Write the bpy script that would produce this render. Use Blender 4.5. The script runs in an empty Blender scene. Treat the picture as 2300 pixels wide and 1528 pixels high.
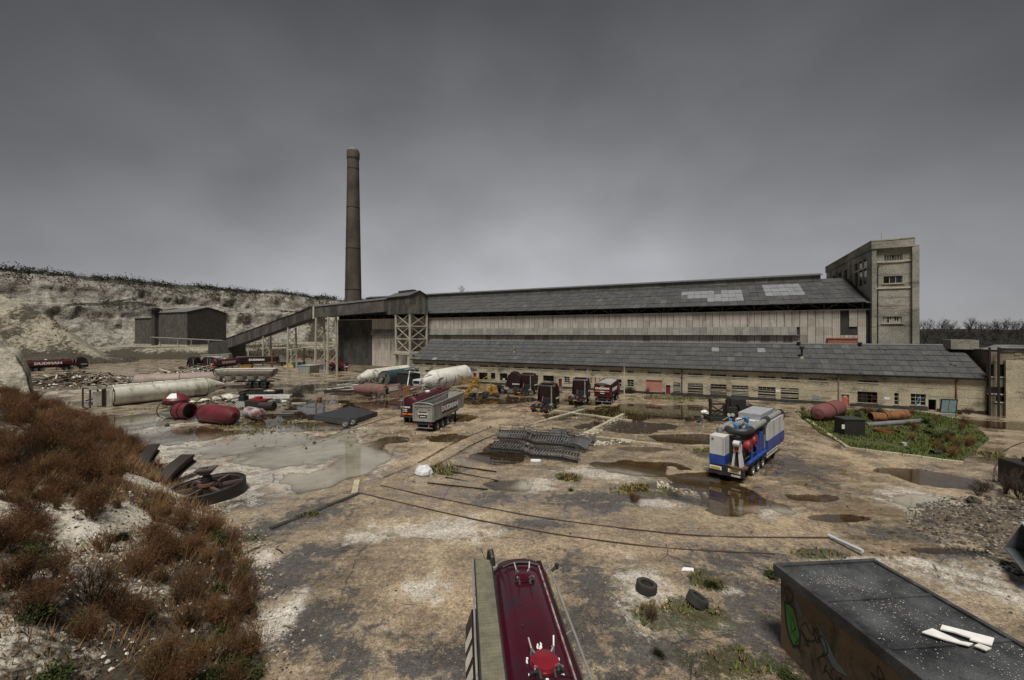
import bpy, math, random
import numpy as np
from mathutils import Vector, Matrix
random.seed(7); RNG = np.random.default_rng(11)
sc = bpy.context.scene
COL = sc.collection
R = math.radians
# ------------------------------------------------------------ camera
CH, CF, CXP, CYP = 11.0, 920.0, 1150.0, 750.0      # eye height, focal length, principal column, horizon row (photo pixels)
cd = bpy.data.cameras.new('camera'); cam = bpy.data.objects.new('camera', cd); COL.objects.link(cam)
cam.location = (0, 0, CH); cam.rotation_euler = (R(90), 0, 0)
cd.sensor_width = 36; cd.lens = 36*CF/2300; cd.shift_y = -(764-CYP)/2300
cd.clip_start = .1; cd.clip_end = 6000; sc.camera = cam
# ------------------------------------------------------------ sky, sun, exposure
SUN_EL, SUN_AZ = R(66), R(186)                      # azimuth clockwise from +Y
w = bpy.data.worlds.new('World'); sc.world = w; w.use_nodes = True
nt = w.node_tree; nt.nodes.clear()
def N(t, k, **kw):
    n = t.nodes.new(k)
    for a, v in kw.items(): setattr(n, a, v)
    return n
out = N(nt, 'ShaderNodeOutputWorld'); bg = N(nt, 'ShaderNodeBackground'); bg.inputs[1].default_value = .058
sky = N(nt, 'ShaderNodeTexSky', sky_type='NISHITA', sun_disc=False, sun_elevation=SUN_EL, sun_rotation=SUN_AZ)
tc = N(nt, 'ShaderNodeTexCoord'); mp = N(nt, 'ShaderNodeMapping'); mp.inputs['Scale'].default_value = (1, 1, 1.5)
nz = N(nt, 'ShaderNodeTexNoise'); nz.inputs['Scale'].default_value = 1.5; nz.inputs['Detail'].default_value = 3; nz.inputs['Roughness'].default_value = .42
nz.inputs['Distortion'].default_value = .35
rp = N(nt, 'ShaderNodeValToRGB'); rp.color_ramp.elements[0].position = .24; rp.color_ramp.elements[1].position = .8
rp.color_ramp.elements[0].color = (.76, .765, .80, 1); rp.color_ramp.elements[1].color = (1.38, 1.38, 1.42, 1)
sx = N(nt, 'ShaderNodeSeparateXYZ')
gr = N(nt, 'ShaderNodeValToRGB')                     # an overcast that thins towards the horizon
g = gr.color_ramp; g.elements[0].position = 0; g.elements[0].color = (2.7, 2.7, 2.72, 1); g.elements[1].position = .62; g.elements[1].color = (.55, .55, .57, 1)
e = g.elements.new(.12); e.color = (2.05, 2.05, 2.08, 1); e = g.elements.new(.3); e.color = (1.18, 1.18, 1.2, 1)
ml = N(nt, 'ShaderNodeMixRGB', blend_type='MULTIPLY'); ml.inputs[0].default_value = 1
mx = N(nt, 'ShaderNodeMixRGB'); mx.inputs[0].default_value = .985
L = nt.links.new
L(tc.outputs['Generated'], mp.inputs[0]); L(mp.outputs[0], nz.inputs['Vector']); L(nz.outputs['Fac'], rp.inputs[0])
L(tc.outputs['Generated'], sx.inputs[0]); L(sx.outputs['Z'], gr.inputs[0])
br = N(nt, 'ShaderNodeMapRange'); br.inputs[1].default_value = .5; br.inputs[2].default_value = 1.0; br.inputs[3].default_value = .52; br.inputs[4].default_value = 1.12; L(sx.outputs['Y'], br.inputs[0])   # sky colour dimmed to the sides, standing in for corner vignetting
nz2 = N(nt, 'ShaderNodeTexNoise'); nz2.inputs['Scale'].default_value = 4.5; nz2.inputs['Detail'].default_value = 5; nz2.inputs['Roughness'].default_value = .5; L(mp.outputs[0], nz2.inputs['Vector'])
r2 = N(nt, 'ShaderNodeMapRange'); r2.inputs[1].default_value = .3; r2.inputs[2].default_value = .7; r2.inputs[3].default_value = .9; r2.inputs[4].default_value = 1.09; L(nz2.outputs['Fac'], r2.inputs[0])
mb_ = N(nt, 'ShaderNodeMath', operation='MULTIPLY'); L(br.outputs[0], mb_.inputs[0]); L(r2.outputs[0], mb_.inputs[1])
mg_ = N(nt, 'ShaderNodeMixRGB', blend_type='MULTIPLY'); mg_.inputs[0].default_value = 1; L(gr.outputs[0], mg_.inputs[1]); L(mb_.outputs[0], mg_.inputs[2])
L(rp.outputs[0], ml.inputs[1]); L(mg_.outputs[0], ml.inputs[2])
L(sky.outputs[0], mx.inputs[1]); L(ml.outputs[0], mx.inputs[2]); L(mx.outputs[0], bg.inputs[0]); L(bg.outputs[0], out.inputs[0])
sl = bpy.data.lights.new('sun', 'SUN'); sl.energy = 1.5; sl.angle = R(16); sl.color = (1, .96, .9)
so = bpy.data.objects.new('sun', sl); COL.objects.link(so)
dv = Vector((math.sin(SUN_AZ)*math.cos(SUN_EL), math.cos(SUN_AZ)*math.cos(SUN_EL), math.sin(SUN_EL)))
so.rotation_euler = dv.to_track_quat('Z', 'Y').to_euler(); so.location = dv*300
vs = sc.view_settings; vs.view_transform = 'Standard'; vs.look = 'None'; vs.gamma = 1; vs.exposure = 1.6; vs.use_curve_mapping = False
sc.cycles.max_bounces = 6; sc.cycles.transparent_max_bounces = 6
# ------------------------------------------------------------ helpers
def G(px, py, z=0.0):
    """ground point seen at a photo pixel, as a real place in the yard"""
    d = CF*(CH-z)/(py-CYP)
    return Vector(((px-CXP)/CF*d, d, z))
def hash3(ix, iy, iz):
    h = (ix.astype(np.int64)*374761393 + iy.astype(np.int64)*668265263 + iz.astype(np.int64)*2147483647) & 0xffffffff
    h = ((h ^ (h >> 13))*1274126177) & 0xffffffff
    return ((h ^ (h >> 16)) & 0xffff)/65535.0
def _h1(ix, iy):
    h = (ix*374761393+iy*668265263) & 0xffffffff; h = ((h ^ (h >> 13))*1274126177) & 0xffffffff
    return ((h ^ (h >> 16)) & 0xffff)/65535.0
def _v1(x, y):
    ix, iy = math.floor(x), math.floor(y); fx, fy = x-ix, y-iy; fx = fx*fx*(3-2*fx); fy = fy*fy*(3-2*fy)
    return (_h1(ix, iy)*(1-fx)+_h1(ix+1, iy)*fx)*(1-fy)+(_h1(ix, iy+1)*(1-fx)+_h1(ix+1, iy+1)*fx)*fy
def vnoise(x, y):
    x = np.asarray(x, float); y = np.asarray(y, float)
    ix, iy = np.floor(x), np.floor(y); fx, fy = x-ix, y-iy; z = np.zeros_like(ix)
    fx, fy = [f*f*(3-2*f) for f in (fx, fy)]; r = 0
    for a in (0, 1):
        for b in (0, 1): r = r + hash3(ix+a, iy+b, z)*(fx if a else 1-fx)*(fy if b else 1-fy)
    return r
def fbm(x, y, z=None, o=4, s=1.0):
    r, a, t = 0, 1, 0
    if np.size(x) == 1 and np.size(y) == 1:
        x, y = float(np.ravel(x)[0]), float(np.ravel(y)[0])
        for i in range(o): r += a*_v1(x*s+i*17.3, y*s+i*9.1); t += a; a *= .5; s *= 2.07
        return np.array([r/t-.5])
    for i in range(o):
        r = r + a*vnoise(np.asarray(x)*s+i*17.3, np.asarray(y)*s+i*9.1); t += a; a *= .5; s *= 2.07
    return r/t-.5
class MB:
    def __init__(s): s.v = []; s.f = []
    def add(s, vs, fs):
        b = len(s.v); s.v += [tuple(p) for p in vs]; s.f += [tuple(i+b for i in q) for q in fs]; return s
    def box(s, x0, x1, y0, y1, z0, z1, M=None, taper=None):
        tx, ty = taper or (0, 0)
        p = [(x0, y0, z0), (x1, y0, z0), (x1, y1, z0), (x0, y1, z0), (x0+tx, y0+ty, z1), (x1-tx, y0+ty, z1), (x1-tx, y1-ty, z1), (x0+tx, y1-ty, z1)]
        if M is not None: p = [M @ Vector(q) for q in p]
        return s.add(p, [(0, 3, 2, 1), (4, 5, 6, 7), (0, 1, 5, 4), (1, 2, 6, 5), (2, 3, 7, 6), (3, 0, 4, 7)])
    def cyl(s, a, b, r0, r1=None, n=12, caps=True, up=None):
        a, b = Vector(a), Vector(b); r1 = r0 if r1 is None else r1; d = (b-a)
        if d.length < 1e-6: return s
        d.normalize(); u = d.orthogonal().normalized()
        if up is not None:
            u = (Vector(up)-d*d.dot(Vector(up))).normalized()
        v = d.cross(u)
        P = []
        for c, r in ((a, r0), (b, r1)):
            for i in range(n):
                t = 2*math.pi*(i+.5)/n; P.append(c+u*(r*math.cos(t))+v*(r*math.sin(t)))
        F = [(i, (i+1) % n, n+(i+1) % n, n+i) for i in range(n)]
        if caps: F += [tuple(range(n-1, -1, -1)), tuple(range(n, 2*n))]
        return s.add(P, F)
    def bar(s, a, b, w, h=None):                      # square bar between two points
        h = w if h is None else h
        a, b = Vector(a), Vector(b); d = (b-a)
        if d.length < 1e-6: return s
        d.normalize(); u = d.cross(Vector((0, 0, 1)))
        if u.length < .01: u = Vector((1, 0, 0))
        u.normalize(); v = u.cross(d).normalized()
        P = [c+u*(i*w/2)+v*(j*h/2) for c in (a, b) for i, j in ((-1, -1), (1, -1), (1, 1), (-1, 1))]
        return s.add(P, [(0, 1, 5, 4), (1, 2, 6, 5), (2, 3, 7, 6), (3, 0, 4, 7), (3, 2, 1, 0), (4, 5, 6, 7)])
    def tube(s, pts, r, n=8, r1=None):
        pts = [Vector(p) for p in pts]; m = len(pts); b = len(s.v); up = Vector((0, 0, 1)); pu = None
        for i, p in enumerate(pts):
            d = (pts[min(i+1, m-1)]-pts[max(i-1, 0)]).normalized()
            if pu is None: pu = d.orthogonal().normalized()
            u = (pu-d*pu.dot(d)).normalized(); pu = u; v = d.cross(u)
            rr = r if r1 is None else r+(r1-r)*i/(m-1)
            for k in range(n):
                t = 2*math.pi*k/n; s.v.append(tuple(p+u*(rr*math.cos(t))+v*(rr*math.sin(t))))
        for i in range(m-1):
            for k in range(n):
                s.f.append((b+i*n+k, b+i*n+(k+1) % n, b+(i+1)*n+(k+1) % n, b+(i+1)*n+k))
        s.f.append(tuple(b+k for k in range(n-1, -1, -1))); s.f.append(tuple(b+(m-1)*n+k for k in range(n)))
        return s
    def lathe(s, prof, n=20, M=None, sy=1.0, sz=1.0, a0=0.0, a1=2*math.pi, axis='x'):
        """profile [(position along axis, radius)] turned about the x (or z) axis"""
        b = len(s.v); full = abs(a1-a0-2*math.pi) < 1e-6; m = n if full else n+1
        for x, r in prof:
            for k in range(m):
                t = a0+(a1-a0)*k/n; c, q = r*math.cos(t)*sy, r*math.sin(t)*sz
                p = Vector((x, c, q)) if axis == 'x' else Vector((c, q, x))
                s.v.append(tuple(M @ p if M is not None else p))
        for i in range(len(prof)-1):
            for k in range(n):
                k2 = (k+1) % m if full else k+1
                s.f.append((b+i*m+k, b+i*m+k2, b+(i+1)*m+k2, b+(i+1)*m+k))
        return s
    def prism(s, poly, y0, y1, M=None, ins=0.0, axes='xz'):
        """closed polygon in x,z extruded along y"""
        n = len(poly); P = []
        for y in (y0, y1):
            for a, c in poly:
                p = Vector((a, y, c)) if axes == 'xz' else (Vector((y, a, c)) if axes == 'yz' else Vector((a, c, y)))
                P.append(M @ p if M is not None else p)
        F = [(i, (i+1) % n, n+(i+1) % n, n+i) for i in range(n)] + [tuple(range(n-1, -1, -1)), tuple(range(n, 2*n))]
        return s.add(P, F)
    def mesh(s, name, smooth=False):
        me = bpy.data.meshes.new(name); me.from_pydata(s.v, [], s.f); me.update()
        if smooth:
            me.polygons.foreach_set('use_smooth', [True]*len(me.polygons))
            try: me.set_sharp_from_angle(angle=R(38))
            except Exception: pass
        return me
    def build(s, name, m, parent=None, smooth=False, bevel=0, loc=None, rot=None):
        me = s.mesh(name, smooth); o = bpy.data.objects.new(name, me); COL.objects.link(o)
        if m is not None: me.materials.append(m)
        if parent is not None: o.parent = parent
        if loc is not None: o.location = loc
        if rot is not None: o.rotation_euler = rot
        if bevel:
            b = o.modifiers.new('bevel', 'BEVEL'); b.width = bevel; b.segments = 2; b.limit_method = 'ANGLE'; b.angle_limit = R(40)
        return o
def tag(o, label=None, cat=None, group=None, kind=None):
    for k, v in (('label', label), ('category', cat), ('group', group), ('kind', kind)):
        if v: o[k] = v
    return o
def thing(name, label, cat, loc=(0, 0, 0), rz=0.0, group=None):
    o = bpy.data.objects.new(name, None); COL.objects.link(o); o.empty_display_size = .3
    o.location = loc; o.rotation_euler = (0, 0, rz); return tag(o, label, cat, group)
def dup(root, label, loc, rz, group=None):
    r = root.copy(); COL.objects.link(r); r.location = loc; r.rotation_euler = (0, 0, rz); r['label'] = label
    if group: r['group'] = group
    for c0 in list(root.children):
        c = c0.copy(); COL.objects.link(c); c.parent = r
        for g0 in list(c0.children):
            d = g0.copy(); COL.objects.link(d); d.parent = c
    return r
def inst(name, me, parent, loc=(0, 0, 0), rot=(0, 0, 0), scale=(1, 1, 1)):
    o = bpy.data.objects.new(name, me); COL.objects.link(o); o.parent = parent; o.location = loc; o.rotation_euler = rot; o.scale = scale; return o
# ------------------------------------------------------------ materials
MATS = {}
def mat(name, c1, c2=None, rough=.6, metal=0.0, scale=.8, detail=5, dirt=None, dirt_amt=0.0, dscale=None, streak=0.0, bump=0.0, bscale=12, rough2=None, spec=.5, fine=.0, contrast=.5):
    if name in MATS: return MATS[name]
    m = bpy.data.materials.new(name); m.use_nodes = True; t = m.node_tree; b = t.nodes['Principled BSDF']; k = t.links.new
    geo = N(t, 'ShaderNodeNewGeometry'); mapn = N(t, 'ShaderNodeMapping'); k(geo.outputs['Position'], mapn.inputs[0])
    n1 = N(t, 'ShaderNodeTexNoise'); n1.inputs['Scale'].default_value = scale; n1.inputs['Detail'].default_value = detail; n1.inputs['Roughness'].default_value = .62
    k(mapn.outputs[0], n1.inputs['Vector'])
    r1 = N(t, 'ShaderNodeMapRange'); r1.inputs[1].default_value = .5-.5*contrast*.6; r1.inputs[2].default_value = .5+.5*contrast*.6; k(n1.outputs['Fac'], r1.inputs[0])
    mixc = N(t, 'ShaderNodeMixRGB'); mixc.inputs[1].default_value = (*c1, 1); mixc.inputs[2].default_value = (*(c2 or [x*.7 for x in c1]), 1); k(r1.outputs[0], mixc.inputs[0])
    col = mixc.outputs[0]
    if dirt is not None:
        md = N(t, 'ShaderNodeMapping'); k(geo.outputs['Position'], md.inputs[0]); st = streak or 1.0
        md.inputs['Scale'].default_value = (1, 1, 1/st if st > 0 else 1) if st >= 1 else (st, st, 1)
        n2 = N(t, 'ShaderNodeTexNoise'); n2.inputs['Scale'].default_value = dscale or scale*2.3; n2.inputs['Detail'].default_value = 6; n2.inputs['Roughness'].default_value = .68
        k(md.outputs[0], n2.inputs['Vector'])
        r2 = N(t, 'ShaderNodeMapRange'); r2.inputs[1].default_value = .74-.42*dirt_amt; r2.inputs[2].default_value = .86-.3*dirt_amt; k(n2.outputs['Fac'], r2.inputs[0])
        m2 = N(t, 'ShaderNodeMixRGB'); k(r2.outputs[0], m2.inputs[0]); k(col, m2.inputs[1]); m2.inputs[2].default_value = (*dirt, 1); col = m2.outputs[0]
    if fine:
        n4 = N(t, 'ShaderNodeTexNoise'); n4.inputs['Scale'].default_value = bscale*1.7; n4.inputs['Detail'].default_value = 2; k(geo.outputs['Position'], n4.inputs['Vector'])
        r4 = N(t, 'ShaderNodeMapRange'); r4.inputs[1].default_value = .3; r4.inputs[2].default_value = .7; r4.inputs[3].default_value = 1-fine; r4.inputs[4].default_value = 1+fine; k(n4.outputs['Fac'], r4.inputs[0])
        m4 = N(t, 'ShaderNodeMixRGB', blend_type='MULTIPLY'); m4.inputs[0].default_value = 1; k(col, m4.inputs[1]); k(r4.outputs[0], m4.inputs[2]); col = m4.outputs[0]
    k(col, b.inputs['Base Color']); b.inputs['Metallic'].default_value = metal; b.inputs['Specular IOR Level'].default_value = spec
    rr = N(t, 'ShaderNodeMapRange'); rr.inputs[3].default_value = rough; rr.inputs[4].default_value = rough2 if rough2 is not None else min(1, rough+.2); k(n1.outputs['Fac'], rr.inputs[0]); k(rr.outputs[0], b.inputs['Roughness'])
    if bump:
        n3 = N(t, 'ShaderNodeTexNoise'); n3.inputs['Scale'].default_value = bscale; n3.inputs['Detail'].default_value = 4; k(geo.outputs['Position'], n3.inputs['Vector'])
        bp = N(t, 'ShaderNodeBump'); bp.inputs['Strength'].default_value = bump; bp.inputs['Distance'].default_value = .05; k(n3.outputs['Fac'], bp.inputs['Height']); k(bp.outputs[0], b.inputs['Normal'])
    MATS[name] = m; return m
conc   = mat('yellowed concrete', (.42, .365, .25), (.29, .255, .18), .8, scale=.35, dirt=(.07, .065, .045), dirt_amt=.5, streak=.35, dscale=.8, bump=.4, bscale=6, fine=.4)
conc2  = mat('grey board concrete', (.33, .315, .26), (.165, .158, .13), .85, scale=.22, dirt=(.055, .052, .036), dirt_amt=.56, streak=.2, dscale=.75, bump=.5, bscale=5, fine=.4)
concw  = mat('pale painted concrete', (.46, .43, .34), (.33, .31, .24), .75, scale=.6, dirt=(.09, .08, .06), dirt_amt=.35, streak=3)
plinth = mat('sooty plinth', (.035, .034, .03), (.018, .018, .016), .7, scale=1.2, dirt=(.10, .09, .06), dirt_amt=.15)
pink   = mat('faded pink cladding', (.46, .415, .36), (.35, .315, .275), .75, scale=.5, dirt=(.11, .095, .08), dirt_amt=.46, streak=6, dscale=1.0, fine=.3)
cladg  = mat('grey corrugated band', (.19, .185, .165), (.12, .12, .105), .7, scale=.5, dirt=(.06, .055, .05), dirt_amt=.3, streak=4)
dclad  = mat('dark corrugated steel', (.055, .05, .042), (.03, .028, .025), .65, scale=.6, dirt=(.12, .10, .07), dirt_amt=.3, streak=6, dscale=1.6)
dclad2 = mat('weathered gallery sheeting', (.105, .095, .08), (.05, .047, .042), .7, scale=.5, dirt=(.03, .028, .025), dirt_amt=.5, streak=7, dscale=1.6, fine=.2)
slate  = mat('dark asbestos roof sheet', (.06, .06, .06), (.033, .034, .036), .5, scale=.8, dirt=(.15, .15, .14), dirt_amt=.28, dscale=3.2, rough2=.75, fine=.35, bscale=4)
slate2 = mat('lichened roof sheet', (.07, .069, .065), (.04, .04, .04), .55, scale=.7, dirt=(.17, .16, .14), dirt_amt=.25, dscale=2.6, rough2=.8, fine=.3, bscale=4)
slate3 = mat('slipped grey roof sheet', (.095, .095, .092), (.06, .06, .06), .55, scale=.7, dirt=(.03, .03, .03), dirt_amt=.3)
slatel = mat('pale replacement sheet', (.22, .225, .235), (.15, .155, .165), .45, scale=.6, dirt=(.12, .12, .12), dirt_amt=.25)
brickm = mat('sooty yellow brick', (.23, .195, .13), (.12, .10, .07), .85, scale=.5, dirt=(.03, .028, .022), dirt_amt=.5, streak=.3, dscale=2.2, fine=.35, bscale=9)
chimb  = mat('brown chimney brick', (.085, .072, .052), (.04, .034, .025), .85, scale=.15, dirt=(.03, .026, .02), dirt_amt=.52, streak=9, dscale=.5, fine=.3, bscale=3)
chalk  = mat('weathered chalk', (.62, .60, .53), (.42, .39, .31), .95, scale=.16, detail=8, dirt=(.11, .095, .065), dirt_amt=.62, streak=2.2, dscale=.35, bump=.8, bscale=1.6, fine=.35)
maroon = mat('maroon truck paint', (.058, .006, .012), (.034, .004, .008), .25, scale=.7, dirt=(.05, .035, .03), dirt_amt=.3, dscale=1.6, rough2=.5)
maroond= mat('dark maroon panel', (.018, .004, .005), (.010, .003, .003), .35, scale=1, dirt=(.05, .04, .035), dirt_amt=.2)
redp   = mat('dull red tank paint', (.15, .014, .024), (.08, .009, .015), .4, scale=1.2, dirt=(.045, .03, .025), dirt_amt=.48, dscale=1.8)
redb   = mat('bright red paint', (.27, .02, .022), (.17, .014, .016), .4, scale=2, dirt=(.06, .03, .02), dirt_amt=.25)
black  = mat('black chassis paint', (.014, .014, .014), (.022, .02, .018), .5, scale=2, dirt=(.09, .075, .055), dirt_amt=.22)
rubber = mat('tyre rubber', (.018, .018, .018), (.035, .032, .028), .8, scale=3, dirt=(.10, .085, .06), dirt_amt=.2)
steel  = mat('dull galvanised steel', (.33, .33, .32), (.22, .22, .21), .42, metal=.6, scale=1.4, dirt=(.12, .10, .08), dirt_amt=.3)
alu    = mat('dirty aluminium', (.34, .335, .31), (.24, .235, .215), .45, metal=.35, scale=.9, dirt=(.10, .09, .075), dirt_amt=.4, streak=3, dscale=1.8)
white  = mat('white lettering', (.72, .71, .68), (.58, .57, .54), .5, scale=3, dirt=(.25, .23, .2), dirt_amt=.2)
whitep = mat('grimy white paint', (.55, .54, .47), (.40, .39, .32), .45, scale=.5, dirt=(.15, .15, .06), dirt_amt=.5, streak=2.5, dscale=1.0, fine=.2, bscale=6)
rustst = mat('rust streaked white', (.55, .54, .49), (.40, .39, .35), .5, scale=.6, dirt=(.22, .10, .035), dirt_amt=.4, dscale=.9)
pinkt  = mat('faded pink tank paint', (.29, .215, .185), (.20, .16, .135), .6, scale=.6, dirt=(.12, .08, .06), dirt_amt=.4, streak=3)
greyp  = mat('grey green trailer paint', (.28, .29, .25), (.20, .205, .18), .55, scale=.8, dirt=(.12, .06, .04), dirt_amt=.4, streak=2)
teal   = mat('teal tank paint', (.018, .055, .062), (.012, .036, .042), .5, scale=.8, dirt=(.06, .055, .04), dirt_amt=.5)
tealb  = mat('turquoise paint', (.02, .13, .17), (.02, .15, .2), .5, scale=2, dirt=(.06, .08, .08), dirt_amt=.3)
blue   = mat('blue plant paint', (.022, .06, .30), (.016, .045, .22), .35, scale=2, dirt=(.05, .05, .06), dirt_amt=.25)
blue2  = mat('sky blue valve paint', (.06, .27, .55), (.05, .2, .45), .4, scale=3)
yellow = mat('yellow crane paint', (.34, .19, .02), (.21, .11, .014), .6, scale=1.6, dirt=(.05, .035, .022), dirt_amt=.52)
orange = mat('orange marker', (.62, .14, .015), (.5, .11, .012), .4, scale=4)
amber  = mat('yellow plate', (.50, .33, .03), (.42, .26, .02), .5, scale=4)
glass  = mat('dark glass', (.012, .014, .016), (.02, .022, .024), .08, scale=2, rough2=.2)
glassw = mat('grimy pane', (.10, .105, .10), (.04, .042, .042), .2, scale=2.5, rough2=.5, contrast=.3)
lampr  = mat('red lamp lens', (.30, .012, .012), (.2, .01, .01), .25, scale=5)
rust   = mat('brown rust', (.10, .045, .022), (.055, .026, .015), .8, scale=2.5, dirt=(.18, .07, .02), dirt_amt=.35, bump=.4, bscale=18)
rustd  = mat('dark rusted iron', (.012, .009, .008), (.022, .014, .011), .5, scale=3, dirt=(.045, .02, .014), dirt_amt=.3, bump=.3, bscale=20)
rusto  = mat('orange rust', (.22, .088, .024), (.10, .042, .016), .8, scale=2.2, dirt=(.04, .025, .015), dirt_amt=.4)
brown  = mat('brown oxide tank', (.16, .085, .07), (.11, .06, .05), .75, scale=1, dirt=(.05, .035, .03), dirt_amt=.35)
wood   = mat('weathered timber', (.20, .165, .115), (.10, .082, .058), .85, scale=1.3, dirt=(.035, .028, .02), dirt_amt=.35, streak=.3)
woodl  = mat('bleached timber', (.40, .36, .28), (.27, .24, .18), .85, scale=1.3, dirt=(.09, .07, .05), dirt_amt=.3)
dirtm  = mat('brown spoil', (.10, .075, .05), (.06, .045, .03), .9, scale=1.3, dirt=(.25, .22, .16), dirt_amt=.3, bump=.6, bscale=4, fine=.3)
doorp  = mat('faded pink roller door', (.46, .20, .15), (.38, .165, .125), .6, scale=1, dirt=(.2, .12, .09), dirt_amt=.25, streak=3)
doorr  = mat('dark red door', (.16, .018, .02), (.11, .014, .015), .5, scale=2)
felt   = mat('black roofing felt', (.014, .015, .016), (.075, .077, .08), .2, scale=.7, detail=7, dirt=(.015, .015, .016), dirt_amt=.4, rough2=.75, bump=.35, bscale=30, fine=.7)
render_= mat('stained brown render', (.20, .135, .085), (.125, .09, .055), .9, scale=.9, dirt=(.02, .018, .014), dirt_amt=.5, streak=2.5, dscale=1.0, fine=.35, bscale=25)
stripe = mat('chequer plate', (.20, .185, .125), (.12, .112, .078), .5, metal=.3, scale=2.5, dirt=(.08, .075, .04), dirt_amt=.35)
# ------------------------------------------------------------ lettering
_tx = {}
def text_mesh(s, size=1.0, bold=.035, squeeze=1.0):
    key = (s, size, bold, squeeze)
    if key in _tx: return _tx[key]
    c = bpy.data.curves.new('lettering', 'FONT'); c.body = s; c.size = size; c.offset = bold*size; c.align_x = 'CENTER'; c.align_y = 'CENTER'; c.extrude = .006; c.resolution_u = 2
    o = bpy.data.objects.new('lettering', c); COL.objects.link(o); bpy.context.view_layer.update()
    me = bpy.data.meshes.new_from_object(o.evaluated_get(bpy.context.evaluated_depsgraph_get())); bpy.data.objects.remove(o)
    me.transform(Matrix.Diagonal((squeeze, 1, 1, 1))); me.materials.clear(); me.materials.append(white); _tx[key] = me; return me
def letter(s, parent, loc, facing, size, squeeze=1.15, bold=.05, name='lettering', tilt=0.0, m=None):
    """flat lettering standing on a side: facing = local direction angle (degrees) the text looks to"""
    me = text_mesh(s, size, bold, squeeze)
    if m is not None: me = me.copy(); me.materials.clear(); me.materials.append(m)
    return inst(name, me, parent, loc, (R(90)-tilt, 0, R(facing+90)))
# ============================================================ THE SETTING
def ell(px, py, rx, ry, rot=0.0):
    """a patch on the ground: centre and half-sizes as photo pixels -> metres"""
    c = G(px, py); D = c.y
    return (c.x, c.y, rx*D/CF, ry*D*D/(CF*CH), rot)
def efall(X, Y, e, soft=.35, wob=None):
    cx, cy, rx, ry, rot = e; dx, dy = X-cx, Y-cy
    if rot: dx, dy = dx*math.cos(rot)+dy*math.sin(rot), -dx*math.sin(rot)+dy*math.cos(rot)
    d = np.sqrt((dx/rx)**2+(dy/ry)**2)
    if wob is not None: d = d+wob
    return np.clip((1+soft-d)/(2*soft), 0, 1)
PUD = [ell(680, 1012, 170, 44), ell(560, 1000, 110, 30), ell(800, 1030, 60, 60), ell(300, 945, 130, 24), ell(420, 975, 140, 18), ell(650, 935, 55, 22), ell(1125, 1012, 50, 26), ell(1135, 1090, 70, 16),
       ell(1430, 1048, 95, 18), ell(1570, 1075, 60, 14), ell(1640, 1118, 95, 40), ell(2110, 1078, 75, 20), ell(2080, 1130, 60, 16), ell(2110, 1172, 45, 11), ell(1480, 925, 170, 18), ell(1400, 960, 110, 14),
       ell(880, 908, 85, 12), ell(740, 868, 70, 13), ell(2270, 955, 90, 12), ell(2200, 1245, 60, 8), ell(2120, 1238, 75, 7), ell(690, 960, 70, 12), ell(1150, 900, 60, 6), ell(1000, 985, 45, 8), ell(880, 990, 50, 9), ell(1310, 905, 60, 7), ell(1200, 880, 80, 6), ell(260, 900, 70, 9), ell(1700, 930, 60, 7), ell(1250, 935, 50, 7), ell(560, 868, 80, 6), ell(1450, 1010, 70, 8), ell(1560, 985, 90, 14), ell(1830, 1120, 60, 12), ell(1900, 1165, 70, 8), ell(2040, 1060, 60, 9), ell(1060, 900, 70, 7), ell(1010, 940, 50, 7), ell(700, 905, 80, 7)]
CHALKY = [ell(300, 965, 120, 40), ell(430, 1005, 140, 42), ell(640, 1040, 230, 60), ell(760, 1000, 80, 40), ell(560, 990, 150, 40), ell(960, 1190, 130, 26), ell(940, 1330, 60, 30), ell(570, 1260, 60, 18), ell(620, 1400, 40, 60), ell(1620, 1330, 50, 12), ell(1620, 1410, 35, 14), ell(2180, 1290, 130, 34), ell(2110, 1140, 110, 50),
          ell(2240, 1330, 90, 40), ell(1720, 1150, 60, 20), ell(1200, 1090, 60, 16), ell(1330, 1060, 80, 14), ell(1480, 1135, 60, 10), ell(2000, 1265, 160, 14), ell(830, 1210, 70, 12), ell(330, 890, 140, 20), ell(180, 880, 90, 14), ell(120, 850, 90, 9), ell(1450, 1330, 70, 60), ell(1480, 1390, 60, 40), ell(1400, 1070, 60, 16)]
SANDY = [ell(1150, 1230, 260, 22), ell(1430, 1240, 260, 12), ell(1680, 1215, 200, 14), ell(1000, 1180, 200, 40), ell(1700, 1110, 170, 70), ell(1900, 1050, 170, 60), ell(960, 1020, 110, 45), ell(1530, 960, 200, 60), ell(1120, 930, 150, 40), ell(1000, 1330, 160, 70), ell(1420, 1400, 90, 70), ell(1500, 1340, 120, 40), ell(780, 930, 200, 30), ell(1800, 1180, 200, 30)]
ASPH = [ell(720, 1150, 90, 30), ell(590, 1190, 90, 40), ell(640, 1290, 120, 60), ell(740, 1240, 90, 25), ell(540, 1130, 80, 30), ell(700, 1400, 140, 80), ell(1000, 1480, 200, 70), ell(1380, 1420, 110, 130), ell(1330, 1300, 80, 70), ell(1480, 1480, 140, 60), ell(1650, 1300, 110, 70), ell(1700, 1420, 90, 120), ell(1700, 1250, 130, 18), ell(1400, 1120, 200, 18), ell(1340, 1140, 110, 14),
        ell(1770, 1045, 75, 42), ell(1130, 1120, 80, 20), ell(2000, 1200, 130, 24), ell(2150, 1250, 120, 18), ell(1200, 1180, 120, 14), ell(820, 1480, 120, 60)]
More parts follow.
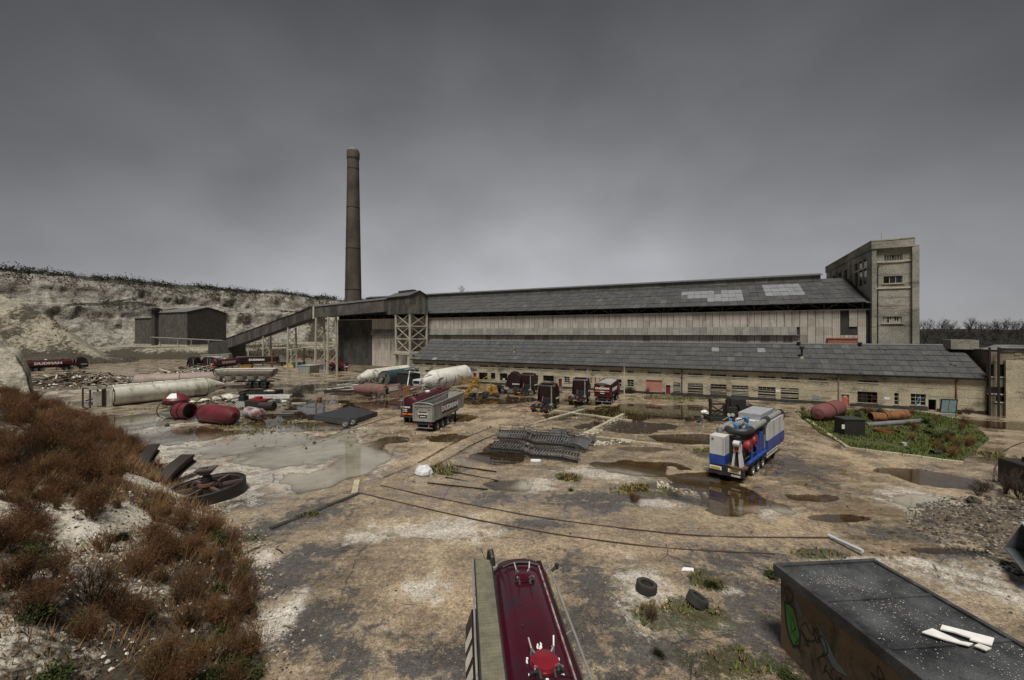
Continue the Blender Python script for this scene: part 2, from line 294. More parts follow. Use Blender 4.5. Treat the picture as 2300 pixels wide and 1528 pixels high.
MOSS = [ell(1360, 928, 90, 10), ell(1500, 1100, 60, 14), ell(1430, 1105, 60, 10), ell(600, 955, 110, 10), ell(560, 972, 60, 6), ell(990, 1058, 45, 16), ell(1840, 1245, 70, 14), ell(1590, 1310, 40, 26), ell(1560, 1385, 80, 35), ell(1470, 1390, 50, 30), ell(1430, 1100, 40, 8), ell(1590, 1020, 60, 10), ell(1660, 1500, 120, 40), ell(560, 1215, 60, 12), ell(690, 1160, 30, 6), ell(2240, 1030, 50, 20), ell(1520, 895, 110, 5), ell(500, 1270, 60, 20), ell(1280, 1075, 30, 10)]
MUDDY = [ell(600, 920, 260, 40), ell(760, 900, 260, 25), ell(520, 885, 200, 25), ell(300, 870, 220, 20), ell(1500, 940, 260, 40), ell(1300, 985, 130, 30), ell(2150, 1170, 140, 60), ell(2080, 1240, 160, 40), ell(1200, 1000, 130, 40), ell(1000, 895, 200, 20), ell(1950, 1150, 130, 36), ell(1700, 1110, 130, 40), ell(1800, 1060, 120, 50), ell(2000, 1120, 80, 40)]
# --- yard: one sheet, fine where the yard is, running out to the horizon
S = .26
gx = np.concatenate([[-3500, -900, -300, -150], np.arange(-88, 86, S), [140, 300, 900, 3500]])
gy = np.concatenate([[-300, -40, 0], np.arange(6, 60, S), np.arange(60, 132, .6), [150, 175, 200, 300, 900, 4000]])
GX, GY = np.meshgrid(gx, gy)
wob = fbm(GX, GY, o=6, s=.33)*1.5; wob2 = fbm(GX+70, GY-31, o=5, s=.5)*1.3
def field(lst, w, soft=.45):
    r = np.zeros_like(GX)
    for e in lst: r = np.maximum(r, efall(GX, GY, e, soft, w))
    return r
pud = field(PUD, wob*1.1, .28); fine = fbm(GX, GY, o=5, s=.9); fin2 = fbm(GX-11, GY+5, o=3, s=2.6)
rutn = fbm(GX*.35+GY*.2, GY*1.6-GX*.7, o=3, s=.8)
GZ = .075+.075*fine+.035*fin2+.06*rutn*np.clip((GY-40)/25, 0, 1)-.15*pud*np.clip(pud*1.8, 0, 1)
GZ = np.where(GZ > .12, .12, GZ)
def rut(p0, p1, w=.16, depth=.09):
    a, b = G(*p0), G(*p1); d = np.array([b.x-a.x, b.y-a.y]); Ln = np.hypot(*d); d /= Ln
    t = (GX-a.x)*d[0]+(GY-a.y)*d[1]; s_ = -(GX-a.x)*d[1]+(GY-a.y)*d[0]+.25*np.sin(t*.4)
    return np.where((t > 0) & (t < Ln), np.exp(-(s_/w)**2), 0)*depth
for a, b in [((1900, 1225), (2300, 1330)), ((1960, 1222), (2300, 1310)), ((2000, 1262), (2290, 1350)), ((1990, 1200), (2200, 1130)), ((1980, 1215), (2180, 1165)), ((650, 1010), (1000, 900)), ((860, 1075), (1100, 960)), ((900, 1080), (1140, 965))]:
    q = rut(a, b); GZ = GZ-q+.7*np.roll(q, 2, 1)
far = (GX < -95) | (GX > 90) | (GY > 134) | (GY < 5); GZ = np.where(far, .08, GZ)
ny, nx = GX.shape
verts = np.stack([GX.ravel(), GY.ravel(), GZ.ravel()], 1)
ii = np.arange(ny*nx).reshape(ny, nx)
faces = np.stack([ii[:-1, :-1].ravel(), ii[:-1, 1:].ravel(), ii[1:, 1:].ravel(), ii[1:, :-1].ravel()], 1)
def grid_obj(name, V, F, m, smooth=True):
    me = bpy.data.meshes.new(name); me.vertices.add(len(V)); me.vertices.foreach_set('co', V.astype(np.float32).ravel())
    me.loops.add(F.size); me.loops.foreach_set('vertex_index', F.astype(np.int32).ravel()); me.polygons.add(len(F))
    me.polygons.foreach_set('loop_start', np.arange(0, F.size, 4, dtype=np.int32)); me.polygons.foreach_set('loop_total', np.full(len(F), 4, np.int32))
    me.update(calc_edges=True); me.validate()
    if smooth: me.polygons.foreach_set('use_smooth', np.ones(len(me.polygons), bool))
    o = bpy.data.objects.new(name, me); COL.objects.link(o); me.materials.append(m); return o
def attr(o, name, cols):
    a = o.data.attributes.new(name, 'FLOAT_COLOR', 'POINT'); a.data.foreach_set('color', np.stack(cols, 1).astype(np.float32).ravel())
def ground_mat():
    m = bpy.data.materials.new('wet yard ground'); m.use_nodes = True; t = m.node_tree; b = t.nodes['Principled BSDF']; k = t.links.new
    geo = N(t, 'ShaderNodeNewGeometry'); pos = geo.outputs['Position']
    A = N(t, 'ShaderNodeVertexColor', layer_name='zones'); B = N(t, 'ShaderNodeVertexColor', layer_name='zones2')
    sa = N(t, 'ShaderNodeSeparateColor'); sb = N(t, 'ShaderNodeSeparateColor'); k(A.outputs[0], sa.inputs[0]); k(B.outputs[0], sb.inputs[0])
    def noise(s, d=5, r=.65, vec=None, dist=0.0):
        n = N(t, 'ShaderNodeTexNoise'); n.inputs['Scale'].default_value = s; n.inputs['Detail'].default_value = d; n.inputs['Roughness'].default_value = r; n.inputs['Distortion'].default_value = dist
        k(vec or pos, n.inputs['Vector']); return n.outputs['Fac']
    def rng(v, a, c, lo=0.0, hi=1.0):
        n = N(t, 'ShaderNodeMapRange'); n.inputs[1].default_value = a; n.inputs[2].default_value = c; n.inputs[3].default_value = lo; n.inputs[4].default_value = hi; k(v, n.inputs[0]); return n.outputs[0]
    def math_(op, x, y):
        n = N(t, 'ShaderNodeMath', operation=op)
        for i, v in enumerate((x, y)):
            if isinstance(v, (int, float)): n.inputs[i].default_value = v
            else: k(v, n.inputs[i])
        return n.outputs[0]
    def mix(f, x, y, bt='MIX'):
        n = N(t, 'ShaderNodeMixRGB', blend_type=bt)
        if isinstance(f, (int, float)): n.inputs[0].default_value = f
        else: k(f, n.inputs[0])
        for i, v in ((1, x), (2, y)):
            if isinstance(v, tuple): n.inputs[i].default_value = (*v, 1)
            else: k(v, n.inputs[i])
        return n.outputs[0]
    def mask(zone, nz_, lo=.42, hi=.62, amt=1.0):      # broken-up edge: zone weight against noise
        v = math_('ADD', zone, math_('ADD', math_('MULTIPLY', rng(nE, .36, .64), 1.0), math_('MULTIPLY', rng(nz_, .34, .66), .4))); return rng(v, lo+.66, hi+.72, 0, amt)
    nE = noise(1.0, 14, .8, None, .3); nG = noise(7, 12, .88); nH = noise(38, 6, .85); nA, nB, nC, nD = noise(.35, 7), noise(1.3, 7), noise(5, 6, .7), noise(16, 4, .7)
    mp = N(t, 'ShaderNodeMapping'); mp.inputs['Rotation'].default_value = (0, 0, R(-35)); mp.inputs['Scale'].default_value = (.35, 1.8, 1); k(pos, mp.inputs[0]); nS = noise(1.1, 7, .7, mp.outputs[0], .6)
    base = mix(rng(nA, .35, .65), (.42, .335, .225), (.30, .24, .165))
    base = mix(rng(nS, .45, .7, 0, .6), base, (.17, .13, .09))
    base = mix(rng(nB, .52, .72, 0, .8), base, (.45, .37, .265))
    base = mix(mask(sb.outputs[0], nS, .5, .72, .85), base, (.54, .425, .28))
    base = mix(mask(sb.outputs[1], nS, .46, .74, .8), base, (.20, .145, .085))
    base = mix(mask(sa.outputs[1], nB, .52, .74, .93), base, mix(rng(nC, .35, .65), (.055, .054, .054), (.13, .122, .112)))
    base = mix(mask(sa.outputs[0], nC, .5, .8, .92), base, mix(rng(nB, .35, .65), (.78, .74, .66), (.58, .53, .44)))
    base = mix(mask(sa.outputs[2], nC, .56, .72, .9), base, mix(rng(nD, .4, .6), (.05, .06, .018), (.11, .10, .04)))
    # chips of chalk and flint, oily spots
    vor = N(t, 'ShaderNodeTexVoronoi'); vor.inputs['Scale'].default_value = 5.5; k(pos, vor.inputs['Vector'])
    base = mix(math_('MULTIPLY', rng(vor.outputs['Distance'], .17, .1), rng(nB, .46, .6)), base, (.52, .48, .39))
    vor2 = N(t, 'ShaderNodeTexVoronoi'); vor2.inputs['Scale'].default_value = 13; k(pos, vor2.inputs['Vector'])
    base = mix(math_('MULTIPLY', rng(vor2.outputs['Distance'], .22, .12), rng(nA, .42, .56)), base, (.45, .41, .33))
    vor4 = N(t, 'ShaderNodeTexVoronoi'); vor4.inputs['Scale'].default_value = 8; mpv = N(t, 'ShaderNodeMapping'); mpv.inputs['Location'].default_value = (4.1, 2.2, 0); k(pos, mpv.inputs[0]); k(mpv.outputs[0], vor4.inputs['Vector'])
    base = mix(math_('MULTIPLY', rng(vor4.outputs['Distance'], .2, .12), rng(nB, .5, .4)), base, (.035, .03, .025))
    base = mix(rng(nD, .56, .72, 0, .6), base, (.05, .043, .034))
    base = mix(rng(nC, .36, .62, 0, .62), base, mix(1.0, base, (.5, .47, .44), 'MULTIPLY'))
    base = mix(rng(nD, .35, .65, 0, .6), base, mix(1.0, base, (.5, .48, .46), 'MULTIPLY'))
    base = mix(1.0, base, rng(nG, .4, .6, .45, 1.5), 'MULTIPLY'); base = mix(1.0, base, rng(nH, .4, .6, .5, 1.45), 'MULTIPLY')
    base = mix(1.0, base, rng(nS, .3, .7, 1.12, .85), 'MULTIPLY')
    # slab joints / cracks of the old concrete
    mpc = N(t, 'ShaderNodeMapping'); mpc.inputs['Rotation'].default_value = (0, 0, R(25)); k(pos, mpc.inputs[0])
    wn = N(t, 'ShaderNodeTexNoise'); wn.inputs['Scale'].default_value = .8; k(pos, wn.inputs['Vector'])
    add = N(t, 'ShaderNodeMixRGB', blend_type='ADD'); add.inputs[0].default_value = .5; k(mpc.outputs[0], add.inputs[1]); k(wn.outputs['Color'], add.inputs[2])
    v3 = N(t, 'ShaderNodeTexVoronoi', feature='DISTANCE_TO_EDGE'); v3.inputs['Scale'].default_value = .19; k(add.outputs[0], v3.inputs['Vector'])
    base = mix(math_('MULTIPLY', rng(v3.outputs['Distance'], .009, .002), rng(nA, .5, .56, 0, .8)), base, (.03, .026, .02))
    sp = N(t, 'ShaderNodeSeparateXYZ'); k(pos, sp.inputs[0])
    wet = math_('MAXIMUM', rng(sp.outputs['Z'], .055, .012), rng(nA, .42, .56, 0, .95)); wet = math_('MAXIMUM', wet, math_('MULTIPLY', sb.outputs[2], rng(nS, .4, .6)))
    wetc = mix(rng(sp.outputs['Z'], .045, .0, 0, .9), base, mix(1.0, base, (.56, .48, .37), 'MULTIPLY'))
    wetc = mix(sa.outputs[0], wetc, base)
    wetc = mix(math_('MULTIPLY', rng(sp.outputs['Z'], .03, -.01), rng(sa.outputs[0], .35, .75, 0, .85)), wetc, mix(rng(nA, .4, .6), (.70, .69, .65), (.58, .57, .53)))
    wetc = mix(math_('MULTIPLY', wet, rng(sa.outputs[0], .2, .6, .5, .1)), wetc, mix(1.0, wetc, (.62, .56, .48), 'MULTIPLY'))
    k(wetc, b.inputs['Base Color'])
    k(rng(wet, 0, 1, .55, .13), b.inputs['Roughness']); b.inputs['Specular IOR Level'].default_value = .8; k(rng(wet, .3, 1, 0, 1), b.inputs['Coat Weight']); b.inputs['Coat Roughness'].default_value = .07; b.inputs['Coat IOR'].default_value = 1.5
    h = math_('ADD', math_('MULTIPLY', nC, .6), math_('ADD', math_('MULTIPLY', nD, .3), math_('MULTIPLY', nS, .4)))
    bp = N(t, 'ShaderNodeBump'); bp.inputs['Distance'].default_value = .07; k(h, bp.inputs['Height']); k(rng(wet, 0, 1, .9, .05), bp.inputs['Strength']); k(bp.outputs[0], b.inputs['Normal'])
    return m
ground = grid_obj('ground', verts, faces, ground_mat()); tag(ground, kind='structure')
one = np.ones(ny*nx)
attr(ground, 'zones', [field(CHALKY, wob, .75).ravel(), field(ASPH, wob2, .85).ravel(), field(MOSS, wob2*1.2, .7).ravel(), one])
attr(ground, 'zones2', [field(SANDY, wob2, .9).ravel(), field(MUDDY, wob, .9).ravel(), field(MUDDY+PUD, wob*.6, .7).ravel(), one])
def gz(x, y):
    """height of the yard under a point"""
    i = int(np.clip(np.searchsorted(gx, x), 1, nx-1)); j = int(np.clip(np.searchsorted(gy, y), 1, ny-1)); return float(GZ[j, i])
# --- standing water fills every hollow below one level
wm = bpy.data.materials.new('standing water'); wm.use_nodes = True; t = wm.node_tree; t.nodes.clear()
o_ = N(t, 'ShaderNodeOutputMaterial'); mxs = N(t, 'ShaderNodeMixShader'); tr = N(t, 'ShaderNodeBsdfTransparent'); tr.inputs[0].default_value = (.90, .88, .82, 1)
gl = N(t, 'ShaderNodeBsdfGlossy'); gl.inputs['Roughness'].default_value = .03; fr = N(t, 'ShaderNodeFresnel'); fr.inputs[0].default_value = 2.2
nw = N(t, 'ShaderNodeTexNoise'); nw.inputs['Scale'].default_value = 7; nw.inputs['Detail'].default_value = 2; bw = N(t, 'ShaderNodeBump'); bw.inputs['Strength'].default_value = .03; bw.inputs['Distance'].default_value = .02
gw = N(t, 'ShaderNodeNewGeometry'); t.links.new(gw.outputs['Position'], nw.inputs['Vector']); t.links.new(nw.outputs['Fac'], bw.inputs['Height']); t.links.new(bw.outputs[0], gl.inputs['Normal'])
t.links.new(fr.outputs[0], mxs.inputs[0]); t.links.new(tr.outputs[0], mxs.inputs[1]); t.links.new(gl.outputs[0], mxs.inputs[2]); t.links.new(mxs.outputs[0], o_.inputs[0])
tag(MB().add([(-88, 6, .026), (86, 6, .026), (86, 131, .026), (-88, 131, .026)], [(0, 1, 2, 3)]).build('puddle_water', wm), kind='structure')
# --- earth materials with vegetation stains
def earth_mat(name, a, b2, veg, amt, sc_, wetr=.9, strata=0.0):
    m = bpy.data.materials.new(name); m.use_nodes = True; t = m.node_tree; b = t.nodes['Principled BSDF']; k = t.links.new
    geo = N(t, 'ShaderNodeNewGeometry'); pos = geo.outputs['Position']
    def noise(s, d=7, z=1.0):
        mp = N(t, 'ShaderNodeMapping'); mp.inputs['Scale'].default_value = (1, 1, z); k(pos, mp.inputs[0])
        n = N(t, 'ShaderNodeTexNoise'); n.inputs['Scale'].default_value = s; n.inputs['Detail'].default_value = d; n.inputs['Roughness'].default_value = .68; k(mp.outputs[0], n.inputs['Vector']); return n.outputs['Fac']
    def rng(v, x, y, lo=0.0, hi=1.0):
        n = N(t, 'ShaderNodeMapRange'); n.inputs[1].default_value = x; n.inputs[2].default_value = y; n.inputs[3].default_value = lo; n.inputs[4].default_value = hi; k(v, n.inputs[0]); return n.outputs[0]
    def mix(f, x, y, bt='MIX'):
        n = N(t, 'ShaderNodeMixRGB', blend_type=bt); k(f, n.inputs[0]) if not isinstance(f, float) else setattr(n.inputs[0], 'default_value', f)
        for i, v in ((1, x), (2, y)):
            if isinstance(v, tuple): n.inputs[i].default_value = (*v, 1)
            else: k(v, n.inputs[i])
        return n.outputs[0]
    c = mix(rng(noise(sc_), .38, .62), a, b2)
    c = mix(rng(noise(sc_*3.1, 8), .45, .7, 0, .75), c, tuple(x*.45 for x in b2))
    c = mix(rng(noise(sc_*9, 5), .4, .65, 0, .7), c, tuple(min(1, x*1.25) for x in a))
    c = mix(rng(noise(sc_*14, 4), .5, .66, 0, .8), c, tuple(x*.3 for x in b2))
    if strata: c = mix(rng(noise(sc_*2, 5, strata), .46, .66, 0, .65), c, tuple(x*.5 for x in b2))
    V = N(t, 'ShaderNodeVertexColor', layer_name='veg'); sv = N(t, 'ShaderNodeSeparateColor'); k(V.outputs[0], sv.inputs[0])
    ad = N(t, 'ShaderNodeMath', operation='ADD'); k(sv.outputs[0], ad.inputs[0]); k(rng(noise(sc_*4, 7), .2, .8, -.5, .5), ad.inputs[1])
    c = mix(rng(ad.outputs[0], .3, .6, 0, amt), c, mix(rng(noise(sc_*12, 4), .4, .6), veg, tuple(x*.4 for x in veg)))
    k(c, b.inputs['Base Color']); b.inputs['Roughness'].default_value = wetr
    bp = N(t, 'ShaderNodeBump'); bp.inputs['Strength'].default_value = .9; bp.inputs['Distance'].default_value = .12/sc_*.5; k(noise(sc_*7, 7), bp.inputs['Height']); k(bp.outputs[0], b.inputs['Normal'])
    return m
cliffm = earth_mat('chalk cliff face', (.34, .32, .27), (.115, .104, .078), (.028, .024, .013), .95, .13, strata=3)
moundm = earth_mat('chalk scree', (.33, .295, .22), (.13, .112, .075), (.035, .028, .014), .95, .2)
pillm  = earth_mat('near chalk spur', (.40, .37, .30), (.21, .185, .13), (.045, .034, .018), .9, .3, strata=2)
bankm  = earth_mat('chalk bank soil', (.52, .48, .40), (.26, .22, .155), (.036, .027, .013), .95, .55)
# --- quarry cliff: a path in plan, a profile going up and back, roughened
path = np.array([(-480, 70), (-340, 110), (-262, 150), (-232, 182), (-216, 215), (-192, 245), (-160, 268), (-120, 288), (-70, 302), (-20, 314), (60, 326), (160, 338), (280, 350)], float)
toph = np.array([50, 49, 48, 47, 47, 46, 44, 40, 40, 43, 42, 30, 26], float)
sl_ = np.concatenate([[0], np.cumsum(np.hypot(*np.diff(path, axis=0).T))])
nu_, nv_ = 760, 96
su = np.linspace(0, sl_[-1], nu_); px_ = np.interp(su, sl_, path[:, 0]); py_ = np.interp(su, sl_, path[:, 1]); th = np.interp(su, sl_, toph)
tx, ty = np.gradient(px_), np.gradient(py_); q = np.hypot(tx, ty); nxx, nyy = -ty/q, tx/q     # away from the yard
prof_v = np.array([0, .1, .3, .46, .52, .58, .74, .80, .84, .93, 1.0]); prof_b = np.array([0, 4, 15, 22, 22.6, 26, 28, 29.5, 34, 44, 90]); prof_h = np.array([0, .06, .24, .42, .56, .60, .66, .80, .90, .96, 1.0])
vv = np.linspace(0, 1, nv_); back = np.interp(vv, prof_v, prof_b); hh = np.interp(vv, prof_v, prof_h)
U, V_ = np.meshgrid(np.arange(nu_), np.arange(nv_))
bk = back[V_]; hz = hh[V_]*th[U]
ux = su[U]
hz = hz*(1+.28*fbm(ux, V_*.6, o=4, s=.03)*np.clip(1.2-hh[V_], .1, 1)); bk = bk+22*fbm(ux, hz*.2, o=3, s=.016)+9*fbm(ux, hz, o=4, s=.035)+9*fbm(ux, hz*.35, o=5, s=.11)+4.5*fbm(ux, hz*.6, o=4, s=.35)
CX_, CY_ = px_[U]+nxx[U]*bk, py_[U]+nyy[U]*bk; CZ_ = np.maximum(hz+2.6*fbm(CX_, CY_, o=5, s=.08)+1.3*fbm(ux, V_*1., o=3, s=.35), -1)
CZ_[0] = -1
ii = np.arange(nv_*nu_).reshape(nv_, nu_); F4 = np.stack([ii[:-1, :-1].ravel(), ii[:-1, 1:].ravel(), ii[1:, 1:].ravel(), ii[1:, :-1].ravel()], 1)
cliff = grid_obj('quarry_cliff', np.stack([CX_.ravel(), CY_.ravel(), CZ_.ravel()], 1), F4, cliffm); tag(cliff, kind='structure')
hr = hh[V_]
veg = np.clip(.9*np.clip((hr-.88)/.05, 0, 1)+.75*np.exp(-((hr-.60)/.04)**2)*(fbm(ux, V_*1., o=3, s=.05) > -.03)+.6*np.clip(.32-hr, 0, 1)/.32+1.9*np.clip(fbm(ux, hz, o=5, s=.05)+.04, 0, 1), 0, 1)
attr(cliff, 'veg', [veg.ravel()]*3+[np.ones(veg.size)])
# --- heightfield helper for mounds and banks
def hfield(name, x0, x1, y0, y1, s, hfun, m, vegfun, keep=-.3):
    X, Y = np.meshgrid(np.arange(x0, x1, s), np.arange(y0, y1, s)); Z = hfun(X, Y); nyy_, nxx_ = X.shape
    ii = np.arange(X.size).reshape(X.shape); F = np.stack([ii[:-1, :-1].ravel(), ii[:-1, 1:].ravel(), ii[1:, 1:].ravel(), ii[1:, :-1].ravel()], 1)
    zf = Z.ravel(); F = F[np.max(zf[F], axis=1) > keep]
    used = np.unique(F); remap = -np.ones(X.size, int); remap[used] = np.arange(len(used))
    o = grid_obj(name, np.stack([X.ravel(), Y.ravel(), zf], 1)[used], remap[F], m); tag(o, kind='structure')
    vg = np.clip(vegfun(X, Y, Z), 0, 1).ravel()[used]; attr(o, 'veg', [vg]*3+[np.ones(len(vg))]); return o
def pdist(X, Y, pts):
    """signed distance to a polyline, positive on its left side (walking along it)"""
    best = np.full(X.shape, 1e9); sg = np.zeros(X.shape)
    for (ax, ay), (bx, by) in zip(pts[:-1], pts[1:]):
        dx, dy = bx-ax, by-ay; L2 = dx*dx+dy*dy; t = np.clip(((X-ax)*dx+(Y-ay)*dy)/L2, 0, 1)
        ex, ey = X-(ax+t*dx), Y-(ay+t*dy); d = np.hypot(ex, ey); s_ = np.sign(dx*ey-dy*ex); u = d < best; best = np.where(u, d, best); sg = np.where(u, s_, sg)
    return best*sg
# spoil slope on the left, in front of the cliff
MP = [(-300, 100), (-215, 124), (-172, 137), (-152, 143), (-145, 152), (-147, 163), (-172, 180), (-240, 212)]
def mound_h(X, Y):
    d = pdist(X, Y, MP)
    h = np.interp(d, [-3, 0, 6, 16, 30, 48, 80], [-1, 0, 4.2, 12.5, 24, 34, 37]); h = np.where(h > 0, h*np.clip((-X-136)/42, .35, 1.1), h); g = fbm(X, Y, o=5, s=.06)
    return h+np.clip(d/8, 0, 1)*(6.5*g+2.6*fbm(X*1.5, Y*.5, o=5, s=.2)+.9*fbm(X, Y, o=3, s=.9))
hfield('spoil_slope', -300, -136, 84, 240, .9, mound_h, moundm, lambda X, Y, Z: .55+3.2*fbm(X, Y, o=5, s=.05)+.6*np.clip(1-Z/5, 0, 1))
# raised terrace under the far shed
TP = [(-60, 330), (-62, 215), (-70, 200), (-96, 186), (-130, 176), (-170, 172), (-260, 180)]
def terr_h(X, Y):
    d = -pdist(X, Y, TP); return np.interp(d, [-1, 0, 9, 14, 60], [-1, 0, 4.2, 4.6, 5.5])+.7*fbm(X, Y, o=4, s=.15)*np.clip(d/5, 0, 1)
hfield('far_terrace', -200, -40, 165, 300, 1.0, terr_h, moundm, lambda X, Y, Z: .75*np.clip((4.4-Z)/3, 0, 1)+.35+fbm(X, Y, o=4, s=.1))
# chalk spur at the left edge of the frame
def spur_h(X, Y):
    e = .05*(Y-70); d = -(X+70.2+1.16*(Y-60)+2.2*fbm(Y, X*.2, o=4, s=.3)); dn = Y-(57+.0*(X+70)); df = 78-Y
    side = np.interp(d, [-.6, 0, .8, 2.4, 4.5, 8, 14, 40], [-1, 0, 3.8, 6.1, 6.9, 9.9, 12.4, 14]); fr_ = np.interp(dn, [-1, 0, 2, 7, 20], [-1, 0, 4, 9, 14]); bk_ = np.interp(df, [-1, 0, 3, 8], [-1, 0, 6, 14])
    h = np.minimum(np.minimum(side, fr_), bk_); h = np.where(h > 0, h*1.3, h); return h+np.clip(h/3, 0, 1)*(1.5*fbm(X, Y, o=5, s=.3)+.5*fbm(X, Y, o=3, s=1.3))
hfield('chalk_spur', -110, -62, 55, 80, .3, spur_h, pillm, lambda X, Y, Z: .15+1.5*fbm(X, Y, o=5, s=.25))
# near bank that runs from the camera's left to the spur
BP = [(-3.2, -6), (-5.6, 6), (-7.9, 13), (-11.0, 17.5), (-14.8, 22), (-22.5, 28.5), (-36, 39.5), (-52, 51), (-66, 58)]
def bank_h(X, Y):
    d = pdist(X, Y, BP)
    h = np.interp(d, [-1.2, 0, 1, 4, 9, 14, 40], [-.6, .02, .55, 2.5, 5.2, 6.0, 7.5]); g = np.clip(d/2.5, 0, 1)
    return h+g*(1.5*fbm(X, Y, o=4, s=.16)+1.0*fbm(X+5, Y, o=5, s=.55)+.3*fbm(X, Y, o=3, s=1.6))
def bank_veg(X, Y, Z):
    return .38+2.2*fbm(X+3, Y+9, o=4, s=.2)+.35*np.clip((Y-16)/10, 0, 1)-.5*np.clip((11-Y)/5, 0, 1)
bank = hfield('chalk_bank', -84, -3, -4, 62, .3, bank_h, bankm, bank_veg, keep=-.25)
# rubble heap at the right edge
HP = (30.6, 20.8)
def heap_h(X, Y):
    d = np.hypot((X-HP[0])/7.4, (Y-HP[1])/5.8)+.5*fbm(X, Y, o=3, s=.4); return 2.1*np.clip(1-d, -.15, 1)**1+.45*np.clip(1.1-d, 0, 1)*fbm(X, Y, o=5, s=1.1)
hfield('rubble_bank', 18, 40, 12, 30, .22, heap_h, mat('wet brown rubble', (.12, .09, .06), (.06, .045, .032), .6, scale=1.6, dirt=(.40, .36, .29), dirt_amt=.33, dscale=5, bump=.8, bscale=9, fine=.4), lambda X, Y, Z: 0*X, keep=.02)
# concrete apron strip along the long shed
# ============================================================ BUILDINGS
UX, UY = .901, -.433                                   # along the long facade, to the right
NX_, NY_ = .433, .901                                  # away from the yard
RZ = math.atan2(UY, UX)
LSH = 98.0
P0 = Vector((64.4, 55.6, 0)); PL = P0-LSH*Vector((UX, UY, 0)); NV = Vector((NX_, NY_, 0)); UV = Vector((UX, UY, 0))
def FP(px, py, w=0.0):
    """photo pixel -> (x along facade from its left end, height) on the plane w metres behind the shed front"""
    d = Vector(((px-CXP)/CF, 1, -(py-CYP)/CF)); o = PL+NV*w; k = o.dot(NV)/(d.x*NX_+d.y*NY_); p = Vector((0, 0, CH))+d*k
    return ((p-PL).dot(UV), p.z)
def rects(ox, oy, s, lst, w=0.0):
    r = []
    for a, b, c, d in lst:
        x0, z1 = FP(ox+a/s, oy+c/s, w); x1, z0 = FP(ox+b/s, oy+d/s, w); r.append((x0, x1, z0, z1))
    return r
def holed(mb, holes, x0, x1, z0, z1, y=0.0, t=.35):
    """a wall sheet with openings and their reveals"""
    xs = sorted(set([x0, x1]+[v for h in holes for v in h[:2]])); zs = sorted(set([z0, z1]+[v for h in holes for v in h[2:]]))
    for a, b in zip(xs[:-1], xs[1:]):
        run = None
        for c, d in zip(zs[:-1], zs[1:]):
            inside = any(h[0] <= (a+b)/2 <= h[1] and h[2] <= (c+d)/2 <= h[3] for h in holes)
            if not inside: mb.add([(a, y, c), (b, y, c), (b, y, d), (a, y, d)], [(0, 1, 2, 3)])
    for a, b, c, d in holes:
        mb.add([(a, y, c), (b, y, c), (b, y, d), (a, y, d), (a, y+t, c), (b, y+t, c), (b, y+t, d), (a, y+t, d)], [(0, 4, 5, 1), (1, 5, 6, 2), (2, 6, 7, 3), (3, 7, 4, 0)])
    return mb
def window(parent, x0, x1, z0, z1, y, nxp, nzp, fm, pm, broken=.25, bar=.06):
    f = MB(); wd, hd = x1-x0, z1-z0
    for i in range(nxp+1): f.box(x0+wd*i/nxp-bar/2, x0+wd*i/nxp+bar/2, y-.03, y+.03, z0, z1)
    for j in range(nzp+1): f.box(x0, x1, y-.035, y+.025, z0+hd*j/nzp-bar/2, z0+hd*j/nzp+bar/2)
    o = f.build('window', fm, parent)
    for i in range(nxp):
        for j in range(nzp):
            if random.random() < broken: continue
            a, b, c, d = x0+wd*i/nxp+bar/2, x0+wd*(i+1)/nxp-bar/2, z0+hd*j/nzp+bar/2, z0+hd*(j+1)/nzp-bar/2
            if random.random() < .35:                     # a jagged remnant
                g = [(a, c), (b, c), (b, c+(d-c)*random.uniform(.3, .9)), ((a+b)/2, c+(d-c)*random.uniform(.1, .5)), (a, c+(d-c)*random.uniform(.4, 1))]
            else: g = [(a, c), (b, c), (b, d), (a, d)]
            MB().prism(g, y+.002, y+.012).build('pane', pm if random.random() < .93 else whitep, o)
    return o
def sheet_mesh(wd, hd, name, m, waves=4, amp=.045, th=.02):
    """one corrugated sheet: x across, z along, y out"""
    mb = MB(); n = waves*2; P = []
    for z in (0, hd):
        for i in range(n+1): P.append((wd*i/n, -(amp if i % 2 else 0), z))
    for i in range(n+1): P.append((wd*i/n, th-(amp if i % 2 else 0), 0))
    F = [(i, i+1, n+1+i+1, n+1+i) for i in range(n)]+[(i+1, i, 2*n+2+i, 2*n+3+i) for i in range(n)]
    mb.add(P, F); me = mb.mesh(name); me.materials.append(m); return me
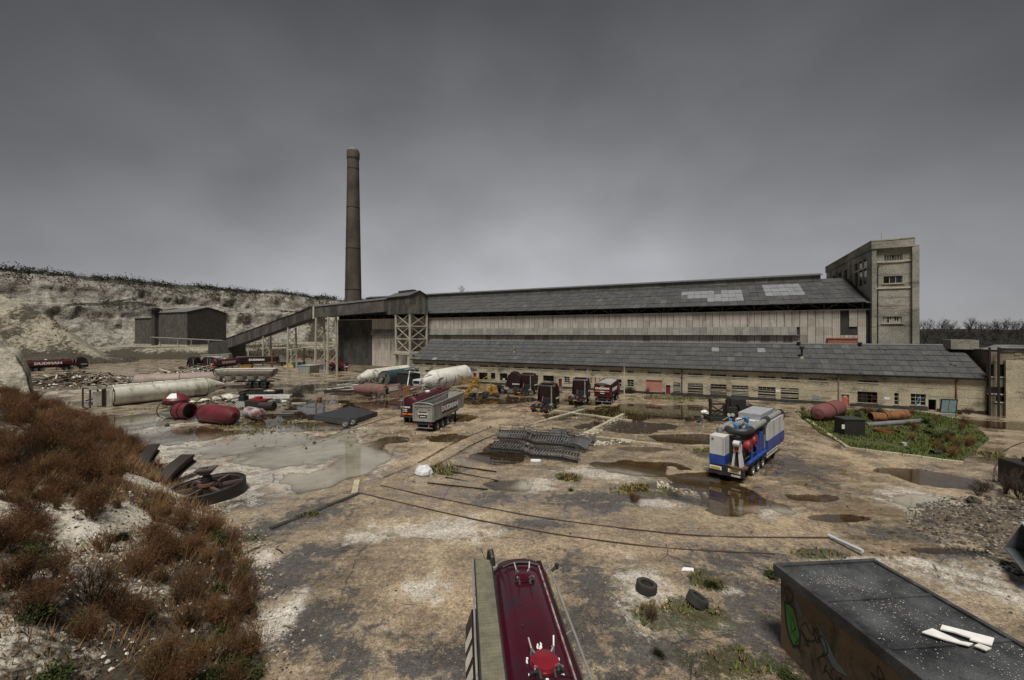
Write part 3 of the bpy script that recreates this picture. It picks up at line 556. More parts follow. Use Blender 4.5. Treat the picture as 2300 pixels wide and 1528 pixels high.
def sheets(parent, name, org, ex, ev, en, nu, nv, wd, hd, mats, nmax, world, lap=.06, skip=None, pick=None, jit=.012, gap=.03):
    """courses of separate sheets; the largest in view are parts, the rest one joined part"""
    ex, ev, en = Vector(ex), Vector(ev), Vector(en); items = []
    meshes = [sheet_mesh(wd-gap, hd+lap, name, m) for m in mats]
    for j in range(nv):
        for i in range(nu):
            if skip and skip(i, j): continue
            p = Vector(org)+ex*(i*wd)+ev*(j*hd)+en*(random.uniform(0, jit)+(.012 if j % 2 else 0)); wp = world @ p
            k = pick(i, j) if pick else (0 if random.random() < .62 else (1 if random.random() < .85 or len(mats) < 3 else 2))
            items.append(((wp-Vector((0, 0, CH))).length, p, k, random.uniform(-.006, .006), i, j))
    items.sort(key=lambda a: a[0])
    B = Matrix((ex, -en, ev)).transposed()                  # columns: x, y(out is -y), z
    for d, p, k, a, i, j in items[:nmax]:
        o = inst(name, meshes[k], parent); o.matrix_local = Matrix.Translation(p) @ (B @ Matrix.Rotation(a, 3, 'Y')).to_4x4()
    rest = items[nmax:]
    if rest:
        for k in range(len(mats)):
            mb = MB(); src = meshes[k]; vs = [v.co.copy() for v in src.vertices]; fs = [tuple(f.vertices) for f in src.polygons]
            for d, p, kk, a, i, j in rest:
                if kk == k: mb.add([p+B @ v for v in vs], fs)
            if mb.v: tag(mb.build(name, mats[k], parent), kind='stuff')
# ---------------- the long low shed
shed = thing('long_shed', 'long low concrete shed with dark sheeted roof and rows of strip windows', 'building', PL, RZ)
SW = shed.matrix_basis.copy()
up_w = rects(920, 780, 4.6, [(45, 122, 158, 182), (158, 238, 162, 186), (278, 360, 168, 192), (398, 482, 171, 196), (717, 808, 184, 208), (838, 884, 188, 210), (932, 1025, 190, 215), (1075, 1180, 197, 221), (1220, 1328, 202, 227), (1380, 1490, 208, 233), (1540, 1655, 215, 240), (1707, 1825, 221, 247), (1882, 2005, 229, 256), (2062, 2193, 236, 263)])
up_w += rects(1400, 800, 5.75, [(52, 137, 187, 220), (310, 490, 198, 232), (647, 740, 212, 243), (833, 1030, 217, 252), (1128, 1335, 230, 268), (1403, 1617, 243, 282), (1743, 1968, 255, 292), (2037, 2272, 265, 308)])
up_w += rects(1780, 780, 5.227, [(188, 412, 358, 398), (770, 1010, 382, 420)])
lo_w = rects(920, 780, 4.6, [(715, 805, 262, 340), (840, 885, 264, 332), (932, 1010, 270, 345), (1270, 1330, 288, 347), (1380, 1490, 292, 355), (1597, 1655, 302, 370), (2062, 2190, 328, 405), (160, 238, 235, 275), (280, 360, 240, 280)])
lo_w += rects(1400, 800, 5.75, [(52, 137, 303, 400)])+rects(1780, 780, 5.227, [(765, 1000, 518, 662), (1197, 1252, 537, 680), (1390, 1572, 545, 690)])
slits = rects(920, 780, 4.6, [(1868, 1882, 312, 372), (1915, 1927, 315, 375), (1960, 1972, 318, 378), (2003, 2015, 322, 382)])
louv = rects(1400, 800, 5.75, [(647, 740, 340, 465), (833, 1030, 347, 480), (1128, 1335, 360, 495), (1403, 1617, 375, 510), (1743, 1968, 392, 540), (2037, 2268, 408, 565)])
door_pink = rects(1400, 800, 5.75, [(293, 505, 305, 465)]); door_red = rects(1400, 800, 5.75, [(550, 610, 372, 495)])+rects(920, 780, 4.6, [(1540, 1575, 325, 415), (655, 690, 265, 320)])
door_or = rects(1780, 780, 5.227, [(577, 668, 553, 688)]); door_dk = rects(1780, 780, 5.227, [(1597, 1690, 612, 745)]); door_l = rects(920, 780, 4.6, [(515, 622, 225, 330)])
EAV = 4.9; RDY, RDZ = 7.6, 9.15
alls = up_w+lo_w+slits+louv+door_pink+door_red+door_or+door_dk+door_l
alls = [(a, b, max(c, .12), d) for a, b, c, d in alls]
mb = holed(MB(), alls, 0, LSH, 0, EAV)
mb.add([(0, 0, 0), (0, RDY*2, 0), (0, RDY*2, EAV), (0, RDY, RDZ-.1), (0, 0, EAV)], [(0, 4, 3, 2, 1)]).add([(LSH, 0, 0), (LSH, RDY*2, 0), (LSH, RDY*2, EAV), (LSH, RDY, RDZ-.1), (LSH, 0, EAV)], [(0, 1, 2, 3, 4)])
mb.add([(0, 3.2, 0), (LSH, 3.2, 0), (LSH, 3.2, 6.2), (0, 3.2, 6.2)], [(0, 1, 2, 3)])
mb.build('wall', conc, shed)
cuts = sorted([(h[0]-.06, h[1]+.06, h[2]) for h in alls if h[2] < .85]); x = 0; b_ = MB()
for a, b, c in cuts+[(LSH, LSH, 0)]:
    if a > x+.05: b_.box(x, a, -.14, -.003, -.3, .55+random.uniform(-.1, .12))
    if b > x: b_.box(max(a, x), b, -.14, -.003, -.3, .1 if c < .25 else c-.04); x = b
b_.build('plinth', plinth, shed)
for z in (1.15, 2.2, 3.35, 4.2):                          # day joints of the poured wall stand proud as thin fins
    b_ = MB(); x = 0
    while x < LSH:
        l = random.uniform(3, 9)
        if not any(h[2]-.1 < z < h[3]+.1 and h[0] < x+l and h[1] > x for h in alls): MB().box(x, min(LSH, x+l-.05), -.022, -.002, z-.02, z+.02).build('joint', conc, shed)
        x += l
for a, b, c, d in up_w:
    wd = b-a; MB().box(a-.12, b+.12, -.07, -.004, c-.12, c-.01).box(a-.12, b+.12, -.05, -.004, d+.01, d+.1).build('sill', concw, shed)
    window(shed, a+.04, b-.04, c+.02, d-.02, .14, max(3, int(wd/.5)), 1, concw, glassw, .45, .05)
for k, (a, b, c, d) in enumerate(lo_w):
    fm = rust if k in (10,) else (black if k in (0, 1, 2, 4, 6) else concw)
    MB().box(a-.1, b+.1, -.06, -.004, c-.1, c-.01).build('sill', conc, shed)
    window(shed, a+.04, b-.04, c+.04, d-.02, .16, max(1, int((b-a)/.55)), 3 if d-c > 1.2 else 2, fm, glass, .3, .05)
for a, b, c, d in slits: window(shed, a, b, c, d, .1, 1, 3, amber, glassw, .1, .06)
for a, b, c, d in louv:                                   # top lights and boarded lower halves
    zt = d-(d-c)*.24; window(shed, a+.03, b-.03, zt, d-.02, .13, max(2, int((b-a)/.5)), 1, concw, glass, .3, .05)
    MB().box(a+.01, b-.01, .22, .26, c, zt).build('backing', rustd, shed)
    n = 9
    for i in range(n):
        z = c+(zt-c)*(i+.1)/n; h = (zt-c)/n*.62
        MB().box(a+.02+random.uniform(0, .04), b-.02-random.uniform(0, .05), .07, .11, z, z+h).build('board', [woodl, wood, woodl, rust][random.randrange(4)] if random.random() < .55 else whitep, shed, rot=(0, random.uniform(-.006, .006), 0))
def panel_door(r, m, nm='door', ribs=8, handle=True):
    a, b, c, d = r; f = MB()
    for i in range(ribs): f.box(a+.02, b-.02, .1, .15, c+(d-c)*i/ribs+.008, c+(d-c)*(i+1)/ribs-.008)
    o = f.build(nm, m, shed); MB().box(a-.09, a-.005, -.05, .1, c, d+.09).box(b+.005, b+.09, -.05, .1, c, d+.09).box(a-.004, b+.004, -.05, .1, d+.002, d+.09).build('door_frame', concw, o)
    if handle: MB().box(b-.2, b-.1, .05, .1, (c+d)/2-.05, (c+d)/2+.05).build('handle', steel, o)
    return o
for r in door_pink: panel_door(r, doorp, 'roller_door', 18, False)
for r in door_l: panel_door(r, mat('orange roller door', (.45, .16, .06), (.36, .12, .05), .6), 'roller_door', 16, False)
for r in door_red: panel_door(r, doorr, ribs=3)
for r in door_or:
    o = panel_door(r, mat('peeling orange door', (.45, .12, .06), (.30, .09, .06), .6, scale=3, dirt=(.25, .22, .2), dirt_amt=.2), ribs=2); a, b, c, d = r; MB().box(a+.3, b-.3, .085, .098, d-.42, d-.16).build('notice', white, o)
for a, b, c, d in door_dk: MB().box(a-.3, a-.003, -.04, .1, 0, d+.1).box(b+.003, b+.3, -.04, .1, 0, d+.1).box(a-.002, b+.002, -.04, .1, d+.002, d+.12).build('door_frame', concw, shed)
for px, py, wpx in ((1748, 878, 6), (1993, 895, 9)):
    x, z = FP(px, py); MB().box(x-.3, x+.3, -.03, -.004, z-.18, z+.18).build('notice', white, shed)
x, z = FP(1834, 893); MB().box(x-.5, x+.4, -.02, -.004, z-.3, z+.3).build('patch', mat('blue grey patch', (.16, .19, .21), (.2, .2, .18), .8), shed)
def down_pipe(parent, x, z0, z1, m, y=-.12, r=.07, neck=.35):
    mb = MB().tube([(x+.25, y+.1, z1), (x, y, z1-neck), (x, y, (z0+z1)/2), (x, y, z0)], r, 8); o = mb.build('downpipe', m, parent, True)
    k = MB()
    for z in (z0+.3, (z0+z1)/2, z1-neck-.1): k.cyl((x, y, z), (x, y, z+.12), r*1.35, n=8)
    k.build('collar', m, o)
for px, m in ((1064, steel), (1321, concw), (1532, rustd), (1884, steel), (2148, rusto)):
    down_pipe(shed, FP(px, 860)[0], .1, EAV-.05, m, r=.08)
MB().box(-.3, LSH+.2, -.52, -.36, EAV-.05, EAV+.09).build('gutter', black, shed)
# roof: boarding below, separate sheets above, ridge, flues
sl_len = math.hypot(RDY+.5, (RDZ-EAV)*(RDY+.5)/RDY); ev = Vector((0, RDY, RDZ-EAV)).normalized(); en = Vector((0, -ev.z, ev.y)); o0 = Vector((-.3, -.45, EAV+.08-.45*ev.z/ev.y))
MB().add([(-.3, -.42, EAV-.17), (LSH+.3, -.42, EAV-.17), (LSH+.3, RDY, RDZ+.02), (-.3, RDY, RDZ+.02), (LSH+.3, RDY*2+.4, EAV), (-.3, RDY*2+.4, EAV)], [(0, 1, 2, 3), (3, 2, 4, 5)]).build('roof_deck', plinth, shed)
def pk(i, j):
    if (i, j) in ((54, 4), (60, 4), (5, 0)): return 3
    return 1 if random.random() < .4 else (2 if random.random() < .05 else 0)
sheets(shed, 'roof_sheet', o0, (1, 0, 0), ev, en, int(LSH/1.2)+1, 6, 1.2, sl_len/6, [slate, slate2, slate3, slatel], 300, SW, pick=pk, lap=-.13, jit=.03)  # negative lap: dark deck shows between courses, standing for their shadow lines
MB().prism([(RDY-.32, RDZ+.06), (RDY, RDZ+.26), (RDY+.32, RDZ+.06), (RDY+.3, RDZ-.06), (RDY-.3, RDZ-.06)], -.3, LSH+.3, axes='yz').build('ridge_cap', slate3, shed)
for x, hgt, m in ((FP(1812, 810)[0], 1.5, black), (FP(1142, 800)[0]-.3, .7, steel)):
    y = 3.6; z = EAV+(RDZ-EAV)*y/RDY; f = MB().box(x-.2, x+.2, y-.2, y+.2, z-.1, z+.35).build('flue', concw, shed); MB().cyl((x, y, z+.35), (x, y, z+hgt), .16, n=10).cyl((x, y, z+hgt), (x, y, z+hgt+.5), .34, n=10).build('cowl', m, f)
for px in (1793, 1930):
    x = FP(px, 775, RDY)[0]; MB().cyl((x, RDY-.5, RDZ+.05), (x, RDY-.5, RDZ+.45), .25, .3, n=10).build('roof_vent', black, shed, True)
for k in range(44):                                      # moss cushions lying in the courses
    x = random.uniform(1, LSH-1); v = random.uniform(.05, .95)
    p = o0+ev*(v*sl_len)+en*.07+Vector((x, 0, 0)); MB().lathe([(-.04, .02), (0, random.uniform(.1, .25)), (.06, .06)], 7, Matrix.Translation(p), axis='z').build('moss', mat('roof moss', (.05, .05, .02), (.03, .03, .015), .95), shed)
# loose board leaning by the dark doorway
x, _ = FP(2122, 925); bo = thing('leaning_board', 'peeling turquoise notice board leaning on the shed wall', 'board', PL+UV*x-NV*.9, RZ)
M_ = Matrix.Rotation(R(14), 4, 'X'); MB().box(-.85, .85, -.05, .05, 0, 2.1, M_).build('frame', black, bo); MB().box(-.72, -.03, -.075, -.055, .2, 1.95, M_).box(.03, .72, -.075, -.055, .2, 1.95, M_).build('panel', mat('peeling turquoise', (.10, .30, .32), (.30, .34, .33), .7, scale=5, contrast=.25), bo)
x, z = FP(2064, 900); tag(MB().tube([PL+UV*(x-.3)-NV*.1+Vector((0, 0, z-.9)), PL+UV*(x-.15)-NV*.16+Vector((0, 0, z)), PL+UV*(x+.15)-NV*.05+Vector((0, 0, z+.6))], .05, 6).build('hose', blue2), 'pale blue hose hanging in the open window of the shed', 'hose')
# ---------------- the high storage hall
WH = 9.0; HX0, HX1 = -35.0, 88.2
hall = thing('storage_hall', 'long high storage hall with faded pink cladding and slate-grey roof', 'building', PL+NV*WH, RZ); HW = hall.matrix_basis.copy()
XD = -21.6; ZT = 15.1; EZ = 16.5; RY, RDG = 13.0, 21.8
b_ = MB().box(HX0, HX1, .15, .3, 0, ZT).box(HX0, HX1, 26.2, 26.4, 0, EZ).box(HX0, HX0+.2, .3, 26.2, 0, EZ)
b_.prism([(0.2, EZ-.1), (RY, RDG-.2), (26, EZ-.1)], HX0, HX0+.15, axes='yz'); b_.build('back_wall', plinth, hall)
hx0 = int((FP(1898, 720, WH)[0]-XD)/1.15)
def skp(i, j): return i == hx0 and j <= 1
ncol = int((HX1-XD)/1.15)
sheets(hall, 'cladding_sheet', (XD, .02, 12.2), (1, 0, 0), (0, 0, 1), (0, -1, 0), ncol, 2, 1.15, 1.45, [pink, mat('greyed cladding', (.38, .335, .28), (.29, .255, .215), .75, scale=.5, dirt=(.1, .085, .07), dirt_amt=.3, streak=5)], 190, HW, skip=skp, gap=.06, pick=lambda i, j: 1 if random.random() < .1 or i > ncol-8 and random.random() < .3 else 0)
nb = 8; sheets(hall, 'cladding_sheet', (XD+(ncol-nb)*1.15, .025, 10.75), (1, 0, 0), (0, 0, 1), (0, -1, 0), nb, 1, 1.15, 1.42, gap=.06, mats=[pink, MATS['greyed cladding']], nmax=8, world=HW, skip=lambda i, j: i+ncol-nb in (hx0, hx0+1))
sheets(hall, 'cladding_sheet', (XD, .03, 8.4), (1, 0, 0), (0, 0, 1), (0, -1, 0), ncol, 1, 1.15, 2.3, [pink, mat('stained cladding', (.27, .235, .2), (.19, .165, .14), .75, scale=.8, dirt=(.06, .05, .04), dirt_amt=.35, streak=5)], 95, HW, gap=.06, pick=lambda i, j: 1 if random.random() < .16 else 0)
sheets(hall, 'cladding_sheet', (XD, .05, 2.0), (1, 0, 0), (0, 0, 1), (0, -1, 0), 32, 3, 1.15, 2.13, [pink, MATS['greyed cladding'], cladg], 0, HW, pick=lambda i, j: 2 if random.random() < .015 else (1 if random.random() < .2 else 0))
sheets(hall, 'dark_sheet', (HX0, .05, 2.0), (1, 0, 0), (0, 0, 1), (0, -1, 0), 11, 6, 1.2, 2.18, [dclad, plinth], 0, HW)
MB().box(HX0, XD+34, -.1, .1, .2, 2.0).build('base_wall', brickm, hall)
# sloping grey band between the two pink courses
a, b = -.05, XD+(ncol-nb)*1.15; sheets(hall, 'band_sheet', (XD, -.5, 10.75), (1, 0, 0), Vector((0, .45, 1.45)).normalized(), Vector((0, -1.45, .45)).normalized(), int((a*0+b-XD)/1.2), 1, 1.2, 1.5, [cladg, mat('paler band', (.22, .215, .19), (.15, .15, .13), .7, dirt=(.07, .06, .05), dirt_amt=.3, streak=4)], 60, HW)
MB().box(XD, b, -.48, -.0, 10.62, 10.72).build('band_soffit', plinth, hall)
# broken openings near the tower
x0 = FP(1897, 700, WH)[0]
MB().box(x0-2.3, x0+1.6, -.25, .0, 8.5, 10.1).box(x0-2.5, x0+1.8, -.33, .0, 10.1, 10.32).build('brick_patch', mat('red brick patch', (.30, .11, .07), (.22, .08, .05), .85, scale=2, fine=.3), hall)
# open band under the eaves: columns, truss diagonals
n = 24
for i in range(n):
    x = HX0+2+i*(HX1-HX0-3)/(n-1); MB().box(x-.12, x+.12, .1, .34, ZT-.2, EZ+.1).build('column', rust, hall)
    if i < n-1:
        x2 = HX0+2+(i+1)*(HX1-HX0-3)/(n-1); xm = (x+x2)/2; MB().bar((x, .5, ZT), (xm, .5, EZ), .12).bar((xm, .5, EZ), (x2, .5, ZT), .12).bar((x, 3, ZT+.8), (x2, 3, ZT+.8), .14).build('truss', mat('grey truss steel', (.13, .11, .1), (.09, .06, .05), .7), hall)
MB().box(HX0, HX1, -.06, .16, ZT-.12, ZT+.06).build('eaves_rail', pink, hall)
sl2 = math.hypot(RY+.9, (RDG-EZ)/RY*(RY+.9)); ev2 = Vector((0, RY, RDG-EZ)).normalized(); en2 = Vector((0, -ev2.z, ev2.y)); o2 = Vector((HX0, -.9, EZ+.1-.9*ev2.z/ev2.y))
MB().add([(HX0, -.85, EZ-.42), (HX1, -.85, EZ-.42), (HX1, RY, RDG), (HX0, RY, RDG), (HX1, 27, EZ-.4), (HX0, 27, EZ-.4)], [(0, 1, 2, 3), (3, 2, 4, 5)]).build('roof_deck', plinth, hall)
xa, xb, xc, xd = [FP(p, 670, WH+6)[0] for p in (1525, 1655, 1713, 1790)]
def pk2(i, j):
    x = HX0+i*1.25
    if (xa < x < xb and 2 <= j <= 3) or (xc < x < xd and 2 <= j <= 4) or (xb-6 < x < xb and j == 1): return 3 if random.random() < .93 else 2
    return 1 if random.random() < .4 else (2 if random.random() < .03 else 0)
sheets(hall, 'roof_sheet', o2, (1, 0, 0), ev2, en2, int((HX1-HX0)/1.25), 6, 1.25, sl2/6, [slate, slate2, slate3, slatel], 300, HW, pick=pk2, lap=-.14, jit=.04)  # gaps baring the dark deck stand in for shadow under each course
lx = HX1-4.5
lan = MB().box(HX0, lx, RY-1.7, RY+1.7, RDG-.9, RDG+.75).build('lantern', mat('grey lantern boarding', (.15, .145, .125), (.09, .088, .078), .75, scale=.4, dirt=(.05, .045, .04), dirt_amt=.4, streak=4), hall)
MB().prism([(RY-2.1, RDG+.72), (RY, RDG+1.25), (RY+2.1, RDG+.72), (RY+2.1, RDG+.62), (RY, RDG+1.1), (RY-2.1, RDG+.62)], HX0-.3, lx+.3, axes='yz').build('lantern_roof', slate3, lan)
x = HX0
while x < lx-1:
    MB().box(x+.02, min(lx, x+2.45)-.02, RY-1.78, RY-1.705, RDG-.45, RDG+.6).build('board', cladg if random.random() < .4 else MATS['grey lantern boarding'], lan); x += 2.5
# ---------------- concrete tower
tw = thing('concrete_tower', 'tall board-marked concrete tower at the end of the hall', 'tower', PL+NV*(WH-.35), RZ); TX0, TX1, TD, TH = 88.25, FP(2066, 700, WH-.85)[0]-.5, 29.0, 25.9
lv = [0, 9.0, 12.3, 15.5, 18.3, 20.6, 22.6, TH]
wr = rects(1830, 520, 5.66, [(885, 1120, 300, 380), (875, 1120, 570, 655), (862, 1110, 1085, 1165)], WH-.35)
side_h = [(13.4, 15.6, 21.9, 23.5), (17.2, 19.2, 21.9, 23.5), (21.4, 23.6, 21.4, 23.4), (2.2, 9.2, 19.5, 23.8)]
for a, b in zip(lv[:-1], lv[1:]):                         # each pour is its own slab, joints left open a little
    mb = MB(); hs = [(x0, x1, max(z0, a+.05), min(z1, b-.05)) for x0, x1, z0, z1 in wr if z0 < b-.05 and z1 > a+.05]; holed(mb, hs, TX0+.5, TX1-.35, a+.03, b-.03, 0, .4)
    mb.add([(TX0+.5, 0, a+.03), (TX0+.5, 0, b-.03), (TX0+.5, .2, b-.03), (TX0+.5, .2, a+.03), (TX1-.35, 0, a+.03), (TX1-.35, 0, b-.03), (TX1-.35, .2, b-.03), (TX1-.35, .2, a+.03)], [(0, 1, 2, 3), (4, 7, 6, 5), (1, 5, 6, 2), (0, 3, 7, 4)])
    mb.build('wall_panel', conc2, tw)
sideM = Matrix(((0, 1, 0, TX0), (1, 0, 0, 0), (0, 0, 1, 0), (0, 0, 0, 1)))
mb = holed(MB(), side_h, .6, TD, 0, TH, 0, .4); s_ = MB().add([sideM @ Vector(p) for p in mb.v], mb.f); s_.box(TX0+.55, TX1-.4, 1.4, TD, 0, TH-.1); s_.build('side_wall', conc2, tw)
for a, b, c, d in side_h: MB().box(TX0+.38, TX0+.42, a, b, c, d).build('pane', glass, tw)
f = MB()
for y in (2.2, 4.5, 6.8, 9.2): f.box(TX0-.05, TX0+.15, y-.09, y+.09, 19.4, 24)
f.box(TX0-.06, TX0+.12, 2.2, 9.2, 22.2, 22.45); f.build('mullion', concw, tw)
for y, w_ in ((11.0, .5), (20.2, .4), (25, .5)): MB().box(TX0-.18, TX0-.002, y, y+w_, 15, TH-1.0).build('pilaster', conc2, tw)
MB().box(TX0-.12, TX0+.49, -.45, .55, 0, TH-.9).build('pilaster', conc2, tw); MB().box(TX1-.345, TX1+.5, -.5, 1.2, 0, TH-.8).build('pilaster', conc2, tw)
MB().box(TX0-.2, TX1-.05, -.55, TD, TH-1.0, TH+.25).build('parapet', conc2, tw); MB().box(TX0-.25, TX1+.0, -.6, TD+.05, TH+.25, TH+.42).build('coping', conc, tw)
for z in (22.75, 18.45): MB().box(TX0+.52, TX1-.36, -.14, -.003, z-.12, z+.12).build('string_course', concw, tw)
for k, (a, b, c, d) in enumerate(wr):
    window(tw, a+.03, b-.03, c+.03, d-.03, .16, [7, 3, 8][k], 1, concw, [glassw, glass, mat('white pane', (.28, .28, .26), (.17, .17, .16), .4)][k], .12, .06); MB().box(a-.2, b+.2, -.12, -.004, c-.14, c-.01).build('sill', conc, tw)
MB().cyl((TX0+2.1, 3, TH), (TX0+2.1, 3, TH+2.2), .035, n=6).build('mast', steel, tw)
down_pipe(tw, TX0+.75, 9.2, 22.3, rustd, -.09, .06, .2)
# ---------------- yellow brick annex at the right edge
ax = thing('brick_annex', 'sooty yellow brick annex with tall slots and iron pipes at the right', 'building', P0+UV*1.2-NV*.55, RZ); AH = 9.1
def AP(px, py): x, z = FP(px, py, -.55); return x-LSH-1.2, z
def ar(ox, oy, s, l): return [(AP(ox+a/s, oy)[0], AP(ox+b/s, oy)[0], AP(ox+(a+b)/2/s, oy+d/s)[1], AP(ox+(a+b)/2/s, oy+c/s)[1]) for a, b, c, d in l]
sl3 = ar(2050, 760, 7.64, [(1320, 1410, 445, 655), (1505, 1595, 450, 660), (1685, 1785, 455, 675)]); sl4 = ar(2050, 760, 7.64, [(1310, 1800, 840, 955), (1440, 1660, 995, 1095)])
mb = holed(MB(), sl3+sl4, 0, 22, 0, AH-.5, 0, .5); mb.box(0, 22, .6, 15.9, 0, AH-.52).add([(0, 0, 0), (0, .6, 0), (0, .6, AH-.5), (0, 0, AH-.5)], [(0, 1, 2, 3)]); mb.build('wall', brickm, ax)
MB().box(-.12, 22, -.12, 16, AH-.5, AH-.3).build('roof_slab', felt, ax); MB().box(-.16, 22, -.2, .45, AH+.003, AH+.1).build('coping', conc2, ax)
i = 0
for z in np.arange(AH-2.6, AH-.6, .42):                  # open block courses below the coping
    x = 1.2+(i % 2)*.4; i += 1
    while x < 20: MB().box(x, x+.66, -.06, -.003, z, z+.36).build('block', [brickm, conc, plinth][random.randrange(3)], ax); x += .8
MB().box(-.1, 22, .02, .3, AH-.3, AH).build('parapet', brickm, ax); MB().box(-2.6, .4, 6, 9, AH-.4, AH+1.0).build('roof_block', conc2, ax); MB().prism([(.2, AH-.3), (1.6, AH+.35), (3.2, AH+.35), (4.6, AH-.3)], 1, 5).build('roof_hatch', steel, ax)
for a, b, c, d in sl3+sl4: MB().box(a-.1, b+.1, -.1, -.004, c-.14, c-.01).build('sill', concw, ax); MB().box(a+.02, b-.02, .4, .43, c+.02, d-.02).build('pane', glass, ax)
MB().box(.2, 1.9, -.45, -.07, 0, 7.5).build('buttress', conc, ax)
for px in (2218, 2238):
    x = AP(px, 850)[0]; MB().tube([(x, -.62, .0), (x, -.62, 4), (x, -.62, AH+.1)], .13, 8).build('downpipe', rustd, ax, True)
MB().box(1.9, 20, -.2, -.004, 4.55, 4.75).build('string_course', conc, ax); MB().box(1.2, 20, -.25, -.004, 2.05, 2.22).build('string_course', conc, ax)
MB().tube([(2, -.3, 4.2), (6, -.3, 4.15), (12, -.3, 4.1)], .06, 6).build('pipe', rustd, ax)
st = MB()
for k in range(9): st.box(6.4+k*.32, 6.8+k*.32, -2.2, -1.0, .2*k+.1, .2*k+.16)
st.bar((6.3, -2.2, .1), (9.4, -2.2, 2.05), .08, .25).bar((6.3, -1.0, .1), (9.4, -1.0, 2.05), .08, .25)
so_ = st.build('stair', black, ax); MB().bar((6.3, -2.2, 1.1), (9.4, -2.2, 3.0), .05).bar((6.3, -2.2, .1), (6.3, -2.2, 1.1), .05).bar((8, -2.2, 1.2), (8, -2.2, 2.15), .05).bar((6.3, -2.2, .6), (9.4, -2.2, 2.5), .04).build('handrail', black, so_)
# ---------------- chimney
cx, cy = -69.8, 180.0
ch = thing('brick_chimney', 'very tall tapering brown brick chimney behind the conveyor', 'chimney', (cx, cy, 0))
rr = lambda z: 3.95-(3.95-2.35)*z/92
pr = [(z, rr(z)) for z in np.linspace(0, 88.5, 24)]; MB().lathe(pr, 40, axis='z').build('shaft', chimb, ch, True)
MB().lathe([(87.6, rr(88)+.003), (87.8, rr(88)+.22), (88.5, rr(88)+.3), (90.6, rr(88)+.3), (91.2, rr(88)+.14), (91.3, rr(88)-.4), (88, rr(88)-.5)], 40, axis='z').build('crown', chimb, ch, True)
MB().lathe([(91.25, rr(88)-.1), (92.0, rr(88)-.25), (92.05, 1.5), (90, 1.4)], 32, axis='z').build('flue_lip', conc2, ch, True)
for z in (83, 66, 48, 30, 16): MB().lathe([(z, rr(z)+.003), (z, rr(z)+.05), (z+.35, rr(z)+.05), (z+.35, rr(z))], 40, axis='z').build('iron_band', rustd, ch, True)
ld = MB()
for a in (-.22, .22): ld.tube([(a-1.6, -math.sqrt(max(.1, rr(z)**2-1.6**2))-.16, z) for z in np.linspace(4, 88, 12)], .04, 5)
ld.build('ladder', rustd, ch)
# ---------------- transfer house on steel legs, conveyor gallery
C0 = Vector((-25.2, 100.8, 0)); tl = Vector((-.75, .66, 0)).normalized(); tr_ = Vector((.66, .75, 0)).normalized(); TR = math.atan2(tr_.y, tr_.x)
th_ = thing('transfer_house', 'dark sheeted transfer house standing on a pale steel lattice tower', 'building', C0, TR)   # x = along right face, y = along left face
A_, B_, z0, z1 = 5.63, 10.3, 16.0, 20.5
MB().box(.12, A_-.12, .12, B_-.12, z0+.1, z1).prism([(.12, z1), (A_/2, z1+1.1), (A_-.12, z1)], .12, B_-.12).build('core', plinth, th_)
hw = th_.matrix_basis.copy()
sheets(th_, 'wall_sheet', (0, .0, z0), (1, 0, 0), (0, 0, 1), (0, -1, 0), 6, 2, A_/6, (z1-z0)/2, [dclad2, mat('lit face gallery sheet', (.15, .135, .105), (.09, .08, .066), .7, dirt=(.04, .04, .03), dirt_amt=.45, streak=7)], 80, hw)  # lit face: paler sheets, the fall of light put into the colour
sheets(th_, 'wall_sheet', (0, B_, z0), (0, -1, 0), (0, 0, 1), (-1, 0, 0), 11, 2, B_/11, (z1-z0)/2, [dclad, dclad2], 80, hw)  # shaded face: darker sheets, the shade put into the colour
MB().prism([(0, z1-.02), (A_/2, z1+1.15), (A_, z1-.02)], -.03, .1).build('gable', MATS['lit face gallery sheet'], th_)
MB().prism([(-.35, z1-.1), (A_/2, z1+1.3), (A_+.35, z1-.1), (A_+.35, z1-.02), (A_/2, z1+1.4), (-.35, z1-.02)], -.35, B_+.3).build('roof', slate3, th_)
MB().box(A_/2-.6, A_/2+.6, 2, B_-2, z1+1.2, z1+1.75).build('roof_vent', dclad, th_)
legs = [(.25, .25), (A_-.3, .25), (.25, B_*.62), (A_-.3, B_*.62)]
for x, y in legs: MB().box(x-.19, x+.19, y-.19, y+.19, 6.0, z0+.1).build('leg', concw, th_)
lev = [16.0, 12.9, 9.7, 6.4]
def lattice(p, q):
    for a, b in zip(lev[:-1], lev[1:]): 
        MB().bar((*p, a), (*q, b), .13).bar((*q, a), (*p, b), .13).build('brace', concw, th_); MB().bar((*p, b), (*q, b), .3, .26).build('strut', concw, th_)
for i, j in ((0, 1), (0, 2), (1, 3), (2, 3)): lattice(legs[i], legs[j])
MB().box(-.3, A_+.2, -.2, B_*.62+.5, 5.8, 6.4).build('portal_beam', concw, th_)
for x, y in legs: MB().box(x-.45, x+.45, y-.45, y+.45, 0, 5.8).build('portal_column', concw, th_)
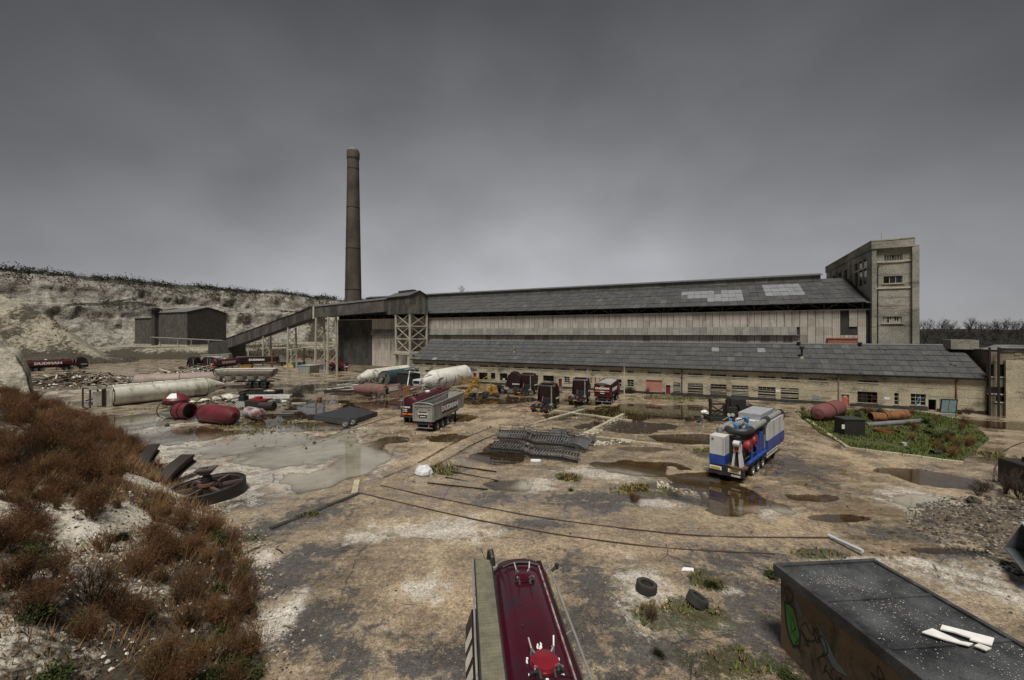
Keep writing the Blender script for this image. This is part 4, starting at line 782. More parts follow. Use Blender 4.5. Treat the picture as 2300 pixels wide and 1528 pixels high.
# gallery
E1 = C0+tl*(B_-.2)+tr_*2.4; K = Vector((-58.2, 122, 0)); E2 = Vector((-114, 164, 0))
ga = thing('conveyor_gallery', 'long dark sloping conveyor gallery climbing to the transfer house', 'conveyor', (K.x, K.y, 0))
def gal(a, b, za0, za1, zb0, zb1, nm, wd=1.7):
    a, b = a-K, b-K; d = (b-a).normalized(); s_ = Vector((d.y, -d.x, 0)); n = max(2, int((b-a).length/2.4)); mb = MB()
    P = lambda f, lo, si: a.lerp(b, f)+s_*(wd*si)+Vector((0, 0, (za0+(zb0-za0)*f) if lo else (za1+(zb1-za1)*f)))
    for i in range(n):
        f0, f1 = i/n, (i+1)/n-.0015
        sgn = 1 if (a.lerp(b, .5)+s_).y < (a.lerp(b, .5)-s_).y else -1
        o = MB().add([P(f0, 1, sgn), P(f1, 1, sgn), P(f1, 0, sgn), P(f0, 0, sgn)]+[P(f0, 1, sgn*.97), P(f1, 1, sgn*.97), P(f1, 0, sgn*.97), P(f0, 0, sgn*.97)], [(0, 1, 2, 3), (7, 6, 5, 4), (0, 4, 5, 1), (3, 2, 6, 7), (0, 3, 7, 4), (1, 5, 6, 2)]).build('side_sheet', dclad2 if random.random() < .75 else dclad, ga)
    core = MB(); Q = [P(f, lo, si*.94) for f in (0, 1) for lo, si in ((1, -1), (1, 1), (0, 1), (0, -1))]; core.add(Q, [(0, 1, 2, 3), (7, 6, 5, 4), (0, 4, 5, 1), (1, 5, 6, 2), (2, 6, 7, 3), (3, 7, 4, 0)]); core.build('floor', plinth, ga)
    T = [P(f, 0, si*1.12)+Vector((0, 0, .05)) for f in (0, 1) for si in (-1, 1)]; ap = [P(f, 0, 0)+Vector((0, 0, .75)) for f in (0, 1)]
    MB().add([T[0], T[1], ap[0], T[2], T[3], ap[1]], [(0, 1, 2), (5, 4, 3), (1, 4, 5, 2), (0, 2, 5, 3)]).build('roof', slate3, ga)
gal(E1, K, 17.0, 20.2, 15.7, 18.8, 'u', 1.5); gal(K, E2, 15.7, 18.8, 4.6, 8.6, 'l', 1.5)
def trestle(p, zt, sp, m=concw):
    p = p-K; d = Vector((.83, -.55, 0)); s_ = Vector((.55, .83, 0))
    for e in (-1, 1):
        MB().bar(p+s_*(e*1.2)+Vector((0, 0, zt)), p+s_*(e*1.5), .42).build('leg', m, ga)
    for z in np.linspace(2, zt-3, 4): MB().bar(p+s_*1.35+Vector((0, 0, z)), p-s_*1.35+Vector((0, 0, z+3)), .14).bar(p-s_*1.35+Vector((0, 0, z)), p+s_*1.35+Vector((0, 0, z+3)), .14).build('brace', m, ga)
trestle(K+Vector((1.5, -1.0, 0)), 15.7, 0); trestle(K+Vector((7, -5.4, 0)), 15.8, 0); trestle(K.lerp(E2, .48), 10.2, 0); trestle(K.lerp(E2, .22), 13, 0)
MB().box(-.25, .25, -2.0, -1.85, 15.4, 18.9).build('joint_strip', concw, ga)
MB().box(-60.5, -51, 38, 46, 0, 7.5).build('boot_house', dclad, ga)
# ---------------- dark sheds on the far terrace
fs = thing('far_shed', 'tall dark corrugated shed with a gabled end below the chalk cliff', 'building', (-158.5, 200, 4.4), R(65))
def far_shed(t, W, D_, h, rise, gm, sm):  # side wall sheets paler than the gable's, its light put into the colour
    for i in range(int(W/2)): MB().box(i*2+.02, i*2+1.98, -.1, 0, 1.2, h+(rise*(1-abs((i*2+1)-W/2)/(W/2)))).build('wall_sheet', gm if random.random() < .7 else dclad, t)
    for i in range(int(D_/2)): MB().box(-.1, 0, i*2+.02, i*2+1.98, 1.2, h).build('wall_sheet', sm if random.random() < .7 else dclad2, t)
    MB().box(.02, W-.02, .02, D_, 0, h).prism([(0.02, h), (W/2, h+rise-.1), (W-.02, h)], .02, D_).build('core', plinth, t); MB().box(-.15, W+.1, -.18, D_, 0, 1.2).build('plinth', concw, t)
    MB().prism([(-.5, h-.15), (W/2, h+rise), (W+.5, h-.15), (W+.5, h+.05), (W/2, h+rise+.2), (-.5, h+.05)], -.4, D_).build('roof', mat('far grey roof', (.13, .13, .125), (.09, .09, .088), .6), t)
far_shed(fs, 18, 26, 17.4, 2.6, dclad, dclad2)
f2 = thing('far_shed', 'lower dark corrugated shed on the left of the tall gabled one', 'building', (-182.7, 212, 4.4), R(65)); far_shed(f2, 14, 24, 15.0, 1.2, dclad, dclad2)
MB().box(-2.4, -.2, -1.2, 2, 0, 20).build('hoist_tower', dclad, f2); MB().box(-3.4, .8, -2, 3, 18.6, 19.2).build('hoist_platform', rustd, f2)
# ---------------- pipe racks
def rack(name, label, A, B, za, zb, ts, m, g0, n2=2):
    A, B = Vector(A), Vector(B); t = thing(name, label, 'pipe rack', A); d = B-A; s_ = Vector((d.y, -d.x, 0)).normalized()
    for k in range(n2): MB().tube([Vector((0, 0, za))+s_*(k*.8), d*.5+s_*(k*.8)+Vector((0, 0, (za+zb)/2)), d+s_*(k*.8)+Vector((0, 0, zb))], .2, 8).build('pipe', steel if k else whitep, t, True)
    for f in ts:
        p = d*f; z = za+(zb-za)*f; MB().box(p.x-.18, p.x+.18, p.y-.18, p.y+.18, g0 if f < .3 else 0, z-.2).build('post', m, t); MB().bar(p-s_*.6+Vector((0, 0, z-.3)), p+s_*1.4+Vector((0, 0, z-.3)), .2).build('cross_arm', m, t)
rack('pipe_rack', 'long pair of pale overhead pipes on thin posts across the far yard', (-174, 198, 0), (-71.6, 168, 0), 9.3, 6.0, [.05, .16, .24, .34, .45, .56, .67, .78, .9, 1], concw, 3.0)
rack('pipe_rack', 'short white overhead pipe on rusty orange posts beside the maroon box trailer', (-76.7, 131, 0), (-66, 150, 0), 6.3, 6.3, [0, .5, .98], rusto, 0, 1)
# ============================================================ VEHICLES
_wm = {}
def wheel(parent, x, y, r=.5, w=.32, out=-1, rim=None):
    """tyre with a dished rim; out = side the rim faces (-1 right, +1 left)"""
    rim = rim or steel; key = (r, w, rim.name)
    if key not in _wm:
        t = MB().lathe([(-w/2, r*.62), (-w/2, r*.9), (-w*.38, r*.985), (-w*.15, r), (0, r*.985), (w*.15, r), (w*.38, r*.985), (w/2, r*.9), (w/2, r*.62), (-w/2, r*.62)], 20, Matrix.Rotation(R(90), 4, 'Z')).mesh('tyre', True); t.materials.append(rubber)
        k = MB().lathe([(w*.5, r*.66), (w*.44, r*.58), (w*.1, r*.5), (w*.14, r*.22), (w*.42, r*.2), (w*.42, 0)], 16, Matrix.Rotation(R(-90), 4, 'Z'))
        for i in range(8):
            a = i*math.pi/4; k.cyl((r*.36*math.cos(a), -w*.12, r*.36*math.sin(a)), (r*.36*math.cos(a), -w*.24, r*.36*math.sin(a)), r*.05, n=6)
        k = k.mesh('rim', True); k.materials.append(rim); _wm[key] = (t, k)
    t, k = _wm[key]; o = inst('wheel', t, parent, (x, y, r)); inst('rim', k, o, (0, 0, 0), (0, 0, 0 if out < 0 else math.pi)); return o
def axle(parent, x, r=.5, half=1.05, dual=False, rim=None):
    for s in (-1, 1):
        wheel(parent, x, s*half, r, .32 if not dual else .55, s, rim)
    MB().cyl((x, -half, r), (x, half, r), .09, n=8).build('axle', black, parent)
def heading(a, b): a, b = Vector(a), Vector(b); return math.atan2(b.y-a.y, b.x-a.x)
def tractor(name, label, loc, rz, group=None, cabm=None, roofz=3.7):
    """rear end at the origin, driving towards +x"""
    cabm = cabm or mat('nearly black maroon cab', (.022, .004, .007), (.012, .003, .004), .35, scale=.7, dirt=(.04, .03, .025), dirt_amt=.3); t = thing(name, label, 'truck', loc, rz, group)
    MB().box(.1, 5.6, -.48, -.36, .72, .98).box(.1, 5.6, .36, .48, .72, .98).box(.25, .4, -.36, .36, .72, .95).box(2.2, 2.35, -.36, .36, .72, .95).box(3.5, 3.6, -.36, .36, .75, .95).build('chassis', black, t)
    MB().box(3.75, 5.95, -1.18, 1.18, .55, 1.1).build('engine_skirt', black, t)
    side = [(3.72, 1.08), (3.72, roofz-.35), (3.95, roofz), (4.9, roofz), (5.55, roofz-.55), (5.78, roofz-1.25), (5.95, 1.75), (5.98, .62), (5.62, .6), (5.5, .95), (5.2, 1.12), (4.6, 1.12), (4.3, .95), (4.2, .8), (3.95, .8)]
    cab = MB().prism(side, -1.22, 1.22).build('cab', cabm, t, bevel=.05)
    MB().add([(5.80, -1.0, 1.82+.05), (5.80, 1.0, 1.87), (5.70, 1.0, 2.62), (5.70, -1.0, 2.62)], [(0, 1, 2, 3)]).prism([(5.79, 2.3), (5.68, 2.62), (5.66, 2.58), (5.9, 1.83), (5.97, 1.84)], -1.05, 1.05).build('windscreen', glass, cab)
    for s in (-1, 1):
        MB().prism([(4.75, 1.9), (4.75, 2.55), (5.4, 2.55), (5.62, 1.9)], s*1.222, s*1.24).build('side_window', glass, cab)
        MB().box(5.5, 5.62, s*1.3-.05, s*1.3+.05, 1.9, 2.6).bar((5.6, s*1.2, 2.4), (5.56, s*1.32, 2.4), .04).build('mirror', black, cab)
        MB().prism([(2.9, 1.15), (3.72, 1.15), (3.72, roofz-.4), (3.45, roofz-.5)], s*1.14, s*1.2).build('side_fairing', maroond, t)
        MB().box(2.6, 3.6, s*.6 if s > 0 else -1.1, 1.1 if s > 0 else -.6, .45, .95).build('fuel_tank', alu, t, bevel=.05)
        m = MB(); m.lathe([(s*.85, .58), (s*1.2, .58)], 10, Matrix.Translation((1.1, 0, .5)) @ Matrix.Rotation(R(90), 4, 'Z'), a0=R(10), a1=R(170)); m.box(.42, 1.78, min(s*.85, s*1.2), max(s*.85, s*1.2), 1.06, 1.09); m.box(.3, .42, min(s*.62, s*1.2), max(s*.62, s*1.2), .42, 1.0); m.build('mudguard', black, t)
        MB().box(.05, .12, min(s*.62, s*1.12), max(s*.62, s*1.12), .72, .86).build('tail_light', lampr, t)
    MB().box(3.5, 3.7, -1.02, 1.02, 1.2, roofz-.45).build('back_wall', maroond, cab)
    MB().prism([(3.78, roofz+.0), (4.3, roofz+.12), (5.0, roofz+.02), (4.9, roofz-.02)], -.95, .95).build('roof_fairing', cabm, cab)
    MB().cyl((3.3, -.85, .9), (3.3, -.85, 3.2), .11, n=10).cyl((3.3, -.85, 3.2), (3.2, -.85, 3.45), .08, n=8).build('exhaust_stack', alu, t, True)
    MB().box(3.05, 3.5, -.7, .5, 1.0, 1.75).build('air_unit', black, t); MB().tube([(3.3, .2, 1.7), (2.9, .3, 2.0), (2.4, .25, 1.3)], .035, 6).build('air_hose', redb, t)
    MB().prism([(.35, 1.0), (.5, 1.18), (1.5, 1.24), (1.9, 1.05)], -.45, -.12).prism([(.35, 1.0), (.5, 1.18), (1.5, 1.24), (1.9, 1.05)], .12, .45).prism([(.9, 1.05), (.9, 1.2), (1.9, 1.22), (1.9, 1.05)], -.12, .12).build('fifth_wheel', black, t)
    MB().box(.02, .07, -.3, .3, .6, .72).build('number_plate', amber, t)
    axle(t, 1.1, .5, .92, True); axle(t, 2.35, .42, .98); axle(t, 4.85, .52, 1.05)
    for s in (-1, 1): letter('DUDMAN', cab, (5.0, s*1.235, 1.55), 90*s, .3, 1.1)
    return t
GT = 'maroon tractor units in the yard'
p = G(1208, 930); hd = heading(G(1216, 931), G(1239, 919))
T1 = tractor('tractor_unit', 'nearest maroon tractor unit without trailer, rear wheels towards the camera', p, hd, GT)
p = G(1291, 909); dup(T1, 'maroon tractor unit between the nearest one and the sheeted tipper', p, hd+.03, GT)
p = G(1165, 891); dup(T1, 'maroon tractor unit parked behind and left of the nearest one', p, hd-.02, GT)
p = G(1105, 878); dup(T1, 'maroon tractor unit standing side-on before the shed beside the yellow crane', p, R(-12), GT)
p = G(407, 832); dup(T1, 'left one of two far maroon tractor units seen from behind', p, R(84), GT)
p = G(439, 832.5); dup(T1, 'right one of two far maroon tractor units seen from behind', p, R(82), GT)
p = G(540, 812); dup(T1, 'far maroon tractor unit behind the maroon box trailer', p, R(150), GT)
# ---------------- tank trailer
def tank_trailer(name, label, loc, rz, L_=9.5, group=None, word='DUDMAN'):
    t = thing(name, label, 'tanker trailer', loc, rz, group); zc, ry, rz_ = 2.15, 1.2, 1.12
    prof = [(-.28, .0), (-.25, .5), (-.12, .86), (0, 1.0), (L_-.0, 1.0), (L_+.15, .86), (L_+.28, .5), (L_+.3, 0)]
    sq = lambda k: (k[0], k[1])
    body = MB().lathe(prof, 28, Matrix.Translation((.3, 0, zc)), sy=ry, sz=rz_).build('tank', maroon, t, True)
    MB().prism([(-1.1, 1.0), (-1.1, 2.05), (-.75, 2.25), (.75, 2.25), (1.1, 2.05), (1.1, 1.0)], -.02, .1, axes='yz').build('rear_panel', maroond, t)
    MB().box(.2, L_, .42, .85, 3.2, 3.26).build('walkway', stripe, t); MB().tube([(.2, .9, 3.85), (L_*.5, .9, 3.88), (L_, .9, 3.85)], .03, 6).tube([(.2, .9, 3.5), (L_, .9, 3.5)], .022, 6).build('handrail', steel, t)
    for x in np.linspace(.2, L_, 6): MB().cyl((x, .9, 3.1), (x, .9, 3.86), .025, n=6).build('rail_post', steel, t)
    for x in (1.6, L_*.5, L_-1.5): MB().cyl((x, 0, 3.2), (x, 0, 3.38), .34, n=14).cyl((x, 0, 3.38), (x, 0, 3.45), .27, .2, n=14).build('hatch', white if x == L_*.5 else maroon, t, True)
    for s in (-1, 1):
        MB().prism([(.3, s*.72, ), (L_, s*.72)], 0, .01) if False else None
        MB().box(.35, L_-.1, s*.62-.03, s*.62+.03, 3.03, 3.14).build('coaming', maroon, t)
        letter(word, t, (L_*.52, s*1.235, 2.22), 90*s, .95, 1.35, .06)
    MB().box(0, L_, -.45, -.33, .9, 1.15).box(0, L_, .33, .45, .9, 1.15).box(-.1, .0, -1.15, 1.15, .75, 1.0).build('chassis', black, t)
    MB().box(-.16, -.11, -.75, .0, 1.12, 1.3).build('marker_board', orange, t); MB().box(-.16, -.11, .1, .85, 1.12, 1.3).build('marker_board', orange, t)
    letter('DUDMAN', t, (-.04, .45, 2.0), 180, .27, 1.1)
    for z in (1.72, 1.52): MB().box(-.045, -.025, .2, .85, z-.05, z+.04).build('small_print', white, t)
    ld = MB().bar((-.12, 1.0, .8), (-.12, 1.0, 3.7), .05).bar((-.12, .6, .8), (-.12, .6, 3.7), .05)
    for k in range(9): ld.bar((-.12, .6, .95+k*.3), (-.12, 1.0, .95+k*.3), .03)
    ld.build('ladder', steel, t)
    for x in (1.2, 2.5, 3.8): axle(t, x, .5, .98, False)
    for s in (-1, 1): MB().box(L_-2.6, L_-2.45, s*.7-.07, s*.7+.07, .12, 1.0).box(L_-2.75, L_-2.3, s*.7-.14, s*.7+.14, .04, .12).build('landing_leg', black, t)
    return t
a = G(918, 952); b = G(1018, 917); TT = tank_trailer('tank_trailer', 'maroon tank trailer close behind the grey open tipper trailer', a, heading(a, G(1003, 918)), 9.6)
o = dup(TT, 'far maroon tank trailer seen from behind, beside the two tractor units', G(478, 833), R(88)); o.scale = (1, 1, 1)
a = G(48, 836); dup(TT, 'maroon tank trailer coupled to a tractor unit below the chalk slope', a, heading(a, G(178, 829)))
c = G(134, 831.6); dup(T1, 'maroon tractor unit coupled to the tank trailer below the chalk slope', c, heading(a, G(178, 829)), GT)
# ---------------- open tipper trailer
def tipper_trailer(name, label, loc, rz, L_=8.6, body_m=None, word='DUDMAN', cover=None, group=None, cat='tipper trailer'):
    t = thing(name, label, cat, loc, rz, group); m = body_m or alu; z0, z1, h = 1.25, 3.05, 1.23; th = .06
    tub = MB()
    for s in (-1, 1):
        tub.add([(0, s*h, z0), (L_, s*h, z0+.25), (L_, s*h, z1+.25), (0, s*h, z1), (0, s*(h-th), z0), (L_, s*(h-th), z0+.25), (L_, s*(h-th), z1+.25), (0, s*(h-th), z1)], [(0, 1, 2, 3), (7, 6, 5, 4), (3, 2, 6, 7), (0, 4, 5, 1), (0, 3, 7, 4), (1, 5, 6, 2)])
    tub.build('side_wall', m, t); MB().add([(0, -h+th, z0), (L_, -h+th, z0+.25), (L_, h-th, z0+.25), (0, h-th, z0), (0, -h+th, z0+.06), (L_, -h+th, z0+.31), (L_, h-th, z0+.31), (0, h-th, z0+.06)], [(0, 3, 2, 1), (4, 5, 6, 7), (0, 1, 5, 4), (2, 3, 7, 6)]).build('floor', m, t)
    MB().add([(L_-.06, -h+th, z0+.3), (L_+.35, -h+th, z1+.25), (L_+.35, h-th, z1+.25), (L_-.06, h-th, z0+.3), (L_+.02, -h+th, z0+.3), (L_+.42, -h+th, z1+.25), (L_+.42, h-th, z1+.25), (L_+.02, h-th, z0+.3)], [(0, 1, 2, 3), (7, 6, 5, 4), (1, 5, 6, 2), (0, 4, 5, 1), (3, 2, 6, 7)]).build('headboard', m, t)
    tg = MB().add([(-.02, -h+.08, z0+.05), (-.02, h-.08, z0+.05), (-.02, h-.08, z1-.05), (-.02, -h+.08, z1-.05), (.05, -h+.08, z0+.05), (.05, h-.08, z0+.05), (.05, h-.08, z1-.05), (.05, -h+.08, z1-.05)], [(0, 3, 2, 1), (4, 5, 6, 7), (0, 1, 5, 4), (2, 3, 7, 6), (1, 2, 6, 5), (0, 4, 7, 3)]).build('tailgate', m, t)
    MB().box(-.1, -.021, -h+.06, -h+.2, z0, z1).box(-.1, -.021, h-.2, h-.06, z0, z1).box(-.1, -.021, -h+.2, h-.2, z0, z0+.14).box(-.1, -.021, -h+.2, h-.2, z1-.16, z1-.02).bar((-.06, -.9, z1-.5), (-.06, -.55, z1-.2), .07).bar((-.06, .9, z1-.5), (-.06, .55, z1-.2), .07).build('tailgate_frame', m, tg)
    MB().box(-.045, -.022, -.48, .48, z0+.4, z0+1.05).build('name_board', maroond, tg); letter('DUDMAN', tg, (-.05, 0, z0+.83), 180, .26, 1.05); MB().box(-.055, -.046, -.34, .34, z0+.5, z0+.58).build('small_print', white, tg)
    rim = MB()
    for s in (-1, 1): rim.bar((-.05, s*(h-.01), z1+.04), (L_+.42, s*(h-.01), z1+.29), .13, .1)
    arc = [(-.02, h*math.cos(a_), z1+.05+.22*math.sin(a_)) for a_ in np.linspace(0, math.pi, 9)]
    rim.tube(arc, .05, 6); rim.tube([(L_+.4, p[1], p[2]+.25) for p in arc], .05, 6); rim.build('top_rail', m, t)
    if cover is None: MB().tube([(0, .0, z1+.25), (L_*.4, .1, z1+.1), (L_, .4, z1+.5)], .045, 6).build('sheet_pole', m, t)
    n = int(L_/.42)
    for s in (-1, 1):
        for i in range(n):
            x = .3+i*(L_-.5)/(n-1); zz = .25*x/L_
            if .22*L_ < x < .78*L_ and word: continue
            MB().box(x-.045, x+.045, s*h if s > 0 else -h-.04, h+.04 if s > 0 else -h, z0+.08+zz, z1-.05+zz).build('rib', m, t)
        MB().prism([(0, z0), (.62, z0+.02), (.16, z1), (0, z1)], s*(h+.001), s*(h+.05)).build('rear_gusset', m, t)
        if word:
            zz = .25*.5; MB().box(L_*.27, L_*.74, s*h+.002 if s > 0 else -h-.03, h+.03 if s > 0 else -h-.002, z0+.38+zz, z1-.42+zz).build('name_board', maroon, t); MB().box(L_*.28, L_*.73, s*(h+.031) if s > 0 else -h-.036, h+.036 if s > 0 else -h-.031, z0+.43+zz, z1-.47+zz).build('board_face', maroond, t)
            letter(word, t, (L_*.505, s*(h+.043), z0+.9+zz), 90*s, .82, 1.28, .06)
    MB().box(.1, L_, -.45, -.33, .95, 1.2).box(.1, L_, .33, .45, .95, 1.2).box(.0, .12, -1.1, 1.1, .85, 1.1).build('chassis', black, t); MB().box(-.1, 0, -1.2, 1.2, .5, .6).bar((0, -.7, .6), (.1, -.7, .95), .08).bar((0, .7, .6), (.1, .7, .95), .08).build('bumper', steel, t)
    for s in (-1, 1): MB().box(-.03, .03, s*.95-.2, s*.95+.2, .9, 1.05).build('tail_light', lampr, t)
    if cover:
        ar = [(h*1.02*math.cos(a_), z1+.06+.35*math.sin(a_)) for a_ in np.linspace(0, math.pi, 10)]; MB().prism(ar, .0, L_+.35, axes='yz').build('load_sheet', cover, t, True)
    return t
def tt_wheels(t, L_=8.6):
    for x in (1.3, 2.62, 3.94): axle(t, x, .52, 1.0, False)
    for s in (-1, 1): MB().box(L_-1.9, L_-1.75, s*.8-.08, s*.8+.08, .12, 1.2).box(L_-2.05, L_-1.6, s*.8-.16, s*.8+.16, .04, .12).bar((L_-1.8, s*.8, .5), (L_-2.8, s*.45, 1.05), .07).build('landing_leg', black, t)
a = G(950, 972); hd2 = heading(G(974, 974), G(1045, 938))
TP_ = tipper_trailer('tipper_trailer', 'open grey aluminium tipper trailer with name boards, nearest parked trailer', a, hd2, 8.8); tt_wheels(TP_, 8.8)
a = G(455, 816); dup(TP_, 'far grey tipper trailer seen side-on behind the tractor units', a, R(14))
bt = tipper_trailer('box_trailer', 'dark maroon high-sided trailer with white lettering in the far yard', G(533, 824), R(14), 12.2, maroond, 'DUDMAN', mat('dark sheet', (.05, .045, .045), (.03, .03, .03), .6)); tt_wheels(bt, 12.2)
gt = tipper_trailer('domed_trailer', 'grey round-topped trailer at the right end of the maroon box trailer', G(623, 822), R(12), 3.6, alu, '', alu); axle(gt, 1.2, .5); axle(gt, 2.4, .5)
# rigid tipper with sheeted load
a = G(1353, 910); hd3 = heading(G(1370, 910), G(1387, 897))
rt = tipper_trailer('tipper_lorry', 'maroon rigid tipper lorry with a pale grey sheeted load', a, hd3, 6.0, maroon, '', mat('pale load sheet', (.30, .30, .29), (.22, .22, .21), .6, dirt=(.14, .13, .12), dirt_amt=.3), cat='truck')
letter('DUDMAN', rt, (-.11, 0, 2.55), 180, .42, 1.15); MB().box(-.13, -.101, -1.05, -.35, 2.05, 2.2).build('marker_board', orange, rt); MB().box(-.13, -.101, .35, 1.05, 2.05, 2.2).build('marker_board', orange, rt); MB().box(-.12, -.101, -.3, .3, 2.85, 2.95).build('plate', amber, rt)
for s in (-1, 1): letter('DUDMAN', rt, (3.1, s*1.3, 2.2), 90*s, .7, 1.2)
for x in (.9, 2.2, 5.6, 6.9): axle(rt, x, .5, .98, x < 3)
cab = MB().prism([(6.4, .9), (6.4, 2.95), (7.6, 2.95), (8.2, 2.0), (8.25, .6), (7.4, .6), (7.2, .95)], -1.2, 1.2).build('cab', maroon, rt, bevel=.05); MB().prism([(7.72, 2.75), (8.22, 1.95), (8.24, 1.97), (7.76, 2.78)], -1.02, 1.02).build('windscreen', glass, cab)
for s in (-1, 1): MB().cyl((6.25, s*.9, 1.4), (6.25, s*.9, 3.6), .1, n=8).build('exhaust_stack', alu, rt, True); MB().prism([(6.8, 1.9), (6.8, 2.7), (7.5, 2.7), (7.9, 1.9)], s*1.201, s*1.22).build('side_window', glass, cab)
# ---------------- concrete mixer
mx_ = thing('mixer_lorry', 'small far concrete mixer lorry with a red drum facing right', 'truck', G(736, 834.5), R(8))
MB().box(0, 7, -.5, .5, .75, 1.05).build('chassis', black, mx_)
M_ = Matrix.Translation((.2, 0, 2.75)) @ Matrix.Rotation(R(16), 4, 'Y'); dr = MB().lathe([(-.3, .45), (-.25, .75), (.8, 1.2), (2.4, 1.3), (3.6, 1.0), (4.4, .5), (4.45, 0)], 20, M_).build('drum', redp, mx_, True); MB().lathe([(.82, 1.215), (.82, 1.26), (.98, 1.285), (.98, 1.22)], 20, M_).build('drum_ring', rust, dr, True)
MB().prism([(-.7, 3.2), (-.1, 3.6), (.2, 3.0), (-.3, 2.3)], -.5, .5).bar((-.3, 0, 2.4), (-.9, 0, 1.4), .3, .1).build('chute', black, mx_); MB().bar((.4, -.6, 1.0), (.2, -.5, 2.4), .12).bar((.4, .6, 1.0), (.2, .5, 2.4), .12).build('drum_frame', black, mx_)
cab = MB().prism([(5.2, .7), (5.2, 2.7), (6.6, 2.7), (7.2, 1.8), (7.25, .5), (6.6, .5)], -1.15, 1.15).build('cab', maroon, mx_, bevel=.05); MB().prism([(6.68, 2.6), (7.17, 1.85), (7.2, 1.87), (6.72, 2.63)], -1, 1).build('windscreen', glass, cab)
for s in (-1, 1): MB().prism([(5.6, 1.7), (5.6, 2.5), (6.4, 2.5), (6.8, 1.7)], s*1.151, s*1.17).build('side_window', glass, cab); MB().box(5.2, 7.1, s*1.16-.01, s*1.16+.01, 1.3, 1.5).build('stripe', white, cab)
MB().box(7.26, 7.32, -1.1, 1.1, .55, .95).build('bumper', whitep, mx_)
for x in (1.0, 2.2, 6.1): axle(mx_, x, .48, .95, x < 3)
# ---------------- white van half hidden under the silo legs
vn = thing('parked_van', 'pale van half hidden behind the striped silo legs', 'van', G(935, 876), R(68))
MB().prism([(0, .45), (0, 1.85), (.3, 2.0), (2.9, 2.0), (3.7, 1.3), (4.5, 1.1), (4.6, .45)], -.9, .9).build('body', mat('pale van paint', (.42, .45, .48), (.32, .34, .36), .35), vn, bevel=.06)
MB().box(-.02, -.003, -.7, .7, 1.2, 1.75).build('rear_window', glass, vn); 
for s in (-1, 1): MB().prism([(2.1, 1.25), (2.1, 1.8), (2.85, 1.8), (3.4, 1.25)], s*.901, s*.915).build('side_window', glass, vn); MB().box(-.03, -.003, s*.75-.1, s*.75+.1, .8, 1.1).build('tail_light', lampr, vn)
for x in (.9, 3.7): axle(vn, x, .33, .8)
# ---------------- big plant trailer, white over blue
O = Vector((16.1, 30.7, 0)); pt = thing('plant_trailer', 'white and blue trailer loaded with grey pipes, red fans and blue tubes', 'plant trailer', O, R(45))
MB().box(.1, 11.8, -.5, -.3, .7, 1.05).box(.1, 11.8, .3, .5, .7, 1.05).box(0, 11.8, -1.22, 1.22, 1.02, 1.1).build('chassis', black, pt)
MB().box(-.12, .05, -1.22, 1.22, .42, 1.0).build('rear_bumper', black, pt)
for y in (.75, -.55):
    o = MB().box(-.16, -.123, y-.42, y+.42, .72, .98).build('marker_board', white, pt); MB().box(-.175, -.162, y-.34, y+.34, .78, .92).build('board_face', amber, o)
MB().box(-.15, -.123, -.95, -.35, .45, .58).build('number_plate', whitep, pt)
whp = mat('plant white paint', (.52, .52, .50), (.44, .44, .42), .4, scale=2, dirt=(.2, .19, .16), dirt_amt=.3, fine=.15, bscale=30)
c = MB().box(.02, 1.15, .18, 1.25, 1.78, 3.22).build('cabinet', whp, pt, bevel=.03); MB().box(.01, 1.16, .17, 1.26, 1.1, 1.775).build('cabinet_base', blue, c); MB().box(-.0, .018, .95, 1.1, 2.9, 3.02).build('badge', rust, c)
MB().box(.005, .018, .24, .28, 1.9, 3.1).box(.3, .34, .17, .178, 1.9, 3.1).build('hinge_strip', steel, c)
MB().box(1.2, 2.2, .0, 1.2, 1.1, 2.9).build('engine_housing', black, pt)
# tapering white mast between cheeks
m_ = MB()
for y0, y1 in ((-.28, -.48), (-.98, -.78)): m_.add([(.08, y0-.12*(1 if y0 < -.5 else -1)*0, 1.12), (.75, y0, 1.12), (.6, y1, 2.75), (.2, y1, 2.75), (.08, y0+.16*(1 if y0 < -.6 else -1), 1.12), (.75, y0+.16*(1 if y0 < -.6 else -1), 1.12), (.6, y1+.1*(1 if y0 < -.6 else -1), 2.75), (.2, y1+.1*(1 if y0 < -.6 else -1), 2.75)], [(0, 1, 2, 3), (7, 6, 5, 4), (0, 4, 5, 1), (3, 2, 6, 7), (0, 3, 7, 4), (1, 5, 6, 2)])
m_.box(.1, .7, -.85, -.42, 2.25, 2.7); o = m_.build('mast', whp, pt); MB().box(.3, .6, -.78, -.5, 1.15, 2.25).build('mast_belt', black, o); MB().cyl((.12, -.42, 2.85), (.12, -.85, 2.85), .2, n=14).cyl((.3, -.42, 2.85), (.3, -.85, 2.85), .2, n=14).box(.12, .3, -.85, -.42, 2.65, 3.05).build('mast_head', whp, o, True); MB().box(.07, .1, -.78, -.5, 2.3, 2.62).build('red_lamp', lampr, o)
MB().cyl((.4, -.63, 1.02), (.4, -.63, 1.14), .68, n=20).build('turntable', rust, pt, True)
